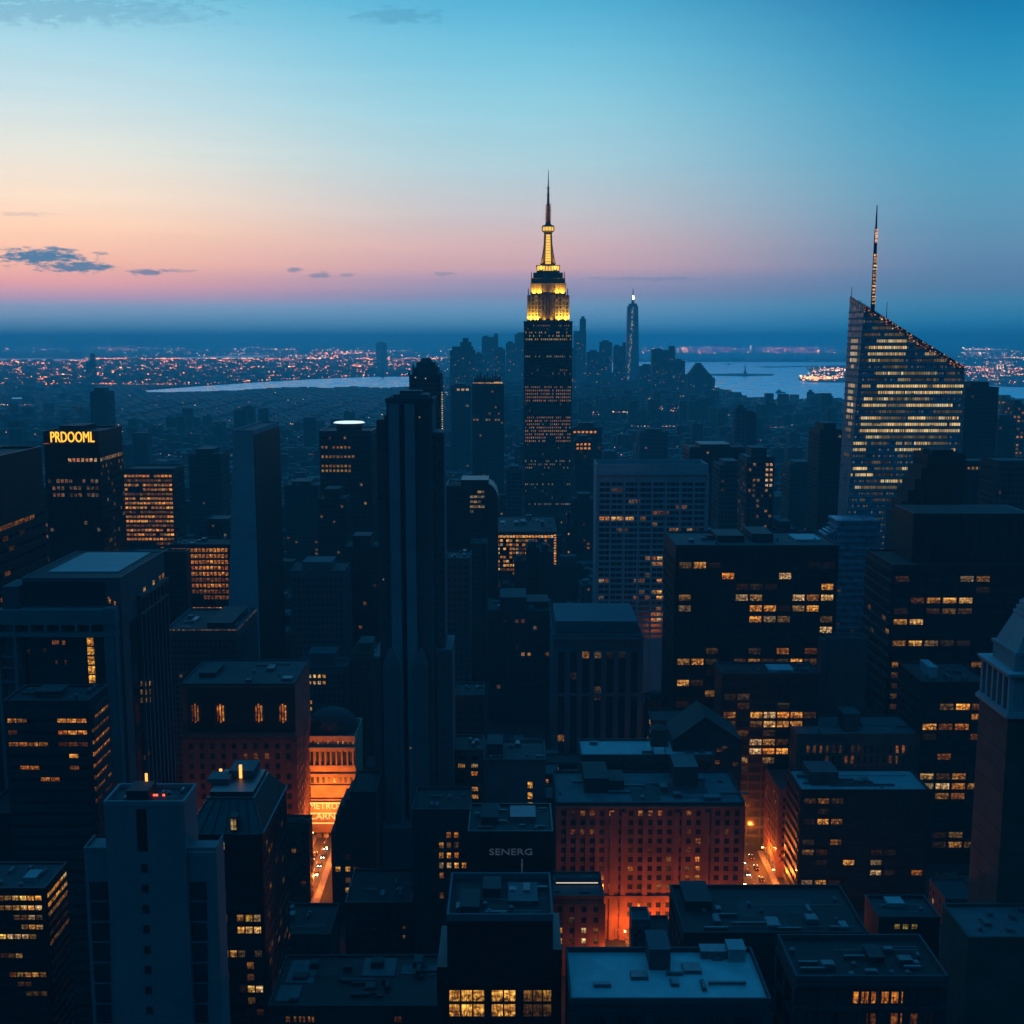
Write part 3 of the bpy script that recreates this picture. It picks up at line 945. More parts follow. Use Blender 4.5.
# ================================================================== glass tower with slanting roof and mast
def glass_tower():
    Y = 800.0; D = 45
    root = None
    A = at(864, 306, Y); B = at(965, 368, Y)
    zb = 0
    # front face: left edge leans outwards on the way down
    fl_t, fl_b = at(864, 306, Y), at(845, 540, Y)
    k = (fl_b[0] - fl_t[0]) / (fl_b[2] - fl_t[2])
    xl0 = fl_t[0] - k * fl_t[2]
    ft = at(850, 297, Y + 22); fb = at(835, 560, Y + 22)
    kf = (fb[0] - ft[0]) / (fb[2] - ft[2]); xf0 = ft[0] - kf * ft[2]
    xr = B[0]
    loc = ((A[0] + B[0]) / 2, Y + D / 2, 0)
    root = empty('glass_tower', loc, 'crystalline glass tower with slanted roof edged in lights and a tall mast', 'skyscraper')
    w = MB()
    pts = {'fl0': (xl0, Y, 0), 'fr0': (xr, Y, 0), 'fl1': fl_t, 'fr1': B, 'ft0': (xf0, Y + 22, 0), 'ft1': ft,
           'bl0': (xf0 + 14, Y + D, 0), 'bl1': (ft[0] + 14, Y + D, ft[2] - 2), 'br0': (xr, Y + D, 0), 'br1': (xr, Y + D, B[2])}
    for q in [('fl0', 'fr0', 'fr1', 'fl1'), ('ft0', 'fl0', 'fl1', 'ft1'), ('bl0', 'ft0', 'ft1', 'bl1'), ('fr0', 'br0', 'br1', 'fr1'), ('br0', 'bl0', 'bl1', 'br1')]:
        w.quad([pts[i] for i in q])
    w.quad([pts['fl1'], pts['fr1'], pts['br1'], pts['bl1'], pts['ft1']])
    w.build('wall', ['blue_glass'], root, loc)
    # floor bands and mullions as thin proud fins
    bands = MB(); fh = 4.3
    z = 12.0
    def topz(x): return A[2] + (B[2] - A[2]) * (x - A[0]) / (B[0] - A[0])
    while z < A[2] - 3:
        xl = xl0 + k * z
        xe = xr if z < B[2] else A[0] + (z - A[2]) / (B[2] - A[2]) * (B[0] - A[0])
        if xe - xl > 2: bands.box(xl, xe, Y - .35, Y + .02, z - .6, z + .6)
        xf = xf0 + kf * z
        p0, p1 = (xf, Y + 22), (xl, Y)
        nx, ny = (p1[1] - p0[1]), -(p1[0] - p0[0]); ln = sqrt(nx * nx + ny * ny); nx, ny = nx / ln * .3, ny / ln * .3
        bands.quad([(p0[0] + nx, p0[1] + ny, z - .6), (p1[0] + nx, p1[1] + ny, z - .6), (p1[0] + nx, p1[1] + ny, z + .6), (p0[0] + nx, p0[1] + ny, z + .6)])
        z += fh
    o = bands.build('floor_bands', ['slab_white'], root, loc); o['kind'] = 'stuff'
    # lit windows
    rnd = random.Random(5); pn = MB()
    R_ = [(322.5, 852, 866, .3), (338, 877, 906, .75), (343.5, 889, 907, .7), (343.5, 907, 930, .22), (349.5, 869, 907, .95), (354.5, 868, 906, .8), (360, 867, 880, .7), (360, 880, 898, .25),
          (355, 925, 948, .6), (361, 934, 948, .4), (372, 876, 888, .6), (372, 888, 908, .9), (372, 908, 936, .5), (377.5, 898, 912, .5), (377.5, 925, 936, .6), (385.5, 862, 870, .5),
          (389, 877, 964, 1), (394.5, 878, 963, .95), (399.5, 864, 892, .95), (399.5, 892, 930, .45), (405, 862, 952, .95), (409.5, 880, 886, .4),
          (419.5, 861, 880, .9), (419.5, 880, 900, .3), (419.5, 908, 960, 1), (425, 861, 960, .95), (431, 860, 940, 1), (431, 940, 960, .7), (435.5, 866, 908, .7), (435.5, 908, 945, .3),
          (441.5, 896, 912, .5), (441.5, 912, 944, .8), (446.5, 895, 944, .5), (451, 895, 935, .8), (451, 938, 956, .6), (466, 914, 931, .7), (466, 896, 914, .25), (471, 900, 930, .7),
          (476, 862, 872, .8), (476, 912, 928, .7), (482, 880, 918, .95), (487, 890, 918, .4), (493, 904, 918, .4), (500, 908, 920, .25), (487, 862, 876, .35), (446, 853, 866, .8), (450.5, 853, 866, .7),
          (466.5, 853, 862, .7), (471.5, 854, 868, .9), (477.5, 858, 874, .9), (477.5, 849, 859, .9), (489, 855, 861, .6), (365, 893, 900, .3), (415, 900, 904, .2), (520, 850, 856, .3)]
    for j in range(120):
        R_.append((rnd.uniform(318, 520), (q := rnd.uniform(860, 950)), q + rnd.uniform(3, 24), rnd.uniform(.08, .26)))
    for py, a, b_, g in R_:
        z = at(905, py, Y)[2]; z = 12 + (round((z - 12) / fh - .5) + .5) * fh
        x, xe = at(a, py, Y)[0], at(b_, py, Y)[0]
        x = max(x, xl0 + k * z + .4); xe = min(xe, xr - .4)
        while x < xe - .8:
            if z + 1.5 < topz(x) - 1 and rnd.random() < .97:
                pn.box(x, x + 1.1, Y - .12, Y + .02, z - .95, z + .95, 0, rnd.choice([(1, .64, .24), (1, .56, .18), (1, .74, .36)]) + (min(1, g * rnd.uniform(.55, 1.1)),), False)
            x += 1.5
    z = 12 + .5 * fh
    while z < A[2] - 4:
        x = xl0 + k * z + 1.0
        while x < xr - 1.5:
            if z + 2 < topz(x) - 1 and rnd.random() < .55:
                pn.box(x, x + 1.0, Y - .07, Y + .02, z - .7, z + .7, 0, rnd.choice([(1, .60, .26), (.7, .85, .8), (1, .70, .4)]) + (rnd.uniform(.06, .26),), False)
            x += 1.9
        z += fh
    for py, g in [(344, .7), (350, .7), (354.5, .8), (359.5, .8), (366, .7), (383, .6), (387, .7), (391.5, .7), (396, .85), (400.5, .7), (405, .9), (409.5, .8), (414, .8), (419.5, .5), (424, .6), (430.5, .3), (437, .2), (452, .2)]:
        z = at(855, py, Y + 10)[2]; z = 12 + (round((z - 12) / fh - .5) + .5) * fh
        xl, xf = xl0 + k * z, xf0 + kf * z
        p0, p1 = (xf, Y + 22), (xl, Y)
        nx, ny = (p1[1] - p0[1]), -(p1[0] - p0[0]); ln = sqrt(nx * nx + ny * ny); nx, ny = nx / ln * .12, ny / ln * .12
        for q in range(5):
            if rnd.random() < .2: continue
            f0 = .30 + q * .1; f1 = f0 + .075
            e0 = (p0[0] + (p1[0] - p0[0]) * f0 + nx, p0[1] + (p1[1] - p0[1]) * f0 + ny); e1 = (p0[0] + (p1[0] - p0[0]) * f1 + nx, p0[1] + (p1[1] - p0[1]) * f1 + ny)
            pn.quad([(e0[0], e0[1], z - 1.2), (e1[0], e1[1], z - 1.2), (e1[0], e1[1], z + 1.2), (e0[0], e0[1], z + 1.2)], 0,
                    rnd.choice([(1, .62, .34), (1, .70, .36)]) + (min(1, g * rnd.uniform(.6, 1.1)),))
    o = pn.build('windows', ['fine_pane'], root, loc); o['kind'] = 'stuff'
    # parapet truss with bead lights
    tr = MB(); be = MB(); n = 44
    e0, e1 = pts['ft1'], pts['fl1']
    def along(p, q, t): return tuple(p[i] + (q[i] - p[i]) * t for i in range(3))
    for seg, (p, q, n) in enumerate([(pts['ft1'], pts['fl1'], 8), (pts['fl1'], pts['fr1'], 44)]):
        for i in range(n):
            a, b_ = along(p, q, i / n), along(p, q, (i + 1) / n)
            tr.quad([(a[0], a[1] - .6, a[2] - .3), (b_[0], b_[1] - .6, b_[2] - .3), (b_[0], b_[1] - .6, b_[2] + .7), (a[0], a[1] - .6, a[2] + .7)])
            tr.quad([(a[0], a[1] - .6, a[2] + .7), (b_[0], b_[1] - .6, b_[2] + .7), (b_[0], b_[1] + .6, b_[2] + .7), (a[0], a[1] + .6, a[2] + .7)])
            tr.box(a[0] - .15, a[0] + .15, a[1] - .5, a[1] - .2, a[2] - 4.0, a[2])
            for lv in range(3):
                if rnd.random() < .55:
                    x = a[0] + rnd.uniform(0, 1.4); zq = a[2] - .8 - lv * 1.6
                    be.box(x, x + rnd.uniform(.5, 1.0), a[1] - .9, a[1] - .55, zq, zq + rnd.uniform(.5, .9), 0,
                           rnd.choice([(1, .32, .16), (1, .55, .38), (1, .78, .6), (1, .25, .15)]) + (rnd.uniform(.3, .95),), False)
    tr.build('roof_edge', ['dark_steel'], root, loc)
    o = be.build('roof_edge_lights', ['pane_glass'], root, loc); o['kind'] = 'stuff'
    # mast
    bx_ = at(871.5, 306, Y + 12); tp = at(876.5, 205, Y + 12)
    def mx(py): return bx_[0] + (at(876.5, 205, Y + 12)[0] - at(871.5, 306, Y + 12)[0]) * 0
    X = at(873, 300, Y + 12)[0]
    mast = MB()
    def Z(py): return at(873, py, Y + 12)[2]
    for (p0, p1, r0, r1) in [(314, 252, 1.5, 1.2), (252, 244, 1.2, 1.1), (244, 228, 1.15, .9), (228, 205, .7, .3)]:
        mast.cyl(X, Y + 12, Z(p0), Z(p1), r0, r1, 8)
    mast_o = mast.build('mast', ['dark_steel'], root, loc)
    lt = MB()
    py = 304
    while py > 254:
        lt.box(X - 1.2 + rnd.uniform(-.2, .2), X + 1.1, Y + 9.8, Y + 10.4, Z(py), Z(py - rnd.uniform(1.2, 2.6)), 0, rnd.choice([(1, .62, .3), (1, .75, .45)]) + (rnd.uniform(.5, .9),), False)
        py -= 3.4
    lt.box(X - .8, X + .8, Y + 10.2, Y + 10.6, Z(243), Z(229), 0, (1, .68, .66, .75), False)
    o = lt.build('mast_lights', ['pane_glass'], mast_o, loc); o['kind'] = 'stuff'
    sm = MB()
    for px, pa, pb, yy in ((851.5, 298, 287, Y + 22), (886.5, 317, 302, Y + 6)):
        q = at(px, pa, yy); sm.cyl(q[0], yy, q[2] - 3, at(px, pb, yy)[2], .3, .15, 6)
    sm.build('aerial', ['dark_steel'], root, loc)
    w2 = at(965, 500, Y)
    BUILD.append(type('T', (), dict(x0=xf0 - 6, x1=xr, y0=Y, y1=Y + D, vis=(838, 966, 300), bot=640, ref='the glass tower', name='glass_tower', z=A[2]))())


glass_tower()

# ================================================================== NAMED BUILDINGS, RIGHT
def RB(*a, **k): return Bld(*a, **k)


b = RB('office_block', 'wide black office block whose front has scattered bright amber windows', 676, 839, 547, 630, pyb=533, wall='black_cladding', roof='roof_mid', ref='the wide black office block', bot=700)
b.pm = 'mid_concrete'
L = [(696, 568, .8), (683, 569, .25), (711, 569, .07), (724, 581, .9), (739, 582, .12), (753, 582, .1), (768, 582, .08), (784, 581, .85), (829, 582, .8), (682, 594, .35), (739, 594, .7), (753, 594, .6),
     (798, 594, .95), (814, 594, .6), (827, 594, .65), (681, 605, .4), (754, 605, 1), (768, 605, .8), (784, 605, .06), (798, 605, .4), (813, 605, 1), (752, 616, .9), (768, 616, .45), (782, 616, .4), (826, 616, .3), (826, 632, .9),
     (708, 648, .15), (750, 649, .2), (782, 650, .6), (813, 651, .4), (680, 660, .6), (694, 660, .8), (708, 660, .1), (736, 659, .25), (750, 660, .4), (766, 660, .15), (781, 660, .2), (795, 660, 1), (810, 660, .3),
     (680, 679, .9), (694, 679, .12), (708, 671, .06), (708, 691, .5), (680, 700, .1), (678, 714, .7), (829, 569, .07), (815, 569, .06)]
b.facade('F', bay=7.6, fl=6.0, wf=.86, hf=.56, top=7, zmin=4, rib=.35, band=.3, lit=L, m0=1.5, cols=11)
b.facade('L', bay=5, fl=6.0, wf=.8, hf=.5, top=7, zmin=40, rib=.3, band=.2, dark=False)
b.unit(.28, .45, .3, .8, 3.5, 'dark_concrete'); b.unit(.50, .63, .3, .85, 4.5, 'dark_concrete'); b.unit(.78, .94, .35, .75, 1.0, 'roof_white', 'roof_hatch')
b.clutter(6, 2.5); b.finish()

b = RB('office_block', 'big black office block with a blank dark crown right of the glass tower', 893, 1042, 567, 620, D=48, wall='black_cladding', roof='roof_dark', ref='the black block with blank crown', bot=760)
L = [(901, 579, .2), (967, 579, .45), (981, 579, .4), (920, 597, .3), (934, 597, .55), (950, 596, .95), (965, 596, .95), (980, 586, .1), (901, 606, .12), (950, 606, .35), (964, 606, .3), (932, 615, .15),
     (900, 627, .6), (916, 627, 1), (900, 638, .5), (916, 638, .75), (930, 638, .45), (946, 638, .15), (961, 638, .12), (900, 661, .5), (898, 672, .3), (897, 685, .12), (896, 697, .2), (895, 708, .2), (976, 662, .4)]
b.facade('F', bay=8.4, fl=5.9, wf=.84, hf=.5, top=3.5, zmin=20, rib=.3, band=.3, lit=L)
b.facade('L', bay=6, fl=5.9, wf=.9, hf=.5, top=3.5, zmin=20, rib=.2, band=.9, lit=[(888, 628, .5), (884, 622, .4), (871, 610, .3), (872, 633, .2)], dark=True)
x0, x1 = at(914, 516, 632)[0], at(1030, 516, 632)[0]; zt = at(914, 516, 632)[2]
pb = MB(); pb.box(x0, x1, 632, 664, b.z + .3, zt); pb.box(x0 - .6, x1 + .6, 631.4, 664.6, zt, zt + 1.6)
for i in range(13):
    u = x0 + (x1 - x0) * i / 12; pb.box(u - .3, u + .3, 631.6, 632.05, b.z + .4, zt - .1)
pb.build('penthouse', ['black_cladding'], b.root, b.c)
pr = MB(); pr.box(x0 + 1, x1 - 1, 633.5, 663, zt + 1.61, zt + 1.75); pr.build('penthouse_roof', ['roof_dark'], b.root, b.c)
b.finish()

b = RB('slab_building', 'dark slab with pale roof box right of the concrete pier', 922, 990, 684, 560, pyb=664, wall='black_cladding', roof='roof_mid', ref='the dark slab with roof box', bot=880)
L = [(945, 703, .3), (961, 703, .95), (974, 703, .4), (971, 714, .6), (929, 723, .9), (944, 723, .4), (958, 723, .85), (972, 734, .3), (930, 734, .1), (942, 754, .4), (928, 772, .6), (940, 772, .2), (956, 772, .7),
     (928, 782, .5), (940, 782, .5), (955, 782, .7), (969, 782, .5), (940, 791, .85), (953, 791, .1), (939, 800, .5), (954, 800, .5), (953, 831, .4), (937, 839, .1), (965, 840, .25), (937, 849, .12), (951, 849, .6), (966, 849, .2),
     (936, 858, .25), (936, 867, .6), (950, 867, .65), (935, 877, .2), (948, 886, .9)]
b.facade('F', bay=7.0, fl=5.1, wf=.86, hf=.6, top=9, zmin=3, rib=.3, band=.25, lit=L, m0=.8)
b.facade('L', bay=5, fl=5.1, wf=.9, hf=.5, top=9, zmin=30, rib=.15, band=.6, dark=True)
b.unit(.22, .34, .3, .7, 5, 'roof_white'); b.clutter(5, 2); b.finish()

b = RB('concrete_pier', 'tall windowless pale concrete pier between the two black office blocks', 829, 868, 640, 606, D=10, wall='mid_concrete', roof='roof_dark', ref='the blank concrete pier', bot=716)
for f in (.0, .12, .24, .5, .75):
    b.wall.box(b.x0 + f * (b.x1 - b.x0), b.x0 + f * (b.x1 - b.x0) + .6, b.y0 - .5, b.y0, 0, b.z)
b.wall.box(b.x0 - 3.5, b.x0 - .02, b.y0 + 1, b.y1 - 1, 0, b.z - .3)
b.finish()

b = RB('ribbed_tower', 'low ribbed blue glass tower with rounded shoulder under the glass tower', 838, 880, 522, 770, D=22, wall='blue_glass', roof='roof_mid', ref='the ribbed glass tower', bot=640)
z = 10
while z < b.z: b.wall.box(b.x0 - .8, b.x1 + .2, b.y0 - .8, b.y1, z, z + 1.6); z += 4.5
nshoulder = 8
for i in range(nshoulder):
    a0, a1 = pi / 2 * i / nshoulder, pi / 2 * (i + 1) / nshoulder; rr = 15.0
    b.wall.box(b.x0 - rr * sin(a1) * .9, b.x0 - .9 - rr * sin(a0) * .9, b.y0 + 1, b.y1 - 1, 0, b.z - 6 - rr * (1 - cos(a1)))
b.facade('F', bay=3, fl=4.5, wf=.8, hf=.5, top=3, zmin=30, rib=0, band=0, prob=scatter(.05, .35), dark=False)
b.finish()

b = RB('brick_block', 'dark brick block with a row of tall narrow windows and pale roof box', 797, 922, 736, 560, pyb=717, wall='brown_brick', roof='roof_grey', ref='the dark brick block with narrow windows', bot=772)
L = [(806, 749, .3), (812, 749, .3), (821, 750, .3), (827, 749, .25), (835, 749, .2), (843, 749, .2), (850, 749, .15), (862, 749, .15), (900, 750, .55), (905, 750, .6), (848, 760, .5), (854, 760, .45), (889, 761, .3), (894, 761, .35), (828, 759, .2)]
b.facade('F', bay=3.0, fl=5.4, wf=.5, hf=.72, top=4, zmin=10, rib=.3, band=.2, lit=L, pal=AMBER)
b.unit(.40, .53, .2, .6, 9, 'metal_unit'); b.clutter(4, 2); b.finish()

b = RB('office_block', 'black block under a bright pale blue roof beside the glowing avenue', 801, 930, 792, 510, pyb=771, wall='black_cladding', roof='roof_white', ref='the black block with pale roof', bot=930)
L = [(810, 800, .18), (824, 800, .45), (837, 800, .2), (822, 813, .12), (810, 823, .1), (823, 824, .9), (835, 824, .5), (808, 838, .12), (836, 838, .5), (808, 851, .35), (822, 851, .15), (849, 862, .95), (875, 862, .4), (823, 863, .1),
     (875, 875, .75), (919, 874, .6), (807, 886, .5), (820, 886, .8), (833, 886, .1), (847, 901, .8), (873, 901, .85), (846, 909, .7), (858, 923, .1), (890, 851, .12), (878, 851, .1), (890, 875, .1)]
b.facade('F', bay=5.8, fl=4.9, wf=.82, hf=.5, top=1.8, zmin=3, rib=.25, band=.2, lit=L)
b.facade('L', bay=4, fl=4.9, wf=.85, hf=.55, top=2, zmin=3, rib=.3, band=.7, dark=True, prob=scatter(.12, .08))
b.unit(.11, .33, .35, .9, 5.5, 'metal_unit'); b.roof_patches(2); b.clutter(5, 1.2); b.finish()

b = RB('brick_block', 'narrow red brick block glowing orange beside the avenue of headlights', 779, 806, 792, 545, D=34, wall='red_brick', roof='roof_mid', ref='the narrow red brick block', bot=900)
b.facade('L', bay=3.4, fl=3.8, wf=.5, hf=.5, top=2, zmin=5, rib=.15, band=.1, prob=scatter(.3, .5), pal=AMBER)
b.facade('F', bay=3.4, fl=3.8, wf=.5, hf=.5, top=2, zmin=5, rib=.1, band=.1, prob=scatter(.1, .3), pal=AMBER)
for k in range(7): b.put('L', b.y0 + 3 + k * 4.3, 2.9, 3.4, 3.6, (1, .50, .14), (.95, .7, 1, .6, .9, .8, 1)[k])  # lit shop windows added at street level to strengthen the avenue's lights
b.clutter(2, 1.5); b.finish()

b = RB('office_block', 'dark office block with two stacks of bright yellow window rows', 722, 820, 675, 575, pyb=664, wall='black_cladding', roof='roof_mid', ref='the block with bright yellow rows', bot=780)
b.pm = 'mid_concrete'
L = [(747, 693, .2), (733, 693, .1), (738, 703, .15), (747, 703, .2), (783, 703, .1), (735, 713, .6), (750, 713, 1), (764, 713, 1), (779, 713, .95), (793, 713, .9), (806, 713, .2), (736, 722, .25), (750, 722, .25), (764, 722, .95), (779, 722, .8), (790, 722, .8),
     (737, 731, .15), (749, 731, .25), (764, 731, .2), (749, 740, 1), (764, 740, .8), (777, 740, .15), (749, 749, 1), (763, 749, .9), (777, 749, 1), (789, 749, .8), (748, 758, .5), (763, 758, .5), (748, 767, .12)]
b.facade('F', bay=6.9, fl=4.75, wf=.9, hf=.66, top=4.2, zmin=3, rib=.3, band=.25, lit=L, cols=7, m0=1)
b.unit(.5, .75, .2, .7, 1.2, 'roof_white', 'roof_hatch'); b.clutter(4, 2); b.finish()

b = RB('brick_block', 'low block with long pale roof behind the big red brick building', 581, 715, 757, 530, pyb=741, wall='brown_brick', roof='roof_white', ref='the low block with long pale roof', bot=776)
b.facade('F', bay=4, fl=4, wf=.45, hf=.5, top=2, zmin=20, prob=scatter(.10, .6), rib=.1, band=.1)
b.clutter(3, 1.2); b.finish()
# timber water tank on legs in front of it
def water_tank(px, py_base, Y, r, h, label, z0=None):
    p_ = at(px, py_base, Y); z = p_[2] if z0 is None else z0
    root = empty('water_tank', (p_[0], Y, z), label, 'water tank', 'rooftop water tanks'); loc = (p_[0], Y, z)
    lg = MB()
    for sx in (-1, 1):
        for sy in (-1, 1): lg.box(p_[0] + sx * r * .7 - .15, p_[0] + sx * r * .7 + .15, Y + sy * r * .7 - .15, Y + sy * r * .7 + .15, z, z + h * .35)
    lg.box(p_[0] - r, p_[0] + r, Y - r, Y + r, z + h * .33, z + h * .37); lg.build('stand', ['dark_steel'], root, loc)
    t = MB(); t.cyl(p_[0], Y, z + h * .37, z + h * .85, r, r * .95, 16)
    for k in range(4): t.cyl(p_[0], Y, z + h * (.42 + k * .12), z + h * (.43 + k * .12), r * 1.03, r * 1.03, 16)
    tk = t.build('tank', ['tank_wood'], root, loc)
    rf = MB(); rf.cyl(p_[0], Y, z + h * .85, z + h, r * 1.08, .1, 16); rf.build('tank_roof', ['dark_concrete'], tk, loc)
    return root


water_tank(659, 742, 532, 4.2, 15, 'dark round water tank rising behind the long pale roof', z0=67.5)

# gabled building
def gabled():
    Y = 537.0; a, m_, c = at(673, 741, Y), at(705, 718, Y), at(742, 742, Y)
    root = empty('gabled_building', (m_[0], Y + 12, 0), 'dark building with pitched gable roof behind the long pale roof', 'building'); loc = (m_[0], Y + 12, 0)
    w = MB(); k = 0
    w.box(a[0], c[0], Y, Y + 24, 0, a[2])
    w.quad([(a[0], Y, a[2]), (c[0], Y, a[2]), (m_[0], Y, m_[2])]); w.quad([(a[0], Y + 24, a[2]), (m_[0], Y + 24, m_[2]), (c[0], Y + 24, a[2])])
    for z in range(8, int(a[2]), 5): w.box(a[0], c[0], Y - .2, Y + .02, z, z + .5)
    w.build('wall', ['dark_concrete'], root, loc)
    r_ = MB()
    for (p, q) in ((a, m_), (m_, c)):
        dz = .8
        for (y0, y1) in ((Y - 1, Y + 25),):
            pts = [(p[0], y0, p[2] + dz), (q[0], y0, q[2] + dz), (q[0], y1, q[2] + dz), (p[0], y1, p[2] + dz)]
            low = [(x, y, z - .7) for x, y, z in pts]
            r_.quad(pts); r_.quad(low[::-1])
            for i in range(4): j = (i + 1) % 4; r_.quad([low[i], low[j], pts[j], pts[i]])
    r_.build('roof', ['roof_mid'], root, loc)
    for i, (px, py, g) in enumerate([(719, 750, .3), (717, 762, .4), (725, 748, .2), (706, 771, .6), (735, 764, .2)]):
        q = at(px, py, Y)
        o = bpy.data.objects.new('window', window_mesh('F', 2.6, 1.8)); COL.objects.link(o); o.parent = root
        o.location = (q[0] - loc[0], Y - .02 - loc[1], q[2] - loc[2]); o.color = (1, .5, .2, g)
    BUILD.append(type('T', (), dict(x0=a[0], x1=c[0], y0=Y, y1=Y + 24, vis=(676, 744, 714), bot=775, ref='the gabled building', name='gabled', z=m_[2]))())


gabled()

# ------------------------------------------------------------------ big red brick building in the middle
b = RB('brick_building', 'big red brick building with pale roof, lit orange by the street below', 556, 745, 805, 485, pyb=773, wall='red_brick', roof='roof_grey', ref='the big red brick building', bot=1000)
b.pm = 'dark_concrete'
L = [(569, 817, .12), (582, 817, .3), (595, 817, .55), (609, 817, .85), (569, 828, .35), (582, 828, .3), (595, 828, .35), (609, 828, .6), (641, 811, .6), (646, 811, .4), (654, 811, .6), (660, 811, .6), (688, 811, .5), (693, 811, .3), (688, 829, .3),
     (674, 838, .35), (702, 838, .55), (703, 841, .5), (687, 848, .35), (702, 857, .65), (673, 855, .4), (686, 866, .4), (702, 867, .6), (673, 867, .2), (686, 875, .35), (701, 881, .6), (672, 884, .4), (730, 829, .35), (718, 829, .12), (626, 865, .7), (627, 848, .15), (652, 853, .2),
     (608, 858, .15), (612, 858, .15), (660, 890, .35)]
b.facade('F', bay=4.1, fl=4.2, wf=.52, hf=.55, top=1.6, zmin=9, rib=.35, band=.12, lit=L, pal=AMBER, m0=1.2, px_min=2)
for u in (.30, .36, .475, .64, .80):      # tall pilasters
    x = b.x0 + u * (b.x1 - b.x0); b.wall.box(x - 1.1, x + 1.1, b.y0 - 1.0, b.y0, 0, b.z - 3)
b.wall.box(b.x0, b.x1, b.y0 - 1.3, b.y0, 19.5, 20.6); b.wall.box(b.x0, b.x1, b.y0 - .9, b.y0, b.z - 1.3, b.z - .4)
for i in range(9):
    x = b.x0 + (i + .5) / 9 * (b.x1 - b.x0); b.wall.box(x - 3.9, x - 3.2, b.y0 - .9, b.y0, 0, 19.4)
for k in range(18): b.put('F', b.x0 + 3 + k * 4.3, 3.2, 2.9, 3.4, (1, .45, .12), (.8, .3, .95, .6)[k % 4])  # row of glowing shop windows, added along the foot of the front
b.unit(.16, .29, .35, .9, 6.5, 'dark_concrete'); b.unit(.29, .38, .45, .8, 4, 'dark_concrete'); b.unit(.66, .79, .55, .95, 9, 'metal_unit'); b.clutter(7, 1.8)
b.roof_patches(3); b.facade('R', bay=4.1, fl=4.2, wf=.5, hf=.5, top=2, zmin=9, rib=.2, band=.1, dark=True, pal=AMBER, prob=scatter(.1, .4))
b.finish()

b = RB('brick_house', 'small red brick block with a thin strip light on its roof', 540, 604, 898, 455, pyb=874, wall='red_brick', roof='roof_grey', ref='the small red brick block', bot=1010)
L = [(560, 915, .1), (571, 915, .2), (583, 926, .6), (594, 926, .35), (559, 926, .6), (559, 937, .9), (583, 937, .85), (571, 936, .2), (595, 936, .2)]
b.facade('F', bay=4.6, fl=4.6, wf=.42, hf=.5, top=2.6, zmin=3, rib=.3, band=.15, lit=L, pal=WARM, m0=.8)
sl_ = MB(); q = at(556, 883, 466); sl_.box(q[0], at(598, 883, 466)[0], 465.7, 466.0, b.z + 1.2, b.z + 1.45); sl_.build('strip_light', ['strip_white'], b.root, b.c)
sb = MB(); sb.box(q[0], at(600, 883, 466)[0], 466.1, 468.5, b.z + .2, b.z + 2.2); sb.build('roof_box', ['dark_concrete'], b.root, b.c)
b.clutter(2, 1); b.finish()

# black building bearing white letters
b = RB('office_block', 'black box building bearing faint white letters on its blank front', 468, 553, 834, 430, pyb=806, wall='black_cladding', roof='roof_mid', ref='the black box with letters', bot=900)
b.unit(.15, .35, .3, .8, 3, 'dark_concrete'); b.unit(.5, .8, .4, .8, 2, 'metal_unit'); b.clutter(5, 1.5)
b.facade('F', bay=6, fl=5, wf=.8, hf=.5, top=28, zmin=3, lit=[(465, 864, .2)], rib=.2, band=.2)
t = text_mesh('SENERG', 3.6, .15, 'sign_white', 'sign_letters'); q = at(511, 852, 430)
t.parent = b.root; t.location = (q[0] - b.c[0], 430 - .25 - b.c[1], q[2] - b.c[2]); t.data.transform(__import__('mathutils').Matrix.Diagonal((1.32, 1, 1, 1)))
pl = MB(); q = at(522, 866, 429); pl.box(q[0] - .2, q[0] + .2, 428.6, 429.0, at(522, 878, 429)[2], at(522, 859, 429)[2]); pl.box(q[0] - .3, q[0] + .3, 429.0, 430, q[2], q[2] + .5); pl.build('light_tube', ['sign_white'], b.root, b.c)
b.finish()

b = RB('office_block', 'near black building with dark roof well and a row of big lit yellow windows', 447, 553, 921, 300, pyb=879, wall='black_cladding', roof='roof_dark', ref='the black building with roof well', bot=1100, parapet=2.0)
b.pm = 'grey_concrete'
b.unit(.12, .3, .1, .5, 2.5, 'roof_mid'); b.unit(.33, .5, .55, .85, 2.2, 'dark_concrete'); b.unit(.58, .86, .35, .8, 1.0, 'roof_grey', 'roof_hatch'); b.clutter(8, 1.6)
zw = at(500, 988, 300)[2]
for (p0, p1) in ((448.5, 485), (491, 516), (523, 552)):
    n = max(1, round((p1 - p0) / 11))
    for j, (pa, pb_) in enumerate(((990, 1001), (1004, 1016))):
        for i in range(n):
            a, c_ = at(p0 + (p1 - p0) * i / n, pa, 300), at(p0 + (p1 - p0) * (i + 1) / n, pb_, 300)
            g = .95 if p0 < 500 else (.8 if j else .45); g = .2 if (p0 > 520 and j) else g
            b.put('F', (a[0] + c_[0]) / 2, (a[2] + c_[2]) / 2, (c_[0] - a[0]) * .93, a[2] - c_[2], (1, .62, .14), g)
for px in (447.5, 488, 519.5, 553): q = at(px, 985, 300); b.wall.box(q[0] - .5, q[0] + .5, 299.2, 300, at(px, 1024, 300)[2] - 12, zw + 1.5)
b.wall.box(b.x0, b.x1, 299.0, 300, zw + 1.2, zw + 2.4)
b.wall.box(b.x0 - 3.0, b.x0, 302, b.y1, 0, zw + 5); b.wall.box(b.x1, b.x1 + 2.6, 304, b.y1, 0, zw + 9)
b.finish()

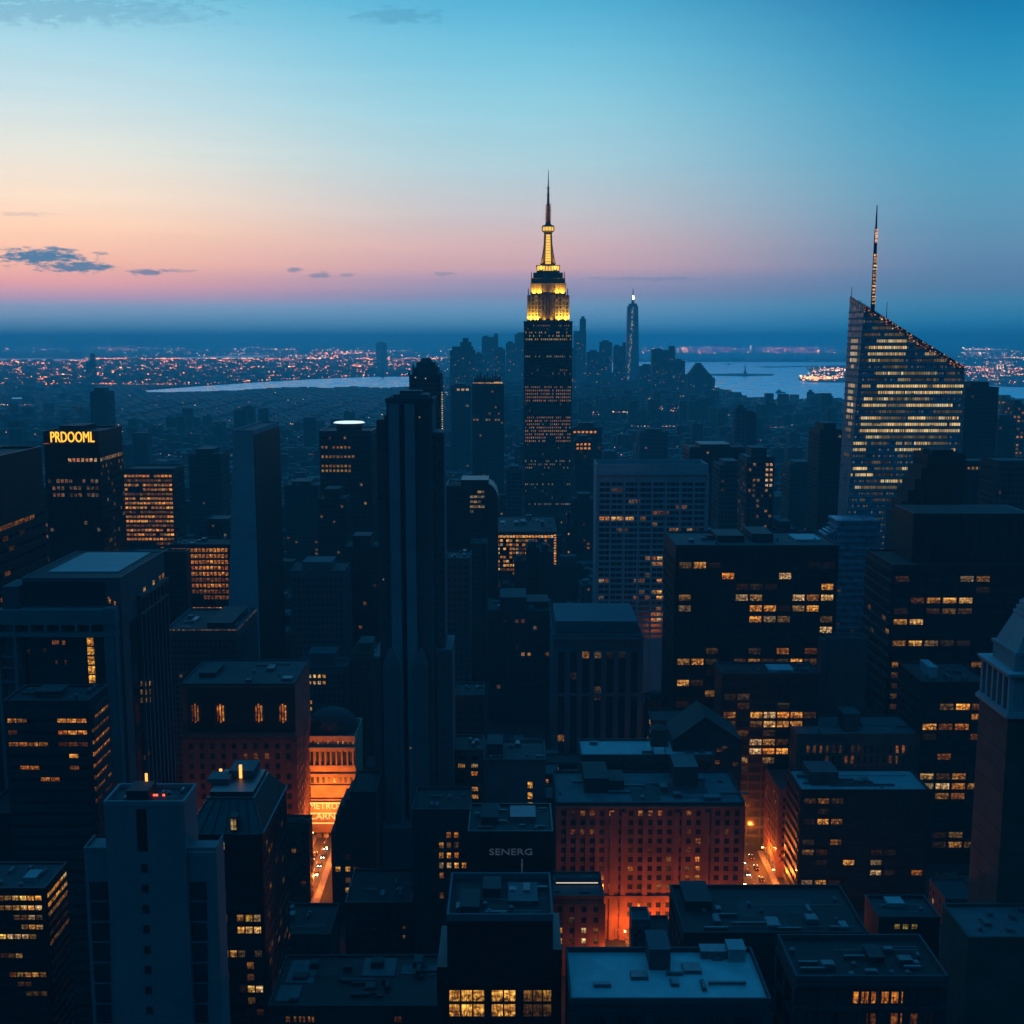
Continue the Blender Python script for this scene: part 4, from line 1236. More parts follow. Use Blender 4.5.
b = RB('warehouse', 'building with broad bright blue white roof and raised parapet, nearest the bottom edge', 570, 771, 1004, 290, pyb=952, wall='dark_concrete', roof='roof_white', ref='the broad bright roof', bot=1100, parapet=1.6)
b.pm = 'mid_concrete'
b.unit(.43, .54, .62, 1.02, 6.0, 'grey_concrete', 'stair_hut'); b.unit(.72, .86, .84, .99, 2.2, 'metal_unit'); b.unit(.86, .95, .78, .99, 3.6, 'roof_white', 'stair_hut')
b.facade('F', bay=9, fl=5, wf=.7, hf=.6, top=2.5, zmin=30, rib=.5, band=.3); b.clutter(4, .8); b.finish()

b = RB('brick_block', 'dark flat roofed block in front of the glowing avenue', 684, 868, 936, 350, pyb=888, wall='dark_concrete', roof='roof_dark', ref='the dark flat roofed block', bot=1000, parapet=1.3)
b.facade('L', bay=5, fl=5, wf=.7, hf=.6, top=2, zmin=3, rib=.3, band=.2); b.facade('F', bay=6, fl=5, wf=.5, hf=.6, top=3, zmin=20, rib=.2, band=.2)
b.unit(.05, .2, .5, .95, 3, 'dark_concrete'); b.clutter(9, 1.8); b.roof_patches(3); b.finish()

b = RB('stone_building', 'dark stone building with a long glowing orange window band at lower right', 796, 948, 981, 290, pyb=939, wall='dark_concrete', roof='roof_dark', ref='the stone building with orange band', bot=1100, parapet=1.5)
b.pm = 'mid_concrete'
for (p0, p1, g) in ((853, 864, .8), (864.5, 876, .8), (878, 890, .8), (890.5, 903, .7)):
    a, c_ = at(p0, 991.5, 290), at(p1, 1003, 290); b.put('F', (a[0] + c_[0]) / 2, (a[2] + c_[2]) / 2, (c_[0] - a[0]) * .95, a[2] - c_[2], (1, .42, .07), g)
for (p0, p1, g) in ((804, 816, 0), (826, 838, 0), (866, 876, .25), (890, 902, .45), (907, 919, .2), (925, 932, .06)):
    a, c_ = at(p0, 1013, 290), at(p1, 1032, 290); b.put('F', (a[0] + c_[0]) / 2, (a[2] + c_[2]) / 2, (c_[0] - a[0]) * .9, a[2] - c_[2], (1, .36, .07), g)
for p0 in range(800, 950, 10):
    q = at(p0, 988, 290); b.wall.box(q[0] - .35, q[0] + .35, 289.5, 290, 40, q[2] + .6)
b.wall.box(b.x0, b.x1, 289.2, 290, b.z - 1.6, b.z - .6); q = at(870, 1007.5, 290); b.wall.box(b.x0, b.x1, 289.3, 290, q[2] - .5, q[2] + .3)
b.facade('L', bay=7, fl=9, wf=.8, hf=.7, top=2.5, zmin=40, rib=.5, band=.3)
b.unit(.55, .65, .4, .7, 1.5, 'dark_concrete'); b.clutter(8, 1.4); b.finish()

b = RB('roof_house', 'low building with sloping skylight and three small yellow green windows', 879, 940, 920, 360, pyb=898, wall='dark_concrete', roof='roof_mid', ref='the low building with yellow green windows', bot=940)
for px in (897, 905.5, 914.5):
    q = at(px, 926.5, 360); b.put('F', q[0], q[2], 1.9, 1.6, (.75, .72, .16), .62)
b.unit(.28, .55, .55, .85, 1.2, 'roof_white', 'skylight'); b.clutter(2, 1); b.finish()

# ornate brick tower at the right edge
def ornate():
    Y = 330.0
    p = at(1008, 718, Y); X0 = p[0]; Z0 = p[2]; Y1 = Y + 21; X1 = X0 + 52
    root = empty('brick_tower', ((X0 + X1) / 2, Y + 10, 0), 'brown brick tower crowned by a pale stone colonnade and stepped roof', 'tower'); loc = ((X0 + X1) / 2, Y + 10, 0)
    w = MB(); w.box(X0, X1, Y, Y1, 0, Z0)
    for z in range(20, int(Z0), 6):
        w.box(X0 - .12, X1, Y - .12, Y1, z, z + .35)
    w.build('wall', ['brown_brick'], root, loc)
    c = MB(); c.box(X0 - 1, X1 + 1, Y - 1, Y1 + 1, Z0, Z0 + 1.0); c.box(X0 - .6, X1 + .6, Y - .6, Y1 + .6, Z0 + 1, Z0 + 1.6)
    hz_ = 10.5; zc = Z0 + 1.6
    c.box(X0 + 1.2, X1 - 1, Y + 1.2, Y1 - 1, zc, zc + hz_)
    for i in range(6):
        v = Y + .3 + i * (Y1 - Y - 1.2) / 5; c.box(X0 - .1, X0 + 1.1, v - .35, v + .85, zc, zc + hz_)
    for i in range(11):
        u = X0 + .3 + i * 5.0; c.box(u - .35, u + .9, Y - .1, Y + 1.1, zc, zc + hz_)
    c.box(X0 - .7, X1 + .7, Y - .7, Y1 + .7, zc + hz_, zc + hz_ + .7); c.box(X0 - 1.1, X1 + 1.1, Y - 1.1, Y1 + 1.1, zc + hz_ + .7, zc + hz_ + 1.3)
    c.build('colonnade', ['white_stone'], root, loc)
    z = zc + hz_ + 1.3; a = MB()
    a.box(X0 + 2.4, X1 - 2, Y + 2.4, Y1 - 2, z, z + 4.6); a.box(X0 + 1.9, X1 - 1.5, Y + 1.9, Y1 - 1.5, z + 4.6, z + 5.5)
    a.box(X0 + 1.6, X0 + 3.2, Y + 1.6, Y + 3.2, z, z + 5.0)
    a.build('attic', ['white_stone'], root, loc)
    r_ = MB(); cx, cy_ = (X0 + X1) / 2, (Y + Y1) / 2
    z += 5.5; r_.frustum(cx, cy_, z, z + 9, 23.2, 8.0, 19.4, 5.2)
    r_.build('roof', ['copper_green'], root, loc)
    t = MB(); z += 9
    for k in range(3): t.box(cx - 19.6 + k * .6, cx + 19.6 - k * .6, cy_ - 5.4 + k * .5, cy_ + 5.4 - k * .5, z + k * 1.5, z + k * 1.5 + .9); t.box(cx - 19 + k * .6, cx + 19 - k * .6, cy_ - 4.9 + k * .5, cy_ + 4.9 - k * .5, z + k * 1.5 + .9, z + k * 1.5 + 1.5)
    t.frustum(cx, cy_, z + 4.5, z + 22, 17, 3.6, 5, 1.5)
    t.build('roof_crown', ['white_stone'], root, loc)
    BUILD.append(type('T', (), dict(x0=X0 - 16, x1=X1, y0=Y, y1=Y1, vis=(978, 1100, 560), bot=1100, ref='the ornate brick tower', name='ornate', z=Z0))())


ornate()
b = RB('brick_wing', 'lower brick wing with pale blue roof slice at the foot of the ornate tower', 968, 1060, 941, 308, D=20, wall='brown_brick', roof='roof_grey', ref='the brick wing', bot=1100)
b.clutter(3, 1); b.finish()

# ------------------------------------------------------------------ tall slab in the centre left
def central():
    Y = 530.0
    def X(px, py=600): return at(px, py, Y)[0]
    def Z(py): return at(400, py, Y)[2]
    root = empty('tall_slab', (X(405), Y + 14, 0), 'tall dark stepped tower with plain vertical piers left of the spire skyscraper', 'skyscraper'); loc = (X(405), Y + 14, 0)
    w = MB()
    ctr = 512
    def sx(px, py): return at(px, py, Y)[0]
    xl, xr_ = sx(376.5, 440), sx(443, 440)
    a, b_ = sx(386, 410), sx(432, 410)
    w.box(a, b_, Y + 1.5, Y + 26, 0, Z(401))
    w.box(sx(392, 400), sx(427, 400), Y + 5, Y + 22, Z(401), Z(395)); w.box(sx(398, 400), sx(420, 400), Y + 8, Y + 19, Z(395), Z(391.5))
    w.box(xl, a, Y + 3.5, Y + 24, 0, Z(420)); w.box(b_, xr_, Y + 3.5, Y + 24, 0, Z(433))
    w.box(xl + 3, a, Y + 5, Y + 22, Z(420), Z(416))
    # wider base steps
    w.box(sx(373, 655), sx(380, 655), Y + 1, Y + 28, 0, Z(657)); w.box(b_ + 1, sx(452, 655), Y + 1, Y + 28, 0, Z(650))
    w.box(sx(372, 800), sx(446, 800), Y - 7, Y + 1.4, 0, Z(822))
    w.box(sx(366, 800), sx(450, 800), Y - 4, Y + 1.2, 0, Z(850))
    # buttress wedges
    for px in (391, 421):
        x = sx(px, 655); w.box(x - 3.5, x + 3.5, Y - 3, Y + 1.5, 0, Z(662)); w.frustum(x, Y - .8, Z(662), Z(648), 3.5, 2.2, .8, 1.2)
    for (p, q, zt_, n_) in ((xl, a, Z(421), 4), (b_, xr_, Z(434), 4)):
        for i in range(n_ + 1): x = p + (q - p) * i / n_; w.box(x - .25, x + .25, Y + 2.6, Y + 3.5, 0, zt_)
    for px in (387.2, 415.8, 418.5, 421.5, 424.5, 427.5): x = sx(px, 410); w.box(x - .22, x + .22, Y + .9, Y + 1.5, 0, Z(403))
    for (p, q, zt_) in ((sx(373, 655), sx(380, 655), Z(658)), (b_ + 2, sx(452, 655) - 1, Z(651))):
        for i in range(4): x = p + (q - p) * i / 3; w.box(x - .3, x + .3, Y + .3, Y + 1, 0, zt_)
    # floors on the wings
    z = 20
    while z < Z(422) - 3:
        w.box(xl - .3, a, Y + 3.0, Y + 3.5, z, z + 1.7)
        if z < Z(436): w.box(b_, xr_ + .3, Y + 3.0, Y + 3.5, z, z + 1.7)
        z += 4.0
    w.build('wall', ['pale_concrete'], root, loc)
    pc = MB()
    for (p0, p1) in ((388.5, 399), (404.5, 414.5)):
        pc.box(sx(p0, 410), sx(p1, 410), Y - .6, Y + 1.5, 0, Z(404))
    pc.build('pier', ['pier_stone'], root, loc)
    gr = MB(); gr.box(sx(400, 410), sx(403.5, 410), Y + 1.3, Y + 1.52, 0, Z(405)); gr.build('window_groove', ['dark_glass'], root, loc)
    rnd = random.Random(3); c = MB()
    for k in range(40):
        px = rnd.choice([rnd.uniform(378, 386), rnd.uniform(434, 442)]); py = rnd.uniform(440, 640)
        x, z = sx(px, py), Z(py); c.box(x, x + 1.5, Y + 2.9, Y + 3.1, z, z + 1.4, 0, (.5, .7, 1, rnd.uniform(0, .03)), False)
    for px, py in ((419, 418), (383, 580), (410, 748)):
        q = at(px, py, Y); c.box(q[0], q[0] + .6, Y - .9, Y - .7, q[2], q[2] + .8, 0, (1, .85, .7, .35), False)
    o = c.build('windows', ['pane_glass'], root, loc); o['kind'] = 'stuff'
    pr = MB(); pr.box(a - .4, b_ + .4, Y + 1.1, Y + 1.9, Z(401) - .8, Z(401) + 1.2); pr.box(a - .4, a + .4, Y + 1.9, Y + 26, Z(401) - .8, Z(401) + 1.2); pr.box(b_ - .4, b_ + .4, Y + 1.9, Y + 26, Z(401) - .8, Z(401) + 1.2)
    pr.build('parapet', ['mid_concrete'], root, loc)
    BUILD.append(type('T', (), dict(x0=sx(366, 800), x1=sx(452, 655), y0=Y - 7, y1=Y + 28, vis=(372, 447, 398), bot=900, ref='the tall dark stepped tower', name='slab', z=Z(401)))())


central()

# ================================================================== NAMED BUILDINGS, CENTRE
# ornate crown tower behind the slab, with a string of lights down its corner
b = RB('crown_tower', 'dark tower with ornate crown and a string of lights down its right corner', 409, 441, 375, 1000, D=34, wall='mid_concrete', roof='roof_dark', ref='the crown tower', bot=520, parapet=0)
cx = (b.x0 + b.x1) / 2; cyy = (b.y0 + b.y1) / 2; hw = (b.x1 - b.x0) / 2
b.facade('F', bay=2.6, fl=4, wf=.6, hf=.6, top=3, zmin=80, rib=.7, band=.1, prob=scatter(.02, .3), own=False)
cr = MB(); cr.box(cx - hw * .8, cx + hw * .8, cyy - 13, cyy + 13, b.z, b.z + 6); cr.box(cx - hw * .58, cx + hw * .58, cyy - 9, cyy + 9, b.z + 6, b.z + 10.5)
for k in range(9):
    x = cx - hw + k * hw / 4
    cr.frustum(x, b.y0 + .6, b.z, b.z + 4 + 2 * (k % 2), .9, .6, .2, .2)
for k in range(7):
    x = cx - hw * .75 + k * hw * .25; cr.frustum(x, cyy - 12.5, b.z + 6, b.z + 10, .8, .6, .15, .15)
cr.frustum(cx, cyy, b.z + 10.5, b.z + 14, hw * .4, 5, hw * .25, 3); cr.build('crown', ['mid_concrete'], b.root, b.c)
sg = MB(); z = at(441, 500, 1000)[2]; rr_ = random.Random(8)
while z < at(441, 392, 1000)[2]:
    sg.box(b.x1 + .3, b.x1 + 1.3, b.y0 - .9, b.y0 - .1, z, z + .8, 0, (1, .70, .42, rr_.uniform(.5, .95)), False); z += 1.9
for px, py in ((415, 378), (425, 379)):
    q = at(px, py, 1000); sg.box(q[0], q[0] + .9, b.y0 - .9, b.y0 - .5, q[2], q[2] + .9, 0, (.8, .9, 1, .6), False)
o = sg.build('string_lights', ['fine_pane'], b.root, b.c); o['kind'] = 'stuff'
b.finish()

b = RB('banded_tower', 'hazy tower with a glowing cornice line and dark ragged top left of the spire', 472, 504, 384, 1700, D=50, wall='mid_concrete', roof='roof_dark', ref='the tower with glowing cornice', bot=480, parapet=0)
b.facade('F', bay=4, fl=4.5, wf=.6, hf=.6, top=4, zmin=20, rib=.9, band=.1, prob=lambda i, j, nc, nr, r: (.4 if r.random() < .5 else 0) if j == 10 else (.3 if r.random() < .015 else 0), own=False)
lw = MB(); lw.box(b.x0 + 1.5, b.x1 - 1.5, b.y0 - 1.2, b.y0 - .6, b.z + .8, b.z + 2.2, 0, (1, .68, .34, .55), False); lw.box(b.x1 - 14, b.x1 - 3, b.y0 - 1.6, b.y0 - 1.3, b.z + 1.0, b.z + 3.0, 0, (1, .7, .35, .8), False)
lw.build('cornice_light', ['pane_glass'], b.root, b.c)
cr = MB(); cx = (b.x0 + b.x1) / 2; hw = (b.x1 - b.x0) / 2
cr.box(cx - hw * .86, cx + hw * .78, b.y0 + 6, b.y1 - 6, b.z, b.z + 7)
for k in range(11): cr.frustum(cx - hw * .8 + k * hw * .155, b.y0 + 8, b.z + 7, b.z + 10 + 3 * ((k * 7) % 3), 1.6, 1.6, .7, .7)
cr.build('crown', ['dark_concrete'], b.root, b.c); b.finish()

b = RB('grid_building', 'wide pale grid fronted office slab with two bright window rows', 597, 708, 473, 850, D=34, wall='slab_white', roof='roof_dark', ref='the pale grid slab', bot=700, parapet=6.5)
L = [(616, 490, .25), (620, 490, .2), (632, 500, .4), (640, 500, .3), (655, 510, .45), (661, 510, .4), (667, 510, .3), (680, 509, .3), (686, 509, .4), (602, 516, .9), (608, 516, .95), (616, 516, 1), (622, 516, .95), (628, 516, .9), (634, 516, .9),
     (602, 521, 1), (608, 521, 1), (616, 521, 1), (622, 521, 1), (628, 521, .95), (634, 521, .9), (641, 521, .5), (653, 522, .4), (618, 532, .3), (628, 532, .25), (674, 530, .6), (680, 530, .7), (688, 530, .5), (651, 556, .6), (656, 556, .7), (661, 556, .75), (652, 563, .7),
     (657, 563, .8), (662, 563, .8), (602, 580, .6), (608, 580, .5), (638, 580, .4), (644, 580, .45), (650, 577, .3), (662, 580, .9), (639, 592, .4), (645, 598, .4), (637, 599, .4), (653, 593, .6), (657, 594, .8), (662, 594, .9), (660, 600, .9), (664, 600, .8), (657, 606, .4), (652, 614, .6), (657, 614, .6),
     (662, 614, .7), (651, 620, .7), (656, 620, .7), (662, 620, .8), (602, 598, .3)]
b.facade('F', bay=4.15, fl=4.2, wf=.9, hf=.6, top=6, zmin=40, rib=.3, band=.35, lit=L, m0=1.8, pal=AMBER + WARM, px_min=2, prob=scatter(.02, .1))
for i in range(0, 9):
    x = b.x0 + i * (b.x1 - b.x0) / 8; b.wall.box(x - .7, x + .7, b.y0 - 1.2, b.y0, 0, b.z - .2)
b.wall.box(b.x0, b.x1, b.y0 - 1.25, b.y0, b.z - 1.4, b.z - .1); b.finish()

b = RB('pier_building', 'grey stone block with eight tall dark window bays between piers', 553, 643, 637, 700, pyb=612, wall='grey_concrete', roof='roof_dark', ref='the block with tall dark bays', bot=757)
L = [(583, 655, .5), (594, 655, .25), (569, 677, .12), (593, 690, .2), (594, 698, .18), (555, 735, .4), (615, 655, .08), (628, 656, .08)]
b.facade('F', bay=8.2, fl=4.4, wf=.56, hf=.95, top=9, zmin=4, rib=1.2, band=.05, lit=L, cols=7, m0=1.4, pal=WARM + PALE, px_min=2)
b.wall.box(b.x0, b.x1, b.y0 - 1.25, b.y0, b.z - 37, b.z - 35)
b.wall.box(b.x0 + 2, b.x1 - 2, b.y0 + 12, b.y1 - 4, b.z, b.z + 7); b.wall.box(b.x0 - .4, b.x1 + .4, b.y0 - 1.4, b.y0, b.z - 2, b.z - .2)
b.clutter(4, 2); b.finish()

b = RB('office_tower', 'dark tower with scattered pin lights left of the block with tall bays', 488, 552, 612, 780, D=40, wall='dark_concrete', roof='roof_dark', ref='the tower with pin lights', bot=745)
L = [(520, 657, .7), (525, 657, .7), (532, 657, .6), (545, 657, .4), (516, 624, .3), (524, 624, .3), (536, 625, .3), (510, 707, .3), (514, 715, .3), (529, 715, .7), (533, 715, .7), (541, 715, .85), (543, 700, .3), (545, 692, .25), (508, 716, .4), (491, 734, .7), (498, 686, .3)]
b.facade('F', bay=3.8, fl=4.6, wf=.6, hf=.5, top=4, zmin=20, rib=.3, band=.2, lit=L, prob=scatter(.025, .25), pal=WARM + PALE, px_min=2)
b.wall.box(b.x0 + 8, b.x0 + 26, b.y0 + 5, b.y1 - 5, b.z, b.z + 9); b.wall.box(b.x0 + 22, b.x1 - 2, b.y0 + 12, b.y1 - 5, b.z, b.z + 4.5)
b.clutter(3, 2); b.finish()

b = RB('office_tower', 'flat roofed tower outlined by an orange band of windows and lit corners', 490, 557, 533, 1000, pyb=517, wall='mid_concrete', roof='roof_mid', ref='the tower outlined in orange', bot=600)
rn = random.Random(21)


def ulit(i, j, nc, nr, r):
    if j < 1: return r.uniform(.7, 1)
    if i < 1 or i > nc - 2: return 0
    dep = 12 - abs(i / nc - .25) * 10 if i / nc < .55 else 5.5 - abs(i / nc - .75) * 6
    return r.uniform(.15, .95) if j < dep * .8 and r.random() < .68 else (r.uniform(.05, .2) if r.random() < .05 else 0)


b.facade('F', bay=2.6, fl=3.6, wf=.8, hf=.55, top=1.2, zmin=10, rib=.2, band=.2, prob=ulit, pal=AMBER + WARM, own=False, m0=3)
cl = MB()
for px, p1 in ((492, 582), (555, 565)):
    py = 535
    while py < p1:
        q = at(px, py, 1000); cl.box(q[0] - .9, q[0] + .9, b.y0 - .9, b.y0 - .4, q[2] - .6, q[2] + .6, 0, (1, .48, .18, rn.uniform(.6, .95)), False); py += 2.6
o = cl.build('corner_lights', ['pane_glass'], b.root, b.c); o['kind'] = 'stuff'
b.clutter(8, 4); b.finish()

for i, (p0, p1, py, Y, lb, rf) in enumerate([
    (500, 514, 588, 930, 'slim dark block under the left end of the orange outlined tower', 'the slim dark block'),
    (514, 526, 562, 940, 'narrow stepped silhouette tower before the orange outlined tower', 'the narrow silhouette tower'),
    (526, 541, 549, 950, 'flat topped silhouette tower before the middle of the orange outlined tower', 'the flat silhouette tower'),
    (540, 553, 553, 925, 'dark silhouette tower before the right side of the orange outlined tower', 'the dark silhouette tower')]):
    b = RB('tower', lb, p0, p1, py, Y, D=20, wall='dark_concrete', roof='roof_dark', ref=rf, bot=612)
    b.facade('F', bay=3.2, fl=4, wf=.6, hf=.5, top=3, zmin=40, prob=scatter(.02, .25), own=False)
    b.wall.box(b.x0 + 2, b.x1 - 4, b.y0 + 4, b.y1 - 4, b.z, b.z + 3 + i); b.finish()

b = RB('office_tower', 'dark round shouldered tower with thin yellow lines of light near its top', 446, 486, 487, 950, D=36, wall='dark_steel', roof='roof_dark', ref='the round shouldered tower', bot=560)
L = []
b.facade('F', bay=2.8, fl=4.0, wf=.85, hf=.5, top=2, zmin=20, rib=.15, band=.3, own=False, pal=[(1, .75, .42), (.8, .8, .7)],
         prob=lambda i, j, nc, nr, r: r.uniform(.2, .5) if (i / nc > .5 and j in (0, 1, 2, 3)) and r.random() < .8 else (r.uniform(.1, .35) if r.random() < .05 else 0))
x1 = at(498, 480, 955)[0]; n = 8
for i in range(n):
    a0 = pi / 2 * i / n; a1 = pi / 2 * (i + 1) / n; b.wall.box(b.x1 - .1 + (x1 - b.x1) * sin(a0), b.x1 + (x1 - b.x1) * sin(a1), b.y0 + 2, b.y1, 0, b.z + 3 - 12 * (1 - cos(a1)))
b.wall.box(b.x0 + 12, b.x1 + 2, b.y0 + 2.2, b.y1 - 3, b.z, b.z + 5.5); b.clutter(4, 2); b.finish()

for (p0, p1, py, Y, D, w_, lb, rf, bt) in [
    (445, 470, 560, 760, 30, 'mid_concrete', 'plain ribbed grey tower just right of the tall dark stepped tower', 'the plain ribbed grey tower', 735),
    (470, 487, 545, 880, 30, 'dark_concrete', 'black narrow tower below the round shouldered tower', 'the black narrow tower', 720),
    (455, 484, 697, 640, 25, 'dark_concrete', 'low black block with grey ledge below the plain ribbed tower', 'the low black block', 750)]:
    b = RB('tower', lb, p0, p1, py, Y, D=D, wall=w_, roof='roof_dark', ref=rf, bot=bt)
    b.facade('F', bay=3.4, fl=4.2, wf=.62, hf=.5, top=3, zmin=20, prob=scatter(.02, .25), own=False, pal=PALE); b.clutter(3, 2); b.finish()

b = RB('brick_block', 'small brown block with a few warm windows behind the lettered black building', 440, 483, 752, 545, D=22, wall='brown_brick', roof='roof_dark', ref='the small brown block', bot=805)
L = [(449, 762, .45), (460, 762, .6), (469, 762, .35), (479, 762, .45), (470, 770, .95), (479, 770, .5), (449, 791, .4), (460, 791, .7), (470, 791, .85), (471, 799, .8), (479, 799, .85)]
b.facade('F', bay=4.9, fl=3.9, wf=.55, hf=.5, top=1, zmin=20, rib=.2, band=.15, lit=L, pal=WARM); b.clutter(3, 1.5); b.finish()

b = RB('stone_building', 'plain grey stone building with three small stacked yellow windows', 484, 546, 762, 500, pyb=742, wall='mid_concrete', roof='roof_mid', ref='the plain stone building', bot=812)
for py in (785, 795.5, 805.5):
    q = at(530, py, 500); b.put('F', q[0], q[2], 2.2, 2.9, (1, .58, .12), .9)
b.unit(.05, .3, .2, .7, 6, 'mid_concrete'); b.clutter(4, 2); b.finish()

b = RB('brick_block', 'narrow dark block with two columns of small yellow windows', 412, 470, 812, 450, D=24, wall='dark_concrete', roof='roof_dark', ref='the narrow block with yellow columns', bot=960)
L = [(452, 837, .55), (457, 837, .55), (452, 848, .35), (457, 848, .3), (452, 859, .8), (457, 859, .8), (452, 869, .95), (457, 869, .9), (438, 848, .5), (438, 859, .6), (438, 870, .55), (438, 880, .45), (438, 892, .3), (465, 866, .6)]
b.facade('F', bay=2.7, fl=4.3, wf=.62, hf=.55, top=7.5, zmin=10, rib=.15, band=.12, lit=L, px_min=2); b.clutter(3, 1.5); b.finish()

b = RB('corner_building', 'black chamfered building hiding the right side of the glowing facade', 350, 376, 794, 500, D=26, wall='dark_concrete', roof='roof_dark', ref='the black chamfered building', bot=930)
prev = b.x0
for px, py in ((345, 800), (340, 807), (335.5, 816), (331, 832)):
    q = at(px, py, 500); b.wall.box(q[0], prev, 500, 500 + 26 - (350 - px) * .4, 0, q[2]); b.wall.box(q[0], prev, 500.4, 525 - (350 - px) * .4, q[2], q[2] + .3); prev = q[0]
for px, py, g in ((338, 869, .7), (348, 869, .75), (356, 869, .15), (348, 880, .3), (348, 890, .7), (356, 890, .15), (338, 880, 0), (338, 890, 0), (356, 880, 0), (364, 869, 0), (364, 880, 0), (348, 857, .06), (338, 857, 0), (356, 857, 0)):
    q = at(px, py, 500); b.put('F', q[0], q[2], 2.3, 2.3, (1, .58, .15), g)
b.finish()

# ================================================================== LEFT
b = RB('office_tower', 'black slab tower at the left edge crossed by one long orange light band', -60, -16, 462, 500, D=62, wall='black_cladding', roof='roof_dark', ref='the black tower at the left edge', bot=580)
b.facade('R', bay=6, fl=5.2, wf=.95, hf=.4, top=28, zmin=40, rib=.1, band=.5, dark=True, pal=AMBER,
         lit=[(x, 530 - x * .34 - 7, .4) for x in range(1, 34, 3)] + [(3, 526, .35), (12, 529, .3), (6, 539, .2), (20, 536, .15), (9, 548, .2), (5, 574, .35), (10, 573, .4), (2, 596, .5)])
b.finish()

b = RB('office_tower', 'dark tower topped by bright yellow letters on its sign band', 43, 98, 433, 700, D=43, wall='black_cladding', roof='roof_mid', ref='the tower with yellow letters', bot=575)
pr_ = lambda i, j, nc, nr, r: (r.uniform(.15, .4) if r.random() < .55 else 0) if j in (3, 4, 5) else (r.uniform(.4, .7) if (j == 0 and i > nc * .35) else (.25 if r.random() < .03 else 0))
b.facade('F', bay=2.4, fl=4.2, wf=.7, hf=.5, top=14, zmin=20, rib=.25, band=.2, prob=pr_, own=False, pal=PALE + ROSE)
b.facade('R', bay=2.8, fl=4.2, wf=.7, hf=.5, top=14, zmin=20, rib=.25, band=.2, own=False, pal=PALE,
         prob=lambda i, j, nc, nr, r: r.uniform(.3, .6) if j == 0 else (r.uniform(.1, .35) if r.random() < .12 else (.35 if j == 27 else 0)))
t = text_mesh('PRDOOML', 9.0, .4, 'sign_yellow', 'sign_letters'); q = at(72.5, 437.5, 700)
t.parent = b.root; t.location = (q[0] - b.c[0], 700 - .6 - b.c[1], q[2] - b.c[2])
wd = t.dimensions.x; want = at(94, 437, 700)[0] - at(50.5, 437, 700)[0]; t.scale = (want / max(wd, 1), 1, 1)
rl = MB(); z = at(60, 443.5, 700)[2]; rl.box(b.x0, b.x1 + .3, b.y0 - .4, b.y0, z - .4, z + .3); rl.box(b.x1, b.x1 + .4, b.y0, b.y1, z - .4, z + .3); rl.build('ledge', ['roof_grey'], b.root, b.c)
lr = MB(); lr.box(b.x0, b.x0 + 5, b.y0 - .8, b.y0 - .5, z - .3, z + .3, 0, (1, .3, .15, .4), False); lr.build('ledge_light', ['pane_glass'], b.root, b.c)
b.unit(.15, .6, .3, .8, 3, 'dark_concrete'); b.finish()

b = RB('office_building', 'hazy office block with a broad grid of orange lit windows', 122, 173, 470, 950, D=32, wall='dark_concrete', roof='roof_mid', ref='the hazy block with orange grid', bot=560)
b.facade('F', bay=2.9, fl=3.7, wf=.82, hf=.5, top=3, zmin=10, rib=.2, band=.3, own=False, pal=AMBER,
         prob=lambda i, j, nc, nr, r: r.uniform(.3, .9) * (1 if (j * 5 % 7) < 5 else .45) if (r.random() < .93 and j < 15 or (r.random() < .7 and j < 19 and i > nc * .6)) else 0)
b.facade('R', bay=4, fl=3.7, wf=.8, hf=.5, top=3, zmin=60, own=False, prob=scatter(.05, .1), pal=ROSE); b.finish()

b = RB('office_building', 'block with an amber lit window grid under a dark roof', 170, 229, 546, 790, D=30, wall='dark_concrete', roof='roof_dark', ref='the block with amber grid', bot=602)
b.facade('F', bay=3.6, fl=4.1, wf=.8, hf=.62, top=.8, zmin=20, rib=.25, band=.3, pal=AMBER, px_min=2, cols=15, m0=.8,
         prob=lambda i, j, nc, nr, r: r.uniform(.55, .95) * (.55 if j in (5, 7, 8) else 1) if (i > 4 and j < 11 and j != 9 and (j != 8 or i > 7)) else (r.uniform(.3, .5) if (j == 0 and i < 5) else 0))
b.clutter(4, 2); b.finish()
b = RB('office_building', 'black block in front of the left half of the amber window grid', 164, 186, 553, 730, D=8, wall='black_cladding', roof='roof_dark', ref='the black block beside the amber grid', bot=605)
b.facade('F', bay=4, fl=4, wf=.7, hf=.5, top=3, zmin=40, prob=scatter(.01, .2), own=False); b.finish()

b = RB('stone_building', 'broad dark block with a string of lights along its roof edge', 166, 237, 631, 620, pyb=610, wall='mid_concrete', roof='roof_dark', ref='the block with roof edge lights', bot=690)
el = MB(); x = b.x0 + 1; rr_ = random.Random(9)
while x < b.x1 + .5:
    el.box(x, x + .55, b.y0 - .5, b.y0 - .2, b.z + .3, b.z + .9, 0, (1, .62, .38, rr_.uniform(.1, .5)), False); x += 1.0
v = b.y0
while v < b.y1: el.box(b.x1 + .2, b.x1 + .5, v, v + .5, b.z + .3, b.z + .8, 0, (1, .75, .55, rr_.uniform(.08, .3)), False); v += 1.3
o = el.build('edge_lights', ['pane_glass'], b.root, b.c); o['kind'] = 'stuff'
b.facade('F', bay=2.4, fl=3.2, wf=.6, hf=.5, top=4, zmin=10, own=False, prob=scatter(.01, .2)); b.facade('R', bay=2.4, fl=3.2, wf=.6, hf=.5, top=4, zmin=40, own=False)
b.unit(.55, .9, .1, .9, 3, 'dark_concrete'); b.clutter(4, 2); b.finish()

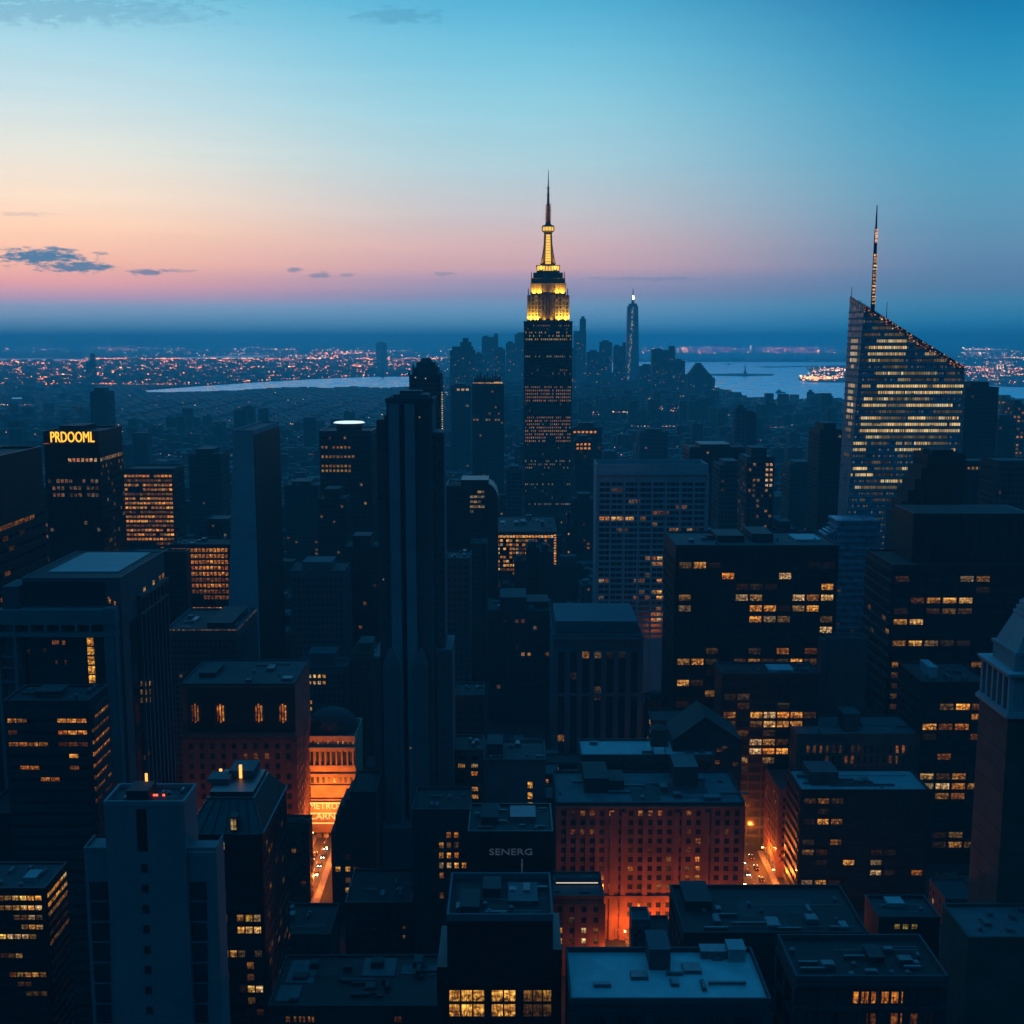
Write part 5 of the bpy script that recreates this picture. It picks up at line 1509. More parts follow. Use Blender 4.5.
b = RB('slab_tower', 'tall slab tower with pale blue flank and black right side', 233, 253, 432, 750, D=84, wall='slab_white', roof='roof_mid', ref='the tall pale and black slab', bot=660)
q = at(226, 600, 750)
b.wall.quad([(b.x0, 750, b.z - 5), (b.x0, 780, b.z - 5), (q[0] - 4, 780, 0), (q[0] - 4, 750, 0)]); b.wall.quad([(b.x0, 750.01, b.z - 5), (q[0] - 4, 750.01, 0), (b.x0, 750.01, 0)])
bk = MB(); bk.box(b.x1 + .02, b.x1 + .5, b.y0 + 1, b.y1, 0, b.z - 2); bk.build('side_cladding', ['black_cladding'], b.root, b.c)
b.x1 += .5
b.facade('R', bay=5, fl=4.2, wf=.8, hf=.45, top=8, zmin=60, rib=0, band=0, own=False, pal=AMBER, dark=False,
         lit=[(266, 556, .5), (272, 556, .6), (278, 555, .6), (284, 555, .4), (277, 464, .5), (284, 573, .4)], prob=lambda i, j, nc, nr, r: .25 if (r.random() < .05 and i > nc * .6) else 0)
b.x1 -= .5; b.finish()

# portal framed building at the left
def portal():
    Y = 450.0
    b = RB('portal_building', 'pale framed building with bright blue white roof and finned side', 22, 120, 579, Y, D=58, wall='grey_concrete', roof='roof_dark', ref='the pale framed building', bot=760, parapet=.6)
    def X(px, py=640): return at(px, py, Y)[0]
    def Z(py): return at(60, py, Y)[2]
    rw = MB(); rw.box(X(36, 579), X(108, 579), Y + 12, b.y1 - 3, b.z + .17, b.z + .6); rw.build('roof_terrace', ['roof_white'], b.root, b.c)
    w = b.wall
    # recess below the roof: frame standing forward of the wall
    x0, x1 = X(2, 620), X(120, 620); yf = Y - 5
    fr = MB()
    fr.box(x0, x1, yf, Y, Z(622), Z(609)); fr.box(x0, x1, yf, Y, Z(634), Z(630))
    for px in (2, 18.5, 34, 49.5, 64, 80, 94, 115.5): fr.box(X(px, 626) - .25, X(px, 626) + .7, yf + .02, Y, Z(630), Z(622))
    for px in (2, 19, 115): fr.box(X(px) - .3, X(px) + .9, yf + .02, Y, 0, Z(634))
    fr.box(X(108), X(120), yf + .5, Y, 0, Z(606))
    for py in (655, 666, 680): fr.box(x0, X(20), yf + 1, Y, Z(py), Z(py) + .5)
    fr.box(x0, x1, yf, Y, Z(609) + 0, Z(607.5))
    fr.build('front_frame', ['pale_concrete'], b.root, b.c)
    dk = MB(); dk.box(X(24, 590), X(106, 590), Y - .25, Y + .02, Z(605), Z(582)); dk.box(x0 + 1, X(107), Y - .2, Y + .02, 5, Z(635)); dk.build('curtain_wall', ['dark_glass'], b.root, b.c)
    st_ = MB(); st_.box(X(6, 600), X(22, 600), Y - 3, Y + 12, 0, Z(585)); st_.build('stair_tower', ['grey_concrete'], b.root, b.c)
    for py in (641.5, 650.7, 660.2, 669.6, 678.8):
        q = at(91, py, Y); b.put('F', q[0] - .2 + (py - 641) * .02, q[2], 2.7, 3.1, (1, .60, .12), .95, True, .3)
    for px, py, ww, g in ((55, 642, 2.0, .55), (58, 642, 1.2, .4), (64, 642.5, 1.4, .45), (17, 651, 1.4, .6), (29, 651, 1.2, .15), (45, 650, 1.5, .1), (57, 662, .8, .3), (66, 662, .8, .25), (110, 601, .8, .8), (115, 603, .8, .6), (109, 599, .8, .5)):
        q = at(px, py, Y); b.put('F', q[0], q[2], ww, 1.6, (1, .45, .16), g, True, .3)
    for py, g in ((682.5, .75), (691, .8), (699.5, .6)):
        for px in (141.5, 146, 149.5):
            q = at_x(px, py, b.x1); b.put('R', q[1], q[2], 4.2, 2.0, (1, .72, .30), g * (1 if px > 145 else .7), True, .4)
    q = at_x(146, 755, b.x1); b.put('R', q[1], q[2], 7, 1.6, (1, .45, .15), .35, True, .4)
    for px, g in ((144.5, .9), (153.5, .85), (160, .5), (163, .8)):
        q = at_x(px, 592 - (px - 144) * .75, b.x1); b.put('R', q[1], q[2], 2.6, 4.0, (1, .66, .26), g)
    for i in range(8):
        v = b.y0 + 19 + i * 5.3; b.wall.box(b.x1, b.x1 + 1.6, v, v + 1.0, 0, b.z - 11)
    b.wall.box(b.x1, b.x1 + 1.7, b.y0 + 19, b.y1, b.z - 12.4, b.z - 11); b.wall.box(b.x1, b.x1 + 1.7, b.y0 + 19, b.y1, b.z - 19, b.z - 18)
    sd = MB(); sd.box(b.x1, b.x1 + .3, b.y0 + 9, b.y1 - .5, 5, b.z - 19.2); sd.build('side_glass', ['dark_glass'], b.root, b.c)
    b.finish()


portal()

b = RB('terrace_building', 'dark office block with orange lit ribbon windows stepping to its corner', 3, 89, 703, 390, D=19, wall='dark_concrete', roof='roof_dark', ref='the block with orange ribbons', bot=790, parapet=1.0)
L = []
for py, a_, b_, g in ((713, 69, 86, .3), (724, 64, 84, .8), (724, 12, 30, .25), (737, 64, 86, .9), (748, 66, 84, .3), (748, 12, 44, .5), (760, 71, 79, .85), (764, 21, 40, .6), (771, 21, 40, .4), (772, 72, 78, .4), (779, 44, 54, .6), (713, 4, 6, .6), (734, 13, 15, .3)):
    x = a_
    while x < b_: L.append((x, py, min(1, 1.25 * g * random.Random(int(x * 7 + py)).uniform(.7, 1.1)))); x += 3
b.facade('F', bay=3.4, fl=4.2, wf=.95, hf=.38, top=4, zmin=5, rib=.1, band=.9, lit=L, pal=AMBER, px_min=9)
b.facade('R', bay=3.0, fl=4.2, wf=.95, hf=.38, top=4, zmin=5, rib=.05, band=.9, pal=AMBER, px_min=2,
         prob=lambda i, j, nc, nr, r: (.8, .5, 1, .95, .7, .7, .5, .3)[j] * r.uniform(.75, 1.1) if j < 8 and (i + j) % 9 else .05)
b.unit(.3, .6, .3, .7, 2, 'dark_concrete'); b.clutter(4, 1.5); b.finish()

b = RB('brick_building', 'red brown brick building with four arched orange windows in its dark attic', 181, 294, 685, 560, pyb=661, wall='red_brick', roof='roof_mid', ref='the brick building with arched windows', bot=860, parapet=.8)
b.pm = 'dark_concrete'
zs = at(235, 737, 560)[2]
at_ = MB(); at_.box(b.x0 + 3, b.x1 + .25, b.y0 - .35, b.y0 - .02, zs + 3, b.z - .05); at_.build('attic_cladding', ['black_cladding'], b.root, b.c)
lg = MB(); lg.box(b.x0 - 1, b.x1 + 1, b.y0 - 1.4, b.y0 - .36, zs, zs + 1.0); lg.box(b.x0 + 1, b.x1 + .6, b.y0 - .9, b.y0 - .36, b.z - 1.4, b.z - .3); lg.build('cornice', ['brown_brick'], b.root, b.c)
for px, g in ((195.5, .55), (220.7, .85), (259, .8), (283, .9)):
    for dx, ph_ in ((-1.8, 8.0), (0, 9.6), (1.8, 8.0)):
        q = at(px, 713, 560)
        b.put('F', q[0] + dx * .72, q[2], .95, ph_, (1, .36, .07) if dx <= 0 else (1, .5, .14), g * (1 if dx >= 0 else .6), True, .36)
ar = MB()
for px in (195.5, 220.7, 259, 283):
    q = at(px, 713, 560)
    for k in range(9):
        a = pi * k / 8; ar.box(q[0] + 2.6 * cos(a) - .3, q[0] + 2.6 * cos(a) + .3, b.y0 - .6, b.y0 - .36, q[2] + 4.3 + 1.6 * sin(a) - .3, q[2] + 4.3 + 1.6 * sin(a) + .3)
    for sg_ in (-1, 1): ar.box(q[0] + 2.5 * sg_ - .3, q[0] + 2.5 * sg_ + .3, b.y0 - .6, b.y0 - .36, q[2] - 5, q[2] + 4.3)
ar.build('window_arch', ['brown_brick'], b.root, b.c)
b.facade('F', bay=5.0, fl=5.2, wf=.42, hf=.55, top=2, ztop=zs, zmin=5, rib=.25, band=.15, pal=AMBER, lit=[(248, 760, .25), (256, 760, .4), (264, 760, .4), (272, 760, .35), (196, 760, .1), (273, 783, .95), (290, 762, .2)])
b.facade('R', bay=5, fl=5.2, wf=.45, hf=.55, top=30, zmin=5, rib=.2, band=.15, pal=AMBER, prob=scatter(.06, .3))
b.roof_patches(3); b.unit(.1, .25, .3, .7, 2, 'dark_concrete'); b.clutter(4, 1.5); b.finish()

# pale windowless-looking concrete tower in the foreground
def pale_tower():
    Y = 285.0
    b = RB('concrete_tower', 'pale concrete tower with a column of small square windows, nearest at lower left', 104, 184, 806, Y, D=12, wall='pale_concrete', roof='roof_mid', ref='the pale concrete tower', bot=1100, parapet=1.3)
    def X(px, py=900): return at(px, py, Y)[0]
    def Z(py): return at(145, py, Y)[2]
    x0, x1 = X(82, 853), X(104, 853) ; x2, x3 = X(184, 853), X(215, 853)
    b.wall.box(x0, b.x0, Y + 1.2, b.y1 - 3, 0, Z(853)); b.wall.box(b.x1, x3, Y + 1.2, b.y1 - 3, 0, Z(855))
    for a, c in ((x0, b.x0), (b.x1, x3)):
        b.wall.box(a, c, Y + 1.0, Y + 1.6, Z(853), Z(853) + 1.0); b.wall.box(a if a == x0 else c - .4, (a + .4) if a == x0 else c, Y + 1.6, b.y1 - 3, Z(853), Z(853) + 1.0)
    for k in range(1, 34):
        z_ = b.z - k * 4.1
        b.wall.box(b.x0 + .02, b.x1 - .02, Y - .035, Y + .01, z_, z_ + .12); b.wall.box(b.x1 - .01, b.x1 + .03, Y + .2, b.y1 - .2, z_, z_ + .12)
    gr = MB(); gr.box(X(137, 830), X(147, 830), Y - .12, Y + .05, Z(851), Z(809)); gr.build('slot', ['black_cladding'], b.root, b.c)
    for k in range(8):
        q = at(144.5 + k * .75, 868 + 20.3 * k, Y); b.put('F', q[0], q[2], 1.7, 1.9, (.5, .6, .8), 0.0)
    dk = MB()
    for k in range(7):
        pt = 882 + k * 20.5
        for p0, p1 in ((87, 108.5), (184.5, 207)):
            sh = (k * .55) * (1 if p0 < 100 else .4)
            a, c = at(p0 + sh + 1, pt, Y + 1), at(min(p1 + sh, 300), pt + 18, Y + 1)
            lim0, lim1 = (x0 + 1, b.x0 - .3) if p0 < 100 else (b.x1 + .3, x3 - 1.2)
            dk.box(max(a[0], lim0), min(c[0], lim1), Y + 1.02, Y + 1.22, c[2], a[2])
    dk.build('balcony_glass', ['dark_glass'], b.root, b.c)
    fl_ = MB()
    for p0 in (132,): q = at(p0, 792, Y + 8); fl_.box(X(124, 806), X(146, 806), Y + 2, Y + 9, b.z + .17, b.z + 3.2)
    fl_.build('roof_unit', ['dark_concrete'], b.root, b.c)
    lb = MB(); q = at(147, 784, Y + 9); lb.cyl(q[0], Y + 9, b.z + .2, at(147, 771, Y + 9)[2] - .2, .09, .07, 6); lb.build('mast', ['dark_steel'], b.root, b.c)
    ll = MB(); ll.box(q[0] - .3, q[0] + .3, Y + 8.6, Y + 8.85, at(147, 784, Y + 9)[2], at(147, 773, Y + 9)[2]); ll.build('mast_lamp', ['lamp_amber'], b.root, b.c)
    for px in (154, 156.5, 163.5): rl = MB(); q = at(px, 790, Y + 6); rl.box(q[0] - .25, q[0] + .25, Y + 5.8, Y + 6.2, b.z + .2, b.z + .7); rl.build('warning_light', ['lamp_red'], b.root, b.c)
    b.clutter(3, .8); b.x0 = min(b.x0, x0); xx = b.x1
    b.x0 = at(104, 806, Y)[0]; b.finish(); b.x0 = x0; b.x1 = x3


pale_tower()

b = RB('office_block', 'black block under a glassy hipped roof beside the pale concrete tower', 188, 262, 836, 350, D=40, wall='black_cladding', roof='roof_dark', ref='the black block with hipped roof', bot=1100, parapet=.5)
L = [(225, 842, .6), (224, 862, .12), (226, 890, .12), (225, 914, .35), (243, 914, .5), (252, 914, .6), (258, 914, .6), (243, 928, .85), (250, 928, .95), (257, 928, .85), (226, 952, .7), (234, 952, .8), (245, 952, .25), (257, 952, .2), (252, 965, .45), (253, 978, .25), (227, 978, .2), (252, 991, .95), (257, 991, .9), (244, 991, .1), (253, 1003, .3), (258, 1015, .12)]
b.facade('F', bay=2.6, fl=4.0, wf=.88, hf=.58, top=1.2, zmin=4, rib=.2, band=.3, lit=L, pal=YELLOW + WARM)
b.facade('R', bay=3.2, fl=4.0, wf=.8, hf=.5, top=3, zmin=4, rib=.15, band=.25, pal=WARM, prob=scatter(.14, .35))
hp = MB(); cx, cyy = (b.x0 + b.x1) / 2, (b.y0 + b.y1) / 2; wx_, wy_ = (b.x1 - b.x0) / 2, (b.y1 - b.y0) / 2
hp.frustum(cx, cyy, b.z + .6, b.z + 9, wx_ + .3, wy_ + .3, wx_ * .62, wy_ * .55); hp.box(cx - wx_ * .6, cx + wx_ * .6, cyy - wy_ * .5, cyy + wy_ * .5, b.z + 9, b.z + 10.5)
hp.build('hipped_roof', ['dark_steel'], b.root, b.c)
rb_ = MB()
for k in range(7):
    f = k / 6 * 2 - 1
    n = 14
    for q in range(n):
        t0, t1 = q / n, (q + 1) / n
        xa, xb = cx + f * (wx_ + .3) * (1 - t0) + f * wx_ * .62 * t0, cx + f * (wx_ + .3) * (1 - t1) + f * wx_ * .62 * t1
        ya, yb = cyy - (wy_ + .3) * (1 - t0) - wy_ * .55 * t0, cyy - (wy_ + .3) * (1 - t1) - wy_ * .55 * t1
        za, zb_ = b.z + .6 + 8.4 * t0, b.z + .6 + 8.4 * t1
        rb_.box(min(xa, xb) - .1, max(xa, xb) + .1, ya - .25, yb, za, zb_ + .12)
for zz_, e in ((b.z + .6, .35), (b.z + 8.9, -.38)):
    s_ = 1 if e > 0 else .62; t_ = 1 if e > 0 else .55
    rb_.box(cx - wx_ * s_ - .5, cx + wx_ * s_ + .5, cyy - wy_ * t_ - .7, cyy - wy_ * t_, zz_, zz_ + .35); rb_.box(cx + wx_ * s_, cx + wx_ * s_ + .6, cyy - wy_ * t_, cyy + wy_ * t_, zz_, zz_ + .35)
rb_.build('roof_ribs', ['metal_unit'], b.root, b.c)
dm = MB(); q = at(234, 816, 350); dm.box(q[0] - 1.1, q[0] + 1.1, cyy - wy_ - 1.0, cyy - wy_ + 3, b.z + 2.0, b.z + 6.6); dm.build('dormer', ['dark_concrete'], b.root, b.c)
dw = MB(); dw.box(q[0] - .8, q[0] - .08, cyy - wy_ - 1.15, cyy - wy_ - 1.0, b.z + 2.5, b.z + 6, 0, (1, .8, .4, .45), False); dw.box(q[0] + .08, q[0] + .8, cyy - wy_ - 1.15, cyy - wy_ - 1.0, b.z + 2.5, b.z + 6, 0, (1, .8, .4, .45), False); dw.build('dormer_window', ['pane_glass'], b.root, b.c)
tu = MB(); tu.box(b.x0 + 8, b.x1 - 7, cyy + 2, cyy + 12, b.z + 10.5, b.z + 13); tu.box(b.x0 + 2, b.x0 + 9, cyy - 3, cyy + 4, b.z + 10.5, b.z + 12.0); tu.build('roof_unit', ['roof_grey'], b.root, b.c)
for px, pa, pb_, yy in ((221, 779, 769, 376), (241, 783, 765, 372)):
    f_ = MB(); q = at(px, pa, yy); q2 = at(px, pb_, yy); f_.box(q[0] - .45, q[0] + .45, yy - .25, yy + .25, q[2], q2[2]); f_.build('roof_lamp', ['lamp_amber'], b.root, b.c)
    f_ = MB(); f_.box(q[0] - .7, q[0] + .7, yy - .5, yy + .5, b.z + 9, q[2]); f_.build('lamp_plinth', ['dark_concrete'], b.root, b.c)
b.finish()

b = RB('office_block', 'dark office block with bright yellow wraparound windows at the lower left edge', -30, 45, 890, 320, D=17, wall='black_cladding', roof='roof_mid', ref='the block with wraparound windows', bot=1100, parapet=.7)
L = []
for py, a_, b_, g in ((895, 0, 8, .6), (895, 15, 43, .9), (905, 15, 43, .85), (905, 4, 14, .4), (914, 17, 26, .3), (914, 28, 36, .7), (914, 36, 43, .3), (924, 26, 34, .4), (924, 36, 43, .6), (932, 9, 13, .6), (932, 16, 22, .3), (941, 5, 13, .9), (941, 17, 24, .8), (941, 27, 31, .4), (957, 8, 14, .2), (957, 17, 22, .6),
                      (975, 10, 16, .4), (975, 19, 26, .4), (975, 29, 38, .6), (975, 40, 47, .45), (984, 21, 30, .2), (992, 30, 48, .2)):
    x = a_
    while x < b_: L.append((x, py, g)); x += 3
b.facade('F', bay=2.0, fl=2.95, wf=.94, hf=.5, top=.9, zmin=4, rib=.1, band=.3, lit=L, pal=WARM + YELLOW)
b.facade('R', bay=2.8, fl=2.95, wf=.94, hf=.5, top=.9, zmin=4, rib=.1, band=.3, pal=WARM, prob=lambda i, j, nc, nr, r: (.95, .95, .5, .1, .1, .35, 0, .05)[j] if j < 8 else (.05 if r.random() < .1 else 0))
b.unit(.62, .78, .3, .6, 1.0, 'roof_white'); b.clutter(3, 1); b.finish()

b = RB('office_block', 'dark flat block with one long bright yellow window strip', -20, 88, 816, 395, pyb=783, wall='black_cladding', roof='roof_dark', ref='the block with yellow window strip', bot=880)
a_, c_ = at(50, 818.5, 395), at(86, 825.5, 395); n = 6
for i in range(n): b.put('F', a_[0] + (i + .5) / n * (c_[0] - a_[0]), (a_[2] + c_[2]) / 2, (c_[0] - a_[0]) / n * .93, a_[2] - c_[2], (1, .78, .08), .95)
for px in (39, 48, 58, 66): q = at(px, 848.5, 395); b.put('F', q[0], q[2], 1.6, 1.6, (.85, .72, .3), .35)
b.unit(.55, .8, .2, .7, 2.5, 'dark_concrete'); b.clutter(6, 2); b.roof_patches(2); b.finish()

b = RB('low_building', 'low dark building with pale roof panels along the bottom edge', 268, 440, 1008, 330, pyb=957, wall='dark_concrete', roof='roof_dark', ref='the low building with roof panels', bot=1100, parapet=.9)
W, D_ = b.x1 - b.x0, b.y1 - b.y0
for (a, c, d, e) in ((.05, .22, .45, .9), (.50, .70, .58, .95), (.74, .86, .62, .8), (.03, .16, .1, .4), (.9, .98, .6, .8)):
    rp = MB(); rp.box(b.x0 + a * W, b.x0 + c * W, b.y0 + d * D_, b.y0 + e * D_, b.z + .17, b.z + .5); rp.build('roof_panel', ['roof_grey'], b.root, b.c)
for px in (288, 295, 300, 304, 309, 313): q = at(px, 1019, 330); b.put('F', q[0], q[2], .85 if px > 290 else 1.5, 1.8, (1, .5, .15), .4)
for px in (396, 400): q = at(px, 1019, 330); b.put('F', q[0], q[2], 1.1, 1.8, (1, .36, .15), .2)
b.clutter(9, 2.2, 'dark_concrete'); b.finish()

b = RB('low_building', 'low dark block with one small orange window left of the bottom roofs', 262, 330, 937, 420, D=25, wall='dark_concrete', roof='roof_dark', ref='the low dark block', bot=965)
q = at(311, 944, 420); b.put('F', q[0], q[2], 1.8, 1.5, (1, .5, .2), .4); b.facade('F', bay=4, fl=4, wf=.5, hf=.5, top=3, zmin=3, rib=.1, band=.1); b.clutter(4, 2); b.finish()
b = RB('low_building', 'dark block with two small orange lamps stacked at its corner', 345, 412, 905, 440, D=30, wall='black_cladding', roof='roof_dark', ref='the block with two stacked lamps', bot=965)
for px, py, g in ((404, 928, .35), (404, 937, .4), (350, 931, .5)): q = at(px, py, 440); b.put('F', q[0], q[2], 1.1, 1.4, (1, .4, .15), g)
b.facade('F', bay=4, fl=4, wf=.5, hf=.5, top=3, zmin=3, rib=.1, band=.1); b.clutter(4, 2); b.finish()
b = RB('brick_block', 'dark red block between the hipped roof and the glowing avenue', 268, 309, 824, 520, D=8, wall='brown_brick', roof='roof_dark', ref='the dark red block', bot=1000)
b.facade('F', bay=3.6, fl=4, wf=.5, hf=.5, top=3, zmin=3, rib=.1, band=.1, prob=scatter(.03, .3), pal=AMBER); b.facade('R', bay=3.6, fl=4, wf=.5, hf=.5, top=3, zmin=3, rib=.1, band=.1, prob=scatter(.08, .4), pal=AMBER)
b.clutter(4, 2); b.finish()


# theatre-like facade with a lit marquee
def theatre():
    Y = 598.0
    b = RB('theatre', 'orange floodlit columned facade with METRO marquee letters at the end of the avenue', 290, 355, 737, Y, D=30, wall='tan_brick', roof='roof_dark', ref='the glowing columned facade', bot=835, parapet=.5)
    def X(px, py=760): return at(px, py, Y)[0]
    def Z(py): return at(330, py, Y)[2]
    c = MB()
    n = 11
    for i in range(n + 1):
        x = b.x0 + 1 + i * (b.x1 - b.x0 - 2) / n; c.cyl(x, Y - 1.2, Z(764), Z(750), .55, .48, 10)
        c.box(x - .8, x + .8, Y - 1.9, Y - .3, Z(750), Z(750) + .5)
    c.box(b.x0, b.x1, Y - 2.0, Y, Z(749.5), Z(746.5)); c.box(b.x0, b.x1, Y - 1.9, Y, Z(767), Z(764.2)); c.build('colonnade', ['tan_brick'], b.root, b.c)
    co_ = MB()
    for py, d in ((774.5, 1.2), (786, .9), (799.5, 1.4), (811, 1.0)): co_.box(b.x0, b.x1, Y - d, Y, Z(py), Z(py) + .7)
    for i in range(26): x = b.x0 + 1 + i * 1.3; co_.box(x - .2, x + .2, Y - 1.1, Y, Z(774.5) - .6, Z(774.5))
    co_.build('cornice', ['tan_brick'], b.root, b.c)
    for py, hh, gg in ((757, 5.4, 0.0), (780, 3.0, 0), (793, 0, 0)):
        if hh:
            for i in range(n):
                x = b.x0 + 1 + (i + .5) * (b.x1 - b.x0 - 2) / n; b.put('F', x, Z(py), 1.5, hh, (1, .4, .1), .12 if py == 757 and i % 3 else .02)
    for i in range(10):
        x = X(308 + i * 5, 743); b.put('F', x, Z(742.5), 1.0, 1.8, (1, .55, .3), (.5, .15, .6, .3, .6, .2, .6, .7, .5, .5)[i])
    # domed roof
    dm = MB(); xc = X(328, 725); dm.lathe(xc, Y + 15, [(14, b.z), (13.4, b.z + 3), (11.5, b.z + 6.5), (8.5, b.z + 9), (4, b.z + 10.8), (.5, b.z + 11.3)], 20)
    for k in range(20):
        a = k * pi / 10
        for q in range(4):
            r0 = (13.8, 12.6, 10.3, 6.5)[q]; z0 = (b.z + 1, b.z + 5, b.z + 8, b.z + 10)[q]; dm.box(xc + r0 * cos(a) - .25, xc + r0 * cos(a) + .25, Y + 15 + r0 * sin(a) - .25, Y + 15 + r0 * sin(a) + .25, z0 - 2, z0)
    dm.build('dome', ['roof_mid'], b.root, b.c)
    mq = MB(); mq.box(X(308, 806), X(350, 806), Y - 2.0, Y - 1.42, Z(826), Z(800.5)); mq.build('marquee', ['tan_brick'], b.root, b.c)
    mb2 = MB()
    for (za, zb_) in ((Z(801), Z(801.9)), (Z(811.2), Z(812)), (Z(821), Z(822))): mb2.box(X(308, 806), X(350, 806), Y - 2.4, Y - 2.02, min(za, zb_), max(za, zb_))
    mb2.build('marquee_lights', ['marquee_bulbs'], b.root, b.c)
    for s_, px, py in (('METRO', 323.5, 806.3), ('CARNI', 323.5, 816.5)):
        t = text_mesh(s_, 4.9, .12, 'marquee_bulbs', 'marquee_letters'); q = at(px, py, Y - 2.2)
        t.parent = b.root; t.location = (q[0] - b.c[0], Y - 2.25 - b.c[1], q[2] - b.c[2])
        t.scale = ((X(337.5, 806) - X(309.5, 806)) / max(t.dimensions.x, 1), 1, 1)
    # floodlights aimed at the facade
    for i in range(4):
        fx = MB()
        x = X(314 + i * 7, 806)
        l = bpy.data.lights.new('floodlight', 'AREA'); l.energy = 3200; l.size = 2.5; l.size_y = .6; l.shape = 'RECTANGLE'; l.color = (1, .25, .03); l.spread = R(80)
        q = bpy.data.objects.new('floodlight_beam', l); COL.objects.link(q); q.parent = b.root
        q.location = (x - b.c[0], Y - 30 - b.c[1], 12.0); q.rotation_euler = (pi / 2 + R(28), 0, 0)
        fx.box(x - 1.3, x + 1.3, Y - 31, Y - 30.3, 10.8, 13.0); fx.box(x - .1, x + .1, Y - 30.7, Y - 30.5, 0, 10.8)
        fx.build('floodlight_housing', ['dark_steel'], b.root, b.c)
    b.finish()


theatre()

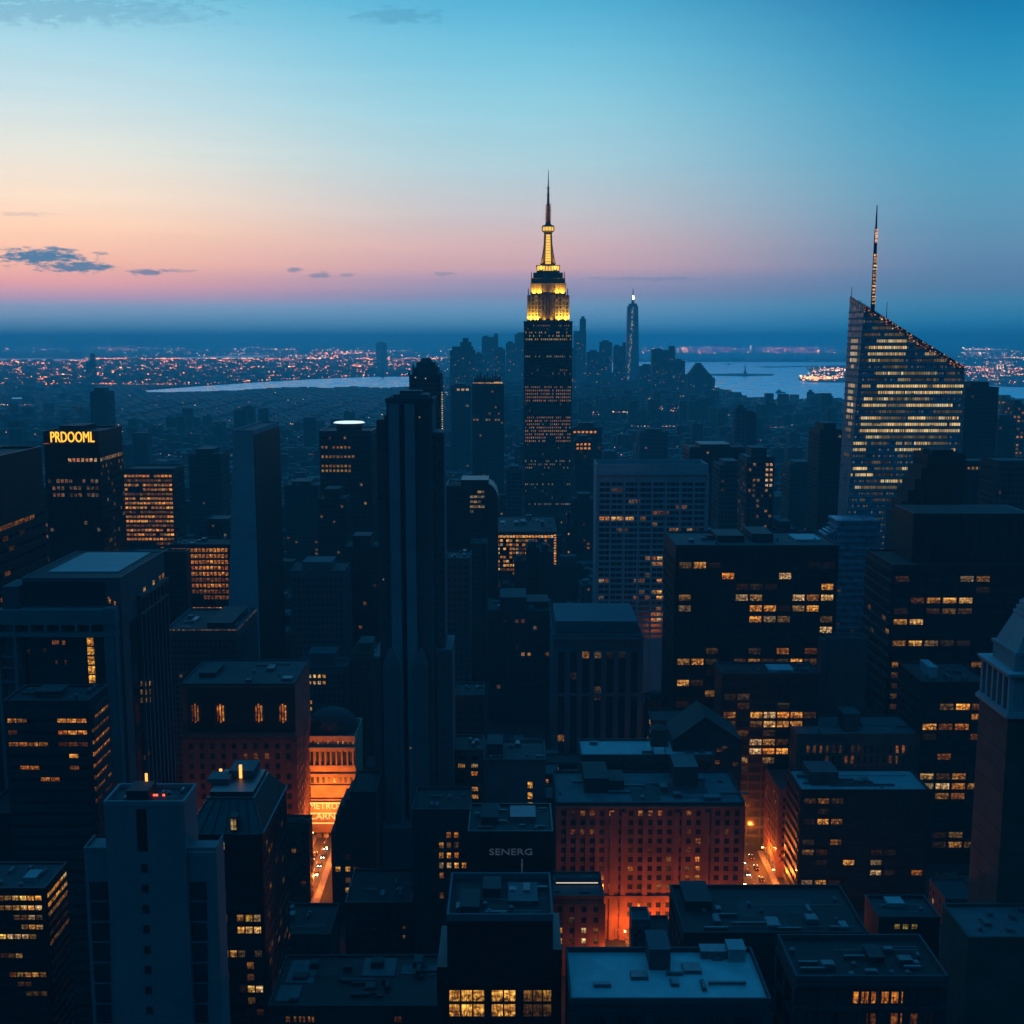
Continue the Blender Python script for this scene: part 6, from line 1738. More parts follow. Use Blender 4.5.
# ================================================================== MID DISTANCE TOWERS
MID = [  # px0, px1, py, Y, D, wall, roof, name, label, ref, bot, lit probability, strength, palette
    (36, 71, 489, 800, 26, 'mid_concrete', 'roof_mid', 'office_building', 'hazy blue block with dim rose window rows left of the lettered tower', 'the block with rose rows', 565, .30, .28, ROSE),
    (68, 92, 500, 760, 20, 'mid_concrete', 'roof_mid', 'slab_tower', 'plain pale blue slab before the left foot of the lettered tower', 'the plain blue slab', 565, .01, .2, PALE),
    (90, 107, 392, 2300, 40, 'dark_concrete', 'roof_dark', 'tower', 'lone dark tower in the haze above the lettered tower', 'the lone dark tower', 430, .01, .3, PALE),
    (188, 220, 455, 1250, 40, 'dark_concrete', 'roof_mid', 'tower', 'dim boxy tower right of the hazy orange grid block', 'the dim boxy tower', 520, .02, .25, PALE),
    (206, 228, 520, 1000, 30, 'dark_concrete', 'roof_mid', 'tower', 'low dim tower above the amber window grid', 'the low dim tower', 545, .05, .3, PALE),
    (126, 162, 556, 800, 26, 'mid_concrete', 'roof_mid', 'stone_building', 'ribbed stone building below the hazy orange grid block', 'the ribbed stone building', 600, .01, .2, PALE),
    (319, 371, 432, 1000, 50, 'dark_steel', 'roof_mid', 'office_tower', 'dark tower with a glowing white deck on its roof', 'the tower with glowing deck', 545, .04, .35, WARM),
    (318, 345, 500, 900, 30, 'dark_concrete', 'roof_mid', 'tower', 'narrow dim tower in front of the tower with glowing deck', 'the narrow dim tower', 570, .03, .25, PALE),
    (284, 318, 486, 1200, 40, 'dark_concrete', 'roof_mid', 'tower', 'hazy low tower right of the black flanked slab', 'the hazy low tower', 560, .06, .35, AMBER),
    (290, 344, 572, 720, 30, 'mid_concrete', 'roof_mid', 'slab_building', 'broad plain blue slab above the columned facade', 'the broad plain blue slab', 665, .004, .3, AMBER),
    (345, 378, 548, 760, 26, 'dark_concrete', 'roof_dark', 'tower', 'dark narrow block between the plain blue slab and the stepped tower', 'the dark narrow block', 640, .03, .3, AMBER),
    (352, 378, 655, 690, 26, 'brown_brick', 'roof_dark', 'brick_block', 'dark brick block with reddish lamp left of the stepped tower', 'the dark brick block with red lamp', 740, .04, .3, AMBER),
    (296, 347, 668, 680, 26, 'mid_concrete', 'roof_mid', 'office_building', 'grey block with three short rows of warm windows behind the dome', 'the grey block behind the dome', 725, 0, .5, WARM),
    (720, 746, 466, 1020, 36, 'mid_concrete', 'roof_mid', 'tower', 'ribbed grey tower right of the pale grid slab', 'the ribbed grey tower', 525, .01, .2, PALE),
    (690, 745, 448, 1250, 50, 'black_cladding', 'roof_dark', 'tower', 'black flat topped tower behind the pale grid slab', 'the black flat topped tower', 480, .02, .3, PALE),
    (747, 775, 458, 900, 32, 'mid_concrete', 'roof_white', 'office_tower', 'tower speckled with tiny lit windows under a pale roof plate', 'the speckled tower', 535, .28, .35, PALE),
    (776, 797, 530, 900, 26, 'mid_concrete', 'roof_grey', 'tower', 'low pale roofed block right of the speckled tower', 'the low pale roofed block', 545, .05, .3, PALE),
    (820, 843, 431, 1100, 40, 'dark_concrete', 'roof_mid', 'tower', 'dark slim tower left of the glass tower', 'the dark slim tower', 520, .015, .3, PALE),
    (790, 818, 465, 1400, 40, 'dark_concrete', 'roof_dark', 'tower', 'dim tower between the speckled tower and the dark slim tower', 'the dim tower', 530, .02, .3, PALE),
    (966, 999, 388, 1300, 46, 'dark_concrete', 'roof_dark', 'tower', 'dark tower immediately right of the glass tower', 'the dark tower right of the glass', 460, .01, .3, PALE),
    (928, 966, 456, 700, 26, 'dark_concrete', 'roof_mid', 'stone_building', 'stepped tower in front of the lower right of the glass tower', 'the stepped tower before the glass', 505, .02, .2, PALE),
    (966, 1000, 462, 950, 30, 'dark_concrete', 'roof_dark', 'office_building', 'dark block with two thin yellow lines of light', 'the block with thin yellow lines', 510, .03, .3, WARM),
    (998, 1040, 462, 800, 30, 'mid_concrete', 'roof_mid', 'office_building', 'plain pale blue block at the right edge', 'the pale block at right edge', 512, .01, .3, PALE),
    (1001, 1010, 399, 2000, 40, 'tan_brick', 'roof_mid', 'tower', 'small orange lit tower by the water right of the glass tower', 'the small orange tower', 430, .8, .5, AMBER),
    (1013, 1026, 405, 1900, 40, 'brown_brick', 'roof_mid', 'tower', 'small tower with orange window columns at the right edge', 'the tower with orange columns', 440, .45, .5, AMBER),
    (998, 1016, 420, 1700, 40, 'dark_concrete', 'roof_dark', 'tower', 'low dark block before the small orange lit tower', 'the low dark block by the water', 460, .03, .3, PALE),
    (572, 602, 428, 1750, 40, 'dark_concrete', 'roof_dark', 'office_building', 'block with an orange lit rooftop strip right of the spire skyscraper', 'the block with orange roof strip', 470, .05, .4, AMBER),
    (575, 592, 440, 1500, 30, 'dark_concrete', 'roof_dark', 'office_building', 'small block with glowing red orange top by the spire skyscraper', 'the block with red orange top', 500, .03, .3, AMBER),
    (451, 470, 386, 2300, 60, 'dark_concrete', 'roof_dark', 'tower', 'hazy block with amber roof strip left of the tower with glowing cornice', 'the hazy block with amber strip', 470, .04, .4, PALE),
    (736, 747, 409, 2000, 24, 'mid_concrete', 'roof_mid', 'tower', 'thin twin tower shaft in the haze above the speckled tower', 'the left thin shaft', 450, .0, .3, PALE),
    (749, 756, 413, 2000, 24, 'dark_concrete', 'roof_mid', 'tower', 'second thin shaft, the darker and lower, above the speckled tower', 'the darker thin shaft', 450, .0, .3, PALE),
    (640, 668, 432, 1900, 40, 'mid_concrete', 'roof_mid', 'tower', 'broad hazy block beyond the pale grid slab', 'the broad hazy block', 462, .02, .3, PALE),
    (506, 523, 470, 1250, 30, 'mid_concrete', 'roof_mid', 'tower', 'hazy tower touching the left foot of the spire skyscraper', 'the hazy tower at the foot', 520, .02, .3, PALE),
    (573, 596, 500, 1200, 30, 'dark_concrete', 'roof_mid', 'tower', 'dim block between the spire skyscraper and the pale grid slab', 'the dim block right of the spire', 560, .06, .35, AMBER),
]
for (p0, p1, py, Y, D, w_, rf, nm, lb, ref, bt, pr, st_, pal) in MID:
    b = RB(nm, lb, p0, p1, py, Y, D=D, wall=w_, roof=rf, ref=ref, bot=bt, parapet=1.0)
    bay = max(2.8, Y * .0032); fl = max(4.0, Y * .0034)
    b.facade('F', bay=bay, fl=fl, wf=.6, hf=.5, top=3, zmin=10, rib=.4, band=.2, own=False, prob=scatter(pr, st_), pal=pal,
             lit={'the grey block behind the dome': [(x, y, .65) for x in range(304, 327, 3) for y in (673, 679, 684)] + [(306, 703, .8), (310, 703, .8), (307, 708, .8), (311, 708, .6)],
                  'the tower with glowing deck': [(x, y, .4) for x in range(322, 352, 2) for y in (445, 447, 458, 467, 471, 473) if (x * y) % 5],
                  'the block with thin yellow lines': [(x, y, .45) for x in range(967, 998, 2) for y in (463, 468) if x < 985 or y == 463],
                  'the speckled tower': [(x, y, .75) for x in (767, 770, 773) for y in range(466, 486, 3)],
                  'the block with orange roof strip': [(x, y, .9) for x in range(576, 598, 2) for y in (431, 430)],
                  'the block with red orange top': [(x, y, .8) for x in range(577, 590, 2) for y in (442, 445, 447)],
                  'the hazy block with amber strip': [(x, y, .7) for x in range(458, 470, 2) for y in (389, 391)],
                  'the broad plain blue slab': [(x, y, .4) for x in (304, 308) for y in (548,)]}.get(ref))
    if p0 < 480: b.facade('R', bay=bay * 1.3, fl=fl, wf=.6, hf=.5, top=3, zmin=10, rib=.3, band=.2, own=False, prob=scatter(pr * .7, st_ * .8), pal=pal)
    elif p0 > 560: b.facade('L', bay=bay * 1.3, fl=fl, wf=.6, hf=.5, top=3, zmin=10, rib=.3, band=.2, own=False, prob=scatter(pr * .7, st_ * .8), pal=pal)
    W = b.x1 - b.x0
    if ref == 'the tower with glowing deck':
        cx = (b.x0 + b.x1) / 2; n = 24; dk = MB(); dk.cyl(cx + 1, b.y0 + 20, b.z + 6.5, b.z + 7.4, 13.5, 12.2, 24); dk.build('roof_deck', ['deck_light'], b.root, b.c)
        sp_ = MB(); sp_.cyl(cx + 1, b.y0 + 20, b.z, b.z + 6.45, 11, 12.2, 24); sp_.build('drum', ['mid_concrete'], b.root, b.c)
    elif b.seed.random() < .8:
        b.wall.box(b.x0 + W * .2, b.x0 + W * .75, b.y0 + 5, b.y1 - 5, b.z, b.z + b.seed.uniform(3, 8))
        if p1 - p0 > 16: b.clutter(3, 2.5)
    if ref == 'the stepped tower before the glass':
        for k in range(5): b.wall.box(b.x0 - 3 * k - 3, b.x0 - 3 * k, b.y0 + 2 * k + 1, b.y1, 0, b.z - 7 - 7 * k)
    b.finish()

# ------------------------------------------------------------------ downtown cluster, far off in the haze
rnd = random.Random(77)
DT = [  # px0, px1, py, Y, extra, label
    (450, 475, 350, 4300, 'step', 'broad hazy downtown tower at the left end of the skyline cluster'),
    (482, 498, 337, 5600, 'notch', 'flat topped hazy downtown tower with small corner stub'),
    (495, 505, 349, 5000, '', 'slim hazy downtown tower between the flat topped pair'),
    (506, 515, 343, 5900, '', 'slender hazy downtown tower with light beside its top'),
    (515, 527, 334, 6000, '', 'tall round topped hazy downtown tower touching the spire skyscraper'),
    (475, 483, 354, 5200, '', 'low hazy downtown tower next to the broad stepped one'),
    (574, 586, 331, 5900, 'tall', 'hazy downtown tower with narrow raised shaft right of the spire skyscraper'),
    (600, 612, 342, 5600, '', 'square hazy downtown tower left of the tapered one'),
    (587, 600, 352, 5000, '', 'lower hazy downtown block between two square towers'),
    (614, 626, 346, 5300, 'notch', 'ragged hazy downtown tower touching the tapered one'),
    (653, 675, 350, 4800, 'notch', 'wide dark downtown block right of the tapered tower'),
    (673, 685, 361, 4700, '', 'lower downtown block beside the wide dark one'),
    (688, 712, 375, 4500, 'round', 'dome shouldered downtown tower by the bay'),
    (640, 654, 366, 5000, '', 'small hazy block between the tapered tower and the wide dark one'),
    (556 + 14, 576, 350, 5000, '', 'low hazy block just right of the spire skyscraper'),
    (808, 814, 392, 4200, '', 'small block with chimney stub on the far waterfront'),
    (812, 833, 396, 4100, '', 'long block on the far waterfront'),
    (376, 386, 343, 11000, '', 'pale hazy tower beyond the river'),
    (86, 94, 362, 7000, 'tall', 'tapering hazy tower among the red city lights'),
    (380, 384, 377, 8300, 'tall', 'small dark tower standing in the river'),
    (424, 434, 377, 5000, '', 'dim block above the crown tower'),
]
for p0, p1, py, Y, ex, lb in DT:
    a, c = at(p0, py, Y), at(p1, py, Y); W = c[0] - a[0]; D = W * .8
    loc = ((a[0] + c[0]) / 2, Y + D / 2, 0)
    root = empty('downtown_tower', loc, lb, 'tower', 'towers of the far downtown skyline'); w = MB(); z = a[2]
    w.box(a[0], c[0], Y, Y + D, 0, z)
    n = max(3, int(W / 12))
    for i in range(n + 1): u = a[0] + i * W / n; w.box(u - 1, u + 1, Y - 1, Y, 0, z - 3)
    m_ = (a[0] + c[0]) / 2
    if ex == 'step':
        w.box(a[0] + W * .08, c[0] - W * .08, Y + 5, Y + D - 5, z, z + 12); q = at(460, 338, Y)[0]; q2 = at(471, 338, Y)[0]
        w.box(q, q2, Y + 10, Y + D - 10, z, at(460, 342, Y)[2]); w.box(q + W * .1, q2 - W * .12, Y + 12, Y + D - 14, z, at(460, 338, Y)[2])
    if ex == 'notch': w.box(c[0] - W * .25, c[0], Y + 5, Y + D * .5, z, z + 16); w.box(a[0] + 5, a[0] + W * .4, Y + 5, Y + D * .5, z, z + 6)
    if ex == 'tall': w.box(m_, c[0], Y + 5, Y + D * .7, z, z + (60 if p0 > 500 else 45)); w.box(m_ + W * .12, c[0] - W * .12, Y + 8, Y + D * .5, z, z + (72 if p0 > 500 else 52))
    if ex == 'round':
        for k in range(5): w.box(a[0] + W * (.1 + .07 * k), c[0] - W * (.1 + .08 * k), Y + 3 * k, Y + D - 3 * k, z + 9 * k, z + 9 * (k + 1))
    if not ex: w.box(a[0] + W * .2, c[0] - W * .25, Y + 4, Y + D * .6, z, z + 8)
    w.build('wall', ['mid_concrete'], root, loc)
    pn = MB(); s = Y / F
    for k in range(int((p1 - p0) * 1.2) + 2):
        q = at(rnd.uniform(p0, p1), rnd.uniform(py + 8, py + 46), Y)
        if q[2] > 6: pn.box(max(a[0], q[0] - s * .45), min(c[0], q[0] + s * .45), Y - 2, Y - 1.1, q[2], q[2] + s * .9, 0, rnd.choice([(.6, .85, 1), (1, .8, .6), (1, .6, .45)]) + (rnd.uniform(.1, .6),), False)
    pn.build('windows', ['pane_glass'], root, loc)['kind'] = 'stuff'

# the tapered downtown tower with beacon
def tapered():
    Y = 5800.0
    cx = at(633, 340, Y)[0]; z0, z1 = 0, at(633, 306, Y)[2]; w0 = 33; w1 = 27
    root = empty('downtown_tower', (cx, Y + 30, 0), 'tallest tapered downtown tower with lit facets and a beacon spire', 'tower', 'towers of the far downtown skyline'); loc = (cx, Y + 30, 0)
    w = MB(); k = 0; yc = Y + 30
    A_ = [(cx - w0, yc - w0, 30), (cx + w0, yc - w0, 30), (cx + w0, yc + w0, 30), (cx - w0, yc + w0, 30)]
    T_ = [(cx, yc - w1 * 1.2, z1), (cx + w1 * 1.2, yc, z1), (cx, yc + w1 * 1.2, z1), (cx - w1 * 1.2, yc, z1)]
    T_ = [(cx - w1, yc - w1 * .5, z1), (cx + w1 * .9, yc - w1 * .7, z1), (cx + w1, yc + w1, z1), (cx - w1, yc + w1, z1)]
    w.box(cx - w0, cx + w0, yc - w0, yc + w0, 0, 30)
    for i in range(4): j = (i + 1) % 4; w.quad([A_[i], A_[j], T_[j], T_[i]])
    w.quad(T_); w.build('wall', ['blue_glass'], root, loc)
    c = MB(); c.box(cx - w1 * .7, cx + w1 * .7, yc - 14, yc + 18, z1, z1 + 12); c.cyl(cx, yc, z1 + 12, at(633, 297, Y)[2], 9, 5, 10); c.build('crown', ['mid_concrete'], root, loc)
    s = MB(); s.cyl(cx, yc, at(633, 297, Y)[2], at(633, 288, Y)[2], 3, 1, 8); s.build('spire', ['mid_concrete'], root, loc)
    l = MB(); l.cyl(cx, yc - 10, at(633, 299, Y)[2], at(633, 295.5, Y)[2], 3.5, 2.5, 8, 0); l.build('beacon', ['lamp_white'], root, loc)
    pn = MB()
    for q in range(120):
        f = rnd.random(); zz_ = 30 + (z1 - 30) * f; hw = w0 + (w1 - w0) * f
        x = cx - hw * .8 + (hw * 1.2) * (f * .6 + rnd.uniform(-.15, .15)); pn.box(x, x + 3.5, yc - hw - 2 + f * 3, yc - hw - 1 + f * 3 + w1 * .4 * f, zz_, zz_ + 4, 0, rnd.choice([(1, .85, .6), (.8, .95, 1)]) + (rnd.uniform(.2, .8),), False)
    pn.build('windows', ['pane_glass'], root, loc)['kind'] = 'stuff'


tapered()

# statue on its island in the bay
q = at(745, 377, 8600); root = empty('statue', (q[0], 8600, 0), 'tiny green statue with raised arm on its pedestal island in the bay', 'statue'); loc = (q[0], 8600, 0)
s_ = MB(); s_.box(q[0] - 28, q[0] + 28, 8572, 8628, 1.5, 9); s_.frustum(q[0], 8600, 9, 38, 12, 12, 7, 7); s_.build('pedestal', ['mid_concrete'], root, loc)
s_ = MB(); s_.lathe(q[0], 8600, [(5.5, 38), (5.2, 50), (4.2, 60), (4.6, 66), (2, 69), (2.6, 72), (2.2, 75), (.5, 77)], 10)
s_.box(q[0] - 6.5, q[0] - 4.8, 8599, 8601, 62, 78); s_.cyl(q[0] - 5.6, 8600, 78, 84, 1.2, .4, 8); s_.build('figure', ['copper_green'], root, loc)

# boats on the bay
boats = []
def boat(px, py, label):
    q = gnd(px, py); x, y, _ = q
    root = empty('boat', (x, y, .5), label, 'boat', 'boats on the bay'); h = MB()
    h.prism([(x - 22, y - 5), (x + 18, y - 5), (x + 28, y), (x + 18, y + 5), (x - 22, y + 5)], .6, 6); h.build('hull', ['dark_concrete'], root, (x, y, .5))
    c = MB(); c.box(x - 16, x + 6, y - 4, y + 4, 6, 12); c.box(x - 10, x, y - 3, y + 3, 12, 17); c.cyl(x - 6, y, 17, 26, 1, .6, 8); c.build('cabin', ['white_stone'], root, (x, y, .5))
boat(729, 365, 'small dark boat on the far side of the bay'); boat(780, 393, 'small dark boat on the near side of the bay')

# ================================================================== CITY FILL
def occ(x0, x1, y0, y1):
    for B in BUILD:
        if x0 < B.x1 + 2 and x1 > B.x0 - 2 and y0 < B.y1 + 2 and y1 > B.y0 - 2: return True
    for (a, c, d, e) in ((AV_L[0], AV_L[1], 440, 594), (AV_R[0], AV_R[1], 400, 1150), (AV_M[0], AV_M[1], 250, 456), (AV_M[0], 128, 440, 485)):
        if x0 < c and x1 > a and y0 < e and y1 > d: return True
    return False


def hides(x0, x1, Y, h):
    pa, pt = proj(x0, Y, h); pb_, _ = proj(x1, Y, h)
    for B in BUILD:
        if B.y0 > Y - 1 and pa < B.vis[1] + 2 and pb_ > B.vis[0] - 2:
            if pt < B.bot + 2: return True
    return False


rnd = random.Random(2024)
cells_ = []
y = 440.0
while y < 15500:
    s = 21 + .0042 * y
    x = -.47 * y - 20
    while x < .47 * y + 20:
        w_ = s * rnd.uniform(.6, .92); d_ = s * rnd.uniform(.55, .85)
        xx, yy = x + rnd.uniform(0, s - w_), y + rnd.uniform(0, s - d_)
        x += s
        # cross streets
        if int(xx / 160) != int((xx + w_ + 12) / 160) and y < 5000: continue
        px, py = proj(xx, yy, 0)
        if py < 401 and is_water(px, py, .8): continue
        if occ(xx, xx + w_, yy, yy + d_): continue
        t = rnd.random()
        if y < 1500: h = rnd.uniform(14, 48) if t < .8 else rnd.uniform(48, 80)
        elif y < 4000: h = rnd.uniform(9, 26) if t < .86 else rnd.uniform(26, 55) if t < .985 else rnd.uniform(55, 95)
        else: h = rnd.uniform(6, 16) if t < .92 else rnd.uniform(16, 34)
        if y > 3300 and y < 6500 and -155 < (px - 600) * 1.0 < 110 and t > .6: h = rnd.uniform(25, 95)
        if 3300 < y < 7000 and 90 < px < 440: h = min(h, 9)
        ok = True
        for tr in range(5):
            if not hides(xx, xx + w_, yy, h): break
            h *= .62
        else: ok = False
        if not ok or h < 5: continue
        cells_.append([w_ * h / yy ** 2 * (1 if 0 < px < 1024 else .1), xx, xx + w_, yy, yy + d_, h, px])
    y += s
cells_.sort(key=lambda c: -c[0])
IND = 270
WCOL = ['mid_concrete', 'dark_concrete', 'brown_brick', 'grey_concrete']
WTXT = ['grey', 'dark', 'brown', 'pale']
RCOL = ['roof_dark', 'roof_mid', 'roof_grey']
RTXT = ['dark', 'grey', 'pale']
labels = {}
refs = [B for B in BUILD if B.ref]
for k, (_, x0, x1, y0, y1, h, px) in enumerate(cells_[:IND]):
    wi = rnd.choice([0, 0, 1, 1, 1, 2, 3]); ri = rnd.choice([0, 1, 1, 2])
    c = ((x0 + x1) / 2, (y0 + y1) / 2, 0)
    name = 'city_block'
    w = MB(); w.box(x0, x1, y0, y1, 0, h)
    ww, dd = x1 - x0, y1 - y0
    t = rnd.random()
    shape = 'squat' if h < .7 * ww else 'boxy' if h < 1.4 * ww else 'tall'
    if t < .3 and h > 14:
        w.box(x0 + ww * .15, x1 - ww * .2, y0 + dd * .15, y1 - dd * .1, h, h + rnd.uniform(3, 9)); shape = 'stepped'
    elif t < .55:
        w.box(x0 + ww * .1, x0 + ww * .4, y0 + dd * .3, y0 + dd * .7, h, h + rnd.uniform(2, 4))
    for (a, bb, cc, dd_) in ((x0, x1, y0 - .1, y0 + .4), (x0, x1, y1 - .4, y1 + .1), (x0 - .1, x0 + .4, y0 + .4, y1 - .4), (x1 - .4, x1 + .1, y0 + .4, y1 - .4)):
        w.box(a, bb, cc, dd_, h, h + 1.0)
    fl = 3.9; nf = int((h - 2) / fl)
    for j in range(nf): w.box(x0, x1, y0 - .15, y0, h - 1.5 - j * fl, h - .9 - j * fl)
    p0, p1 = proj(x0, y0, h), proj(x1, y0, h)
    cxp, cyp = (p0[0] + p1[0]) / 2, p0[1]
    near = min(refs, key=lambda B: abs((B.vis[0] + B.vis[1]) / 2 - cxp) + .7 * abs(B.vis[2] - cyp) + abs(B.y0 - y0) * .05)
    rel = 'left of' if cxp < near.vis[0] else 'right of' if cxp > near.vis[1] else ('beyond' if y0 > near.y0 else 'below')
    lit_p = rnd.choice([0, .03, .06, .10, .16]); ltx = 'unlit' if lit_p == 0 else 'with few lights' if lit_p < .1 else 'with many lights'
    base_l = f"{shape} {WTXT[wi]} block, {RTXT[ri]} roof, {ltx}, {rel} {near.ref}"
    labels.setdefault(base_l, []).append(k)
    n_ = len(labels[base_l])
    lb = base_l if n_ == 1 else base_l.replace(f"{shape} ", f"{['', '', 'second ', 'third ', 'fourth ', 'fifth ', 'sixth ', 'seventh ', 'eighth ', 'ninth '][min(n_, 9)]}{shape} ", 1).replace(', ' + ltx, '') if n_ > 1 else base_l
    root = empty(name, c, ' '.join(lb.split()[:16]), 'building', 'low city blocks between the towers')
    w.build('wall', [WCOL[wi]], root, c)
    r_ = MB(); r_.box(x0 + .4, x1 - .4, y0 + .4, y1 - .4, h - .2, h + .12)
    r_.build('roof', [RCOL[ri]], root, c)
    pn = MB(); bw = max(2.4, y0 * .0022)
    for face in (('F',) if abs(cxp - 512) < 60 else ('F', 'R' if cxp < 512 else 'L')):
        L_ = ww if face == 'F' else dd; n = max(1, int(L_ / (bw * 1.5)))
        for j in range(nf):
            for i in range(n):
                g = rnd.uniform(.12, .7) if rnd.random() < lit_p else 0
                if g == 0 and rnd.random() < .25: continue
                u = (i + .5) * L_ / n; z = h - 3 - j * fl
                if z < 2: continue
                cc = rnd.choice(WARM + AMBER + PALE) + (g,)
                if face == 'F': pn.box(x0 + u - bw * .32, x0 + u + bw * .32, y0 - .06, y0 + .02, z - 1, z + 1, 0, cc, False)
                elif face == 'R': pn.box(x1 - .02, x1 + .06, y0 + u - bw * .32, y0 + u + bw * .32, z - 1, z + 1, 0, cc, False)
                else: pn.box(x0 - .06, x0 + .02, y0 + u - bw * .32, y0 + u + bw * .32, z - 1, z + 1, 0, cc, False)
    if pn.f:
        o = pn.build('windows', ['pane_glass'], root, c); o['kind'] = 'stuff'

# everything smaller and farther is one carpet of roofs
cm = MB(); lt = MB()
LC = [(1, .62, .32), (1, .50, .26), (1, .75, .5), (.75, .88, 1), (1, .36, .22)]
for (_, x0, x1, y0, y1, h, px) in cells_[IND:]:
    mi = rnd.choice([0, 0, 1, 2])
    cm.box(x0, x1, y0, y1, 0, h, mi, None, False)
    if y0 < 3500 and rnd.random() < .6:
        a = rnd.uniform(.1, .5); cm.box(x0 + (x1 - x0) * a, x0 + (x1 - x0) * (a + .35), y0 + 3, y1 - 3, h, h + rnd.uniform(1.5, 5), 1, None, False)
    if y0 < 4200: cm.box(x0 + 1, x1 - 1, y0 + 1, y1 - 1, h, h + .3, 3 if rnd.random() < .7 else 4, None, False)
    # lit windows on its front
    boost = math.exp(HAZE * y0 * .8)
    if rnd.random() < (.62 if y0 < 5500 else .3):
        s = max(.9, y0 / F * .42)
        for q in range(rnd.choice([1, 1, 2, 3])):
            x = rnd.uniform(x0, x1 - s); z = rnd.uniform(max(0, h * .3), max(h - s, .5))
            lt.box(x, x + s * rnd.uniform(.7, 1.4), y0 - .6, y0 - .1, z, z + s * .8, 0, rnd.choice(LC) + (min(3, (rnd.uniform(.08, .55) * boost) ** .75),), False)
cm.build('far_city_blocks', ['dark_concrete', 'mid_concrete', 'brown_brick', 'roof_mid', 'roof_grey'])
bpy.data.objects['far_city_blocks']['kind'] = 'stuff'
lt.build('far_window_lights', ['pane_glass'])['kind'] = 'stuff'

# street and harbour lights on the far plain
lm = MB()
def sprinkle(n, px0, px1, py0, py1, pals, g0, g1, size=.75, zz_=8, water=False, bias=1.0, lines=.4):
    cx_, cy_, sx_, left_ = 0, 0, 0, 0
    for k in range(n):
        px = rnd.uniform(px0, px1); f = rnd.random() ** bias; py = py0 + (py1 - py0) * f
        if rnd.random() < lines:             # strung along a street
            if left_ <= 0: cx_, cy_, sx_, left_ = px, py, rnd.uniform(-.12, .12), rnd.randint(6, 22)
            cx_ += rnd.uniform(1.2, 3.4); left_ -= 1
            if cx_ > px1: left_ = 0
            px, py = cx_, cy_ + (cx_ - px0) * 0 + sx_ * rnd.random() * 8
        if py <= 343.5: continue
        q = gnd(px, py)
        if is_water(px, py) and not water: continue
        s = q[1] / F * size * rnd.uniform(.7, 1.0 + rnd.random() ** 2)
        bo = min(30, math.exp(HAZE * q[1] * .85))
        c = rnd.choice(pals); g = ((g0 + (g1 - g0) * rnd.random() ** 1.8) * 5.2) ** .59 * bo ** .64
        lm.box(q[0] - s / 2, q[0] + s / 2, q[1] - s * .3, q[1] + s * .3, zz_, zz_ + s * .8, 0, c + (g,), False)


RED = [(1, .22, .07), (1, .30, .12), (1, .38, .16), (1, .50, .28), (1, .30, .22)]
MIX = [(1, .5, .35), (1, .7, .5), (.8, .85, 1), (1, .38, .25)]
sprinkle(5200, -20, 440, 359, 386, RED, .15, 1.3, .55, bias=1.6)
sprinkle(1000, -20, 115, 362, 386, RED, .3, 1.8, .62)
sprinkle(420, 60, 410, 364.5, 373.5, RED, .4, 1.8, .65)
sprinkle(80, 310, 375, 350, 358.5, RED, .3, 1.2, .6)
sprinkle(500, 120, 520, 344.5, 362, MIX, .06, .35)
sprinkle(90, -10, 190, 347.5, 352.5, MIX, .1, .6, .6)
sprinkle(200, 250, 520, 356, 378, MIX, .15, .7)
sprinkle(130, 640, 850, 346.5, 354, RED, .2, 1.0, .5, bias=.7, lines=0)
sprinkle(40, 665, 712, 345.5, 354, RED, .3, 1.2, .55, lines=0)
sprinkle(40, 765, 825, 346, 354, RED, .3, 1.2, .55, lines=0)
sprinkle(120, 640, 850, 344.5, 350, MIX, .1, .4)
sprinkle(420, 955, 1040, 345, 386, MIX, .1, .9, .6, water=True)
sprinkle(120, 955, 1040, 367, 376, RED, .3, 1.2, .55, water=True, lines=.2)
sprinkle(130, 808, 850, 368, 379, MIX, .3, .9, water=True)
sprinkle(80, 800, 836, 377, 382, [(1, .5, .2), (1, .6, .3), (1, .4, .18)], .3, 1.1, .8, water=True)
sprinkle(22, 798, 812, 377, 380, [(1, .6, .3)], .5, 1.3, .9, water=True)
sprinkle(500, -20, 1030, 386, 470, MIX, .05, .4, .6, zz_=26)
sprinkle(420, 570, 720, 362, 430, MIX, .1, .55, .7, zz_=40)
sprinkle(160, 440, 525, 345, 420, MIX, .1, .5, .7, zz_=40)
for px, py, n in ((105, 374, 0),): pass
lm.build('far_street_lights', ['pane_glass'])['kind'] = 'stuff'

# ================================================================== STREET FURNITURE AND TRAFFIC
def make_lamp():
    root = empty('street_lamp', (0, 0, 0))
    p_ = MB(); p_.cyl(0, 0, 0, .5, .22, .16, 8); p_.cyl(0, 0, .5, 9, .11, .07, 8); p_.box(0, 2.0, -.06, .06, 8.9, 9.02); p_.build('pole', ['dark_steel'], root)
    h = MB(); h.frustum(2.2, 0, 8.75, 9.0, .55, .22, .35, .12); hh = h.build('lamp_housing', ['dark_steel'], root)
    l = MB(); l.box(1.75, 2.65, -.3, .3, 8.45, 8.74); l.build('lamp_globe', ['lamp_orange'], hh)
    return root


lamp0 = make_lamp(); first = True
def put_lamp(x, y, rz, e, label, group='orange street lamps'):
    global first
    o = lamp0 if first else copy_tree(lamp0); first = False
    o.location = (x, y, .2); o.rotation_euler = (0, 0, rz); tag(o, label, 'street lamp', group)
    l = bpy.data.lights.new('lamp_bulb', 'POINT'); l.energy = e; l.color = (1, .20, .022); l.shadow_soft_size = .5
    q = bpy.data.objects.new('lamp_bulb', l); COL.objects.link(q); q.parent = o; q.location = (2.2, 0, 8.1)


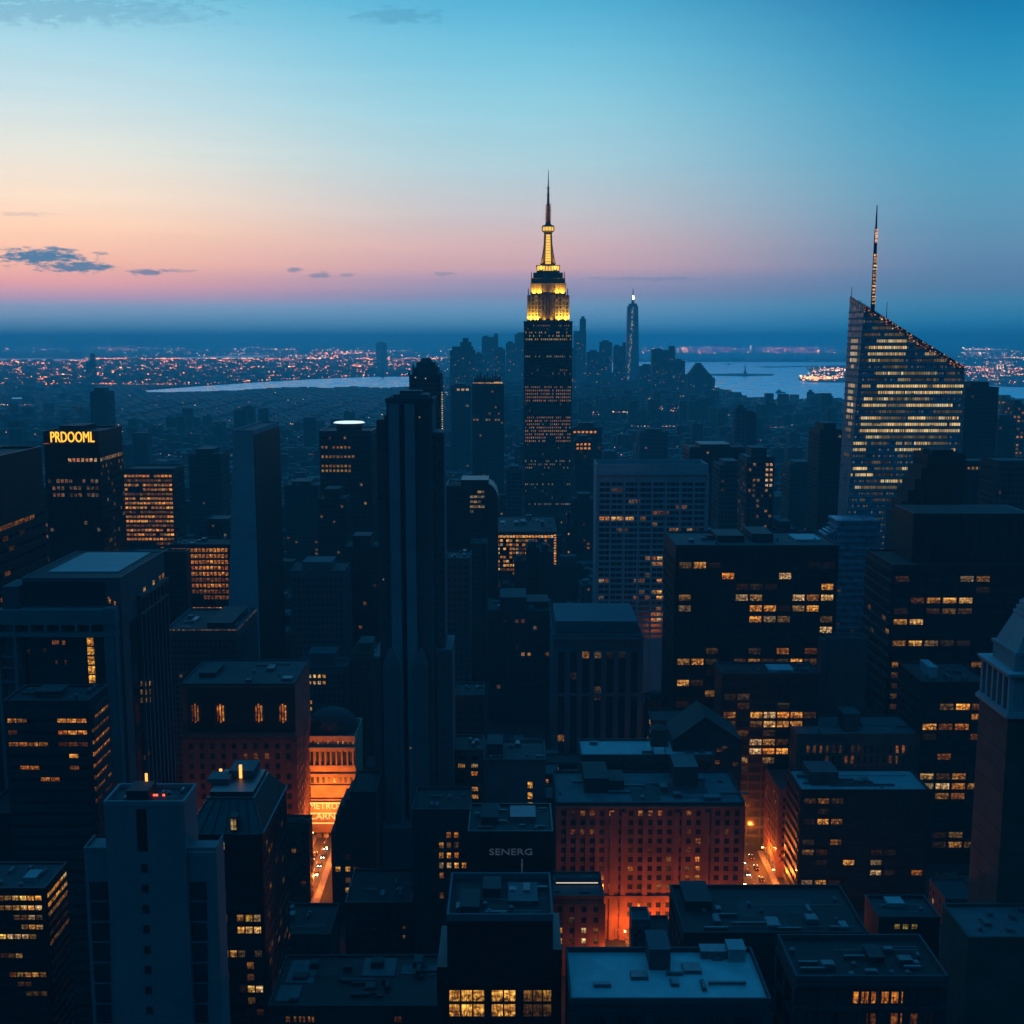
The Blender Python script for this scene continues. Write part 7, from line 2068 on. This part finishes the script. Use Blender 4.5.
E = 8000
put_lamp(48.5, 477.5, -pi / 2, E * 1.7 * 1.5, 'bright orange street lamp at the foot of the big red brick building')
put_lamp(58, 474, -pi / 2, E * 1.7 * 1.1, 'street lamp right of the brightest lamp, partly behind the small grey block')
put_lamp(74, 474, -pi / 2, E * 1.7 * .8, 'street lamp near the middle of the brick building front')
put_lamp(90, 474, -pi / 2, E * .35, 'street lamp at the right end of the brick building front')
put_lamp(40, 450, 0, E * 1.7 * .8, 'street lamp beside the small red brick block')
for k, (x, y, e, lb) in enumerate([(106.5, 520, 1.0, 'first street lamp on the left pavement of the traffic avenue'), (127.5, 535, 1.6, 'first street lamp on the right pavement of the traffic avenue'), (127.5, 560, 1.1, 'second street lamp along the right of the traffic avenue'),
                                   (106.5, 570, .6, 'second street lamp along the left of the traffic avenue'), (127.5, 610, .7, 'third street lamp along the right of the traffic avenue'), (127.5, 680, .6, 'farthest street lamp along the traffic avenue')]):
    put_lamp(x, y, 0 if x < 110 else pi, E * e * .65, lb)
for k, (x, y, e, lb) in enumerate([(-105, 578, 1.0, 'street lamp by the left foot of the columned facade'), (-90.5, 560, .9, 'street lamp on the right of the avenue before the columned facade'), (-105, 545, .8, 'street lamp under the brick building with arched windows'), (-90.5, 530, .6, 'nearest street lamp on the avenue to the columned facade')]):
    put_lamp(x, y, 0 if x < -100 else pi, E * e * .35, lb)
# glow on the brick building with arched windows comes from lamps in the court before it
for x, y, lb in ((-160, 548, 'street lamp in the court before the arched brick building'), (-130, 550, 'second court lamp before the arched brick building')):
    put_lamp(x, y, -pi / 2, E * .22, lb)


def make_car():
    root = empty('car', (0, 0, 0))
    b_ = MB(); b_.prism([(-.9, -2.1), (-.7, -2.3), (.7, -2.3), (.9, -2.1), (.9, 2.1), (.7, 2.3), (-.7, 2.3), (-.9, 2.1)], .35, .85); b_.frustum(0, .1, .85, .95, .88, 2.15, .8, 2.0); b_.frustum(0, .2, 1.38, 1.45, .66, .95, .6, .85); b_.build('body', ['dark_steel'], root)
    g_ = MB(); g_.frustum(0, .2, .93, 1.39, .8, 1.5, .64, .93); g_.build('windows', ['dark_glass'], root)
    for sx in (-1, 1):
        for y in (-1.4, 1.4):
            w = MB(); k = 0; n = 12
            vs_ = [(sx * .78, y + .33 * cos(2 * pi * i / n), .33 + .33 * sin(2 * pi * i / n)) for i in range(n)] + [(sx * .95, y + .33 * cos(2 * pi * i / n), .33 + .33 * sin(2 * pi * i / n)) for i in range(n)]
            w.v = vs_; w.f = [(i, (i + 1) % n, n + (i + 1) % n, n + i) for i in range(n)] + [tuple(range(n)), tuple(range(2 * n - 1, n - 1, -1))]; w.m = [0] * len(w.f); w.c = [None] * len(w.f)
            wo_ = w.build('wheel', ['tyre'], root); r2 = MB(); r2.box(sx * .955 - .01, sx * .955 + .01, y - .16, y + .16, .17, .49); r2.build('rim', ['metal_unit'], wo_)
        h = MB(); h.box(sx * .45, sx * .85, -2.42, -2.25, .55, .8); h.build('headlight', ['lamp_white'], root)
        h = MB(); h.box(sx * .5, sx * .85, 2.28, 2.34, .6, .8); h.build('taillight', ['lamp_red'], root)
    return root


car0 = make_car(); cf = True
def put_car(x, y, rz, label):
    global cf
    o = car0 if cf else copy_tree(car0); cf = False
    o.location = (x, y, .07); o.rotation_euler = (0, 0, rz); tag(o, label, 'car', 'cars in the streets')


ordn = ['nearest', 'second', 'third', 'fourth', 'fifth', 'sixth', 'seventh', 'eighth', 'ninth', 'tenth', 'eleventh', 'twelfth']
for k in range(12): put_car(111.5, 545 + k * 11.5 + rnd.uniform(-1, 1), 0, f'{ordn[k]} oncoming car, headlights on, in the left lane of the traffic avenue')
for k in range(8): put_car(116.0, 548 + k * 14 + rnd.uniform(-2, 2), 0, f'{ordn[k]} oncoming car in the middle lane of the traffic avenue')
for k in range(7): put_car(121.5, 540 + k * 13 + rnd.uniform(-2, 2), pi, f'{ordn[k]} car driving away in the right lane of the traffic avenue')
for k in range(5): put_car(42 + k * 6.2, 471, pi / 2, f'{ordn[k]} parked dark car along the street before the brick building')
for k in range(3): put_car(41 + k * 7.5, 465.5, -pi / 2, f'{ordn[k]} car crossing the street before the brick building')
for k in range(4): put_car(-96, 548 + k * 10, 0, f'{ordn[k]} oncoming car on the avenue to the columned facade')
for k in range(3): put_car(-100.5, 552 + k * 9, pi, f'{ordn[k]} car driving towards the columned facade')

# small blue grey huts before the street
b = RB('roof_house', 'small blue grey stair block standing before the glowing street', 632, 650, 922, 420, D=10, wall='grey_concrete', roof='roof_mid', ref='the small blue grey block', bot=1000)
b.facade('F', bay=3, fl=3.5, wf=.4, hf=.4, top=2, zmin=3, rib=.1, band=.1); b.finish()
b = RB('low_building', 'low black roof tucked right of the small blue grey stair block', 650, 672, 936, 420, D=14, wall='dark_concrete', roof='roof_dark', ref='the low black roof', bot=1000)
b.facade('F', bay=3, fl=3.5, wf=.4, hf=.4, top=2, zmin=3, rib=.1, band=.1); b.finish()
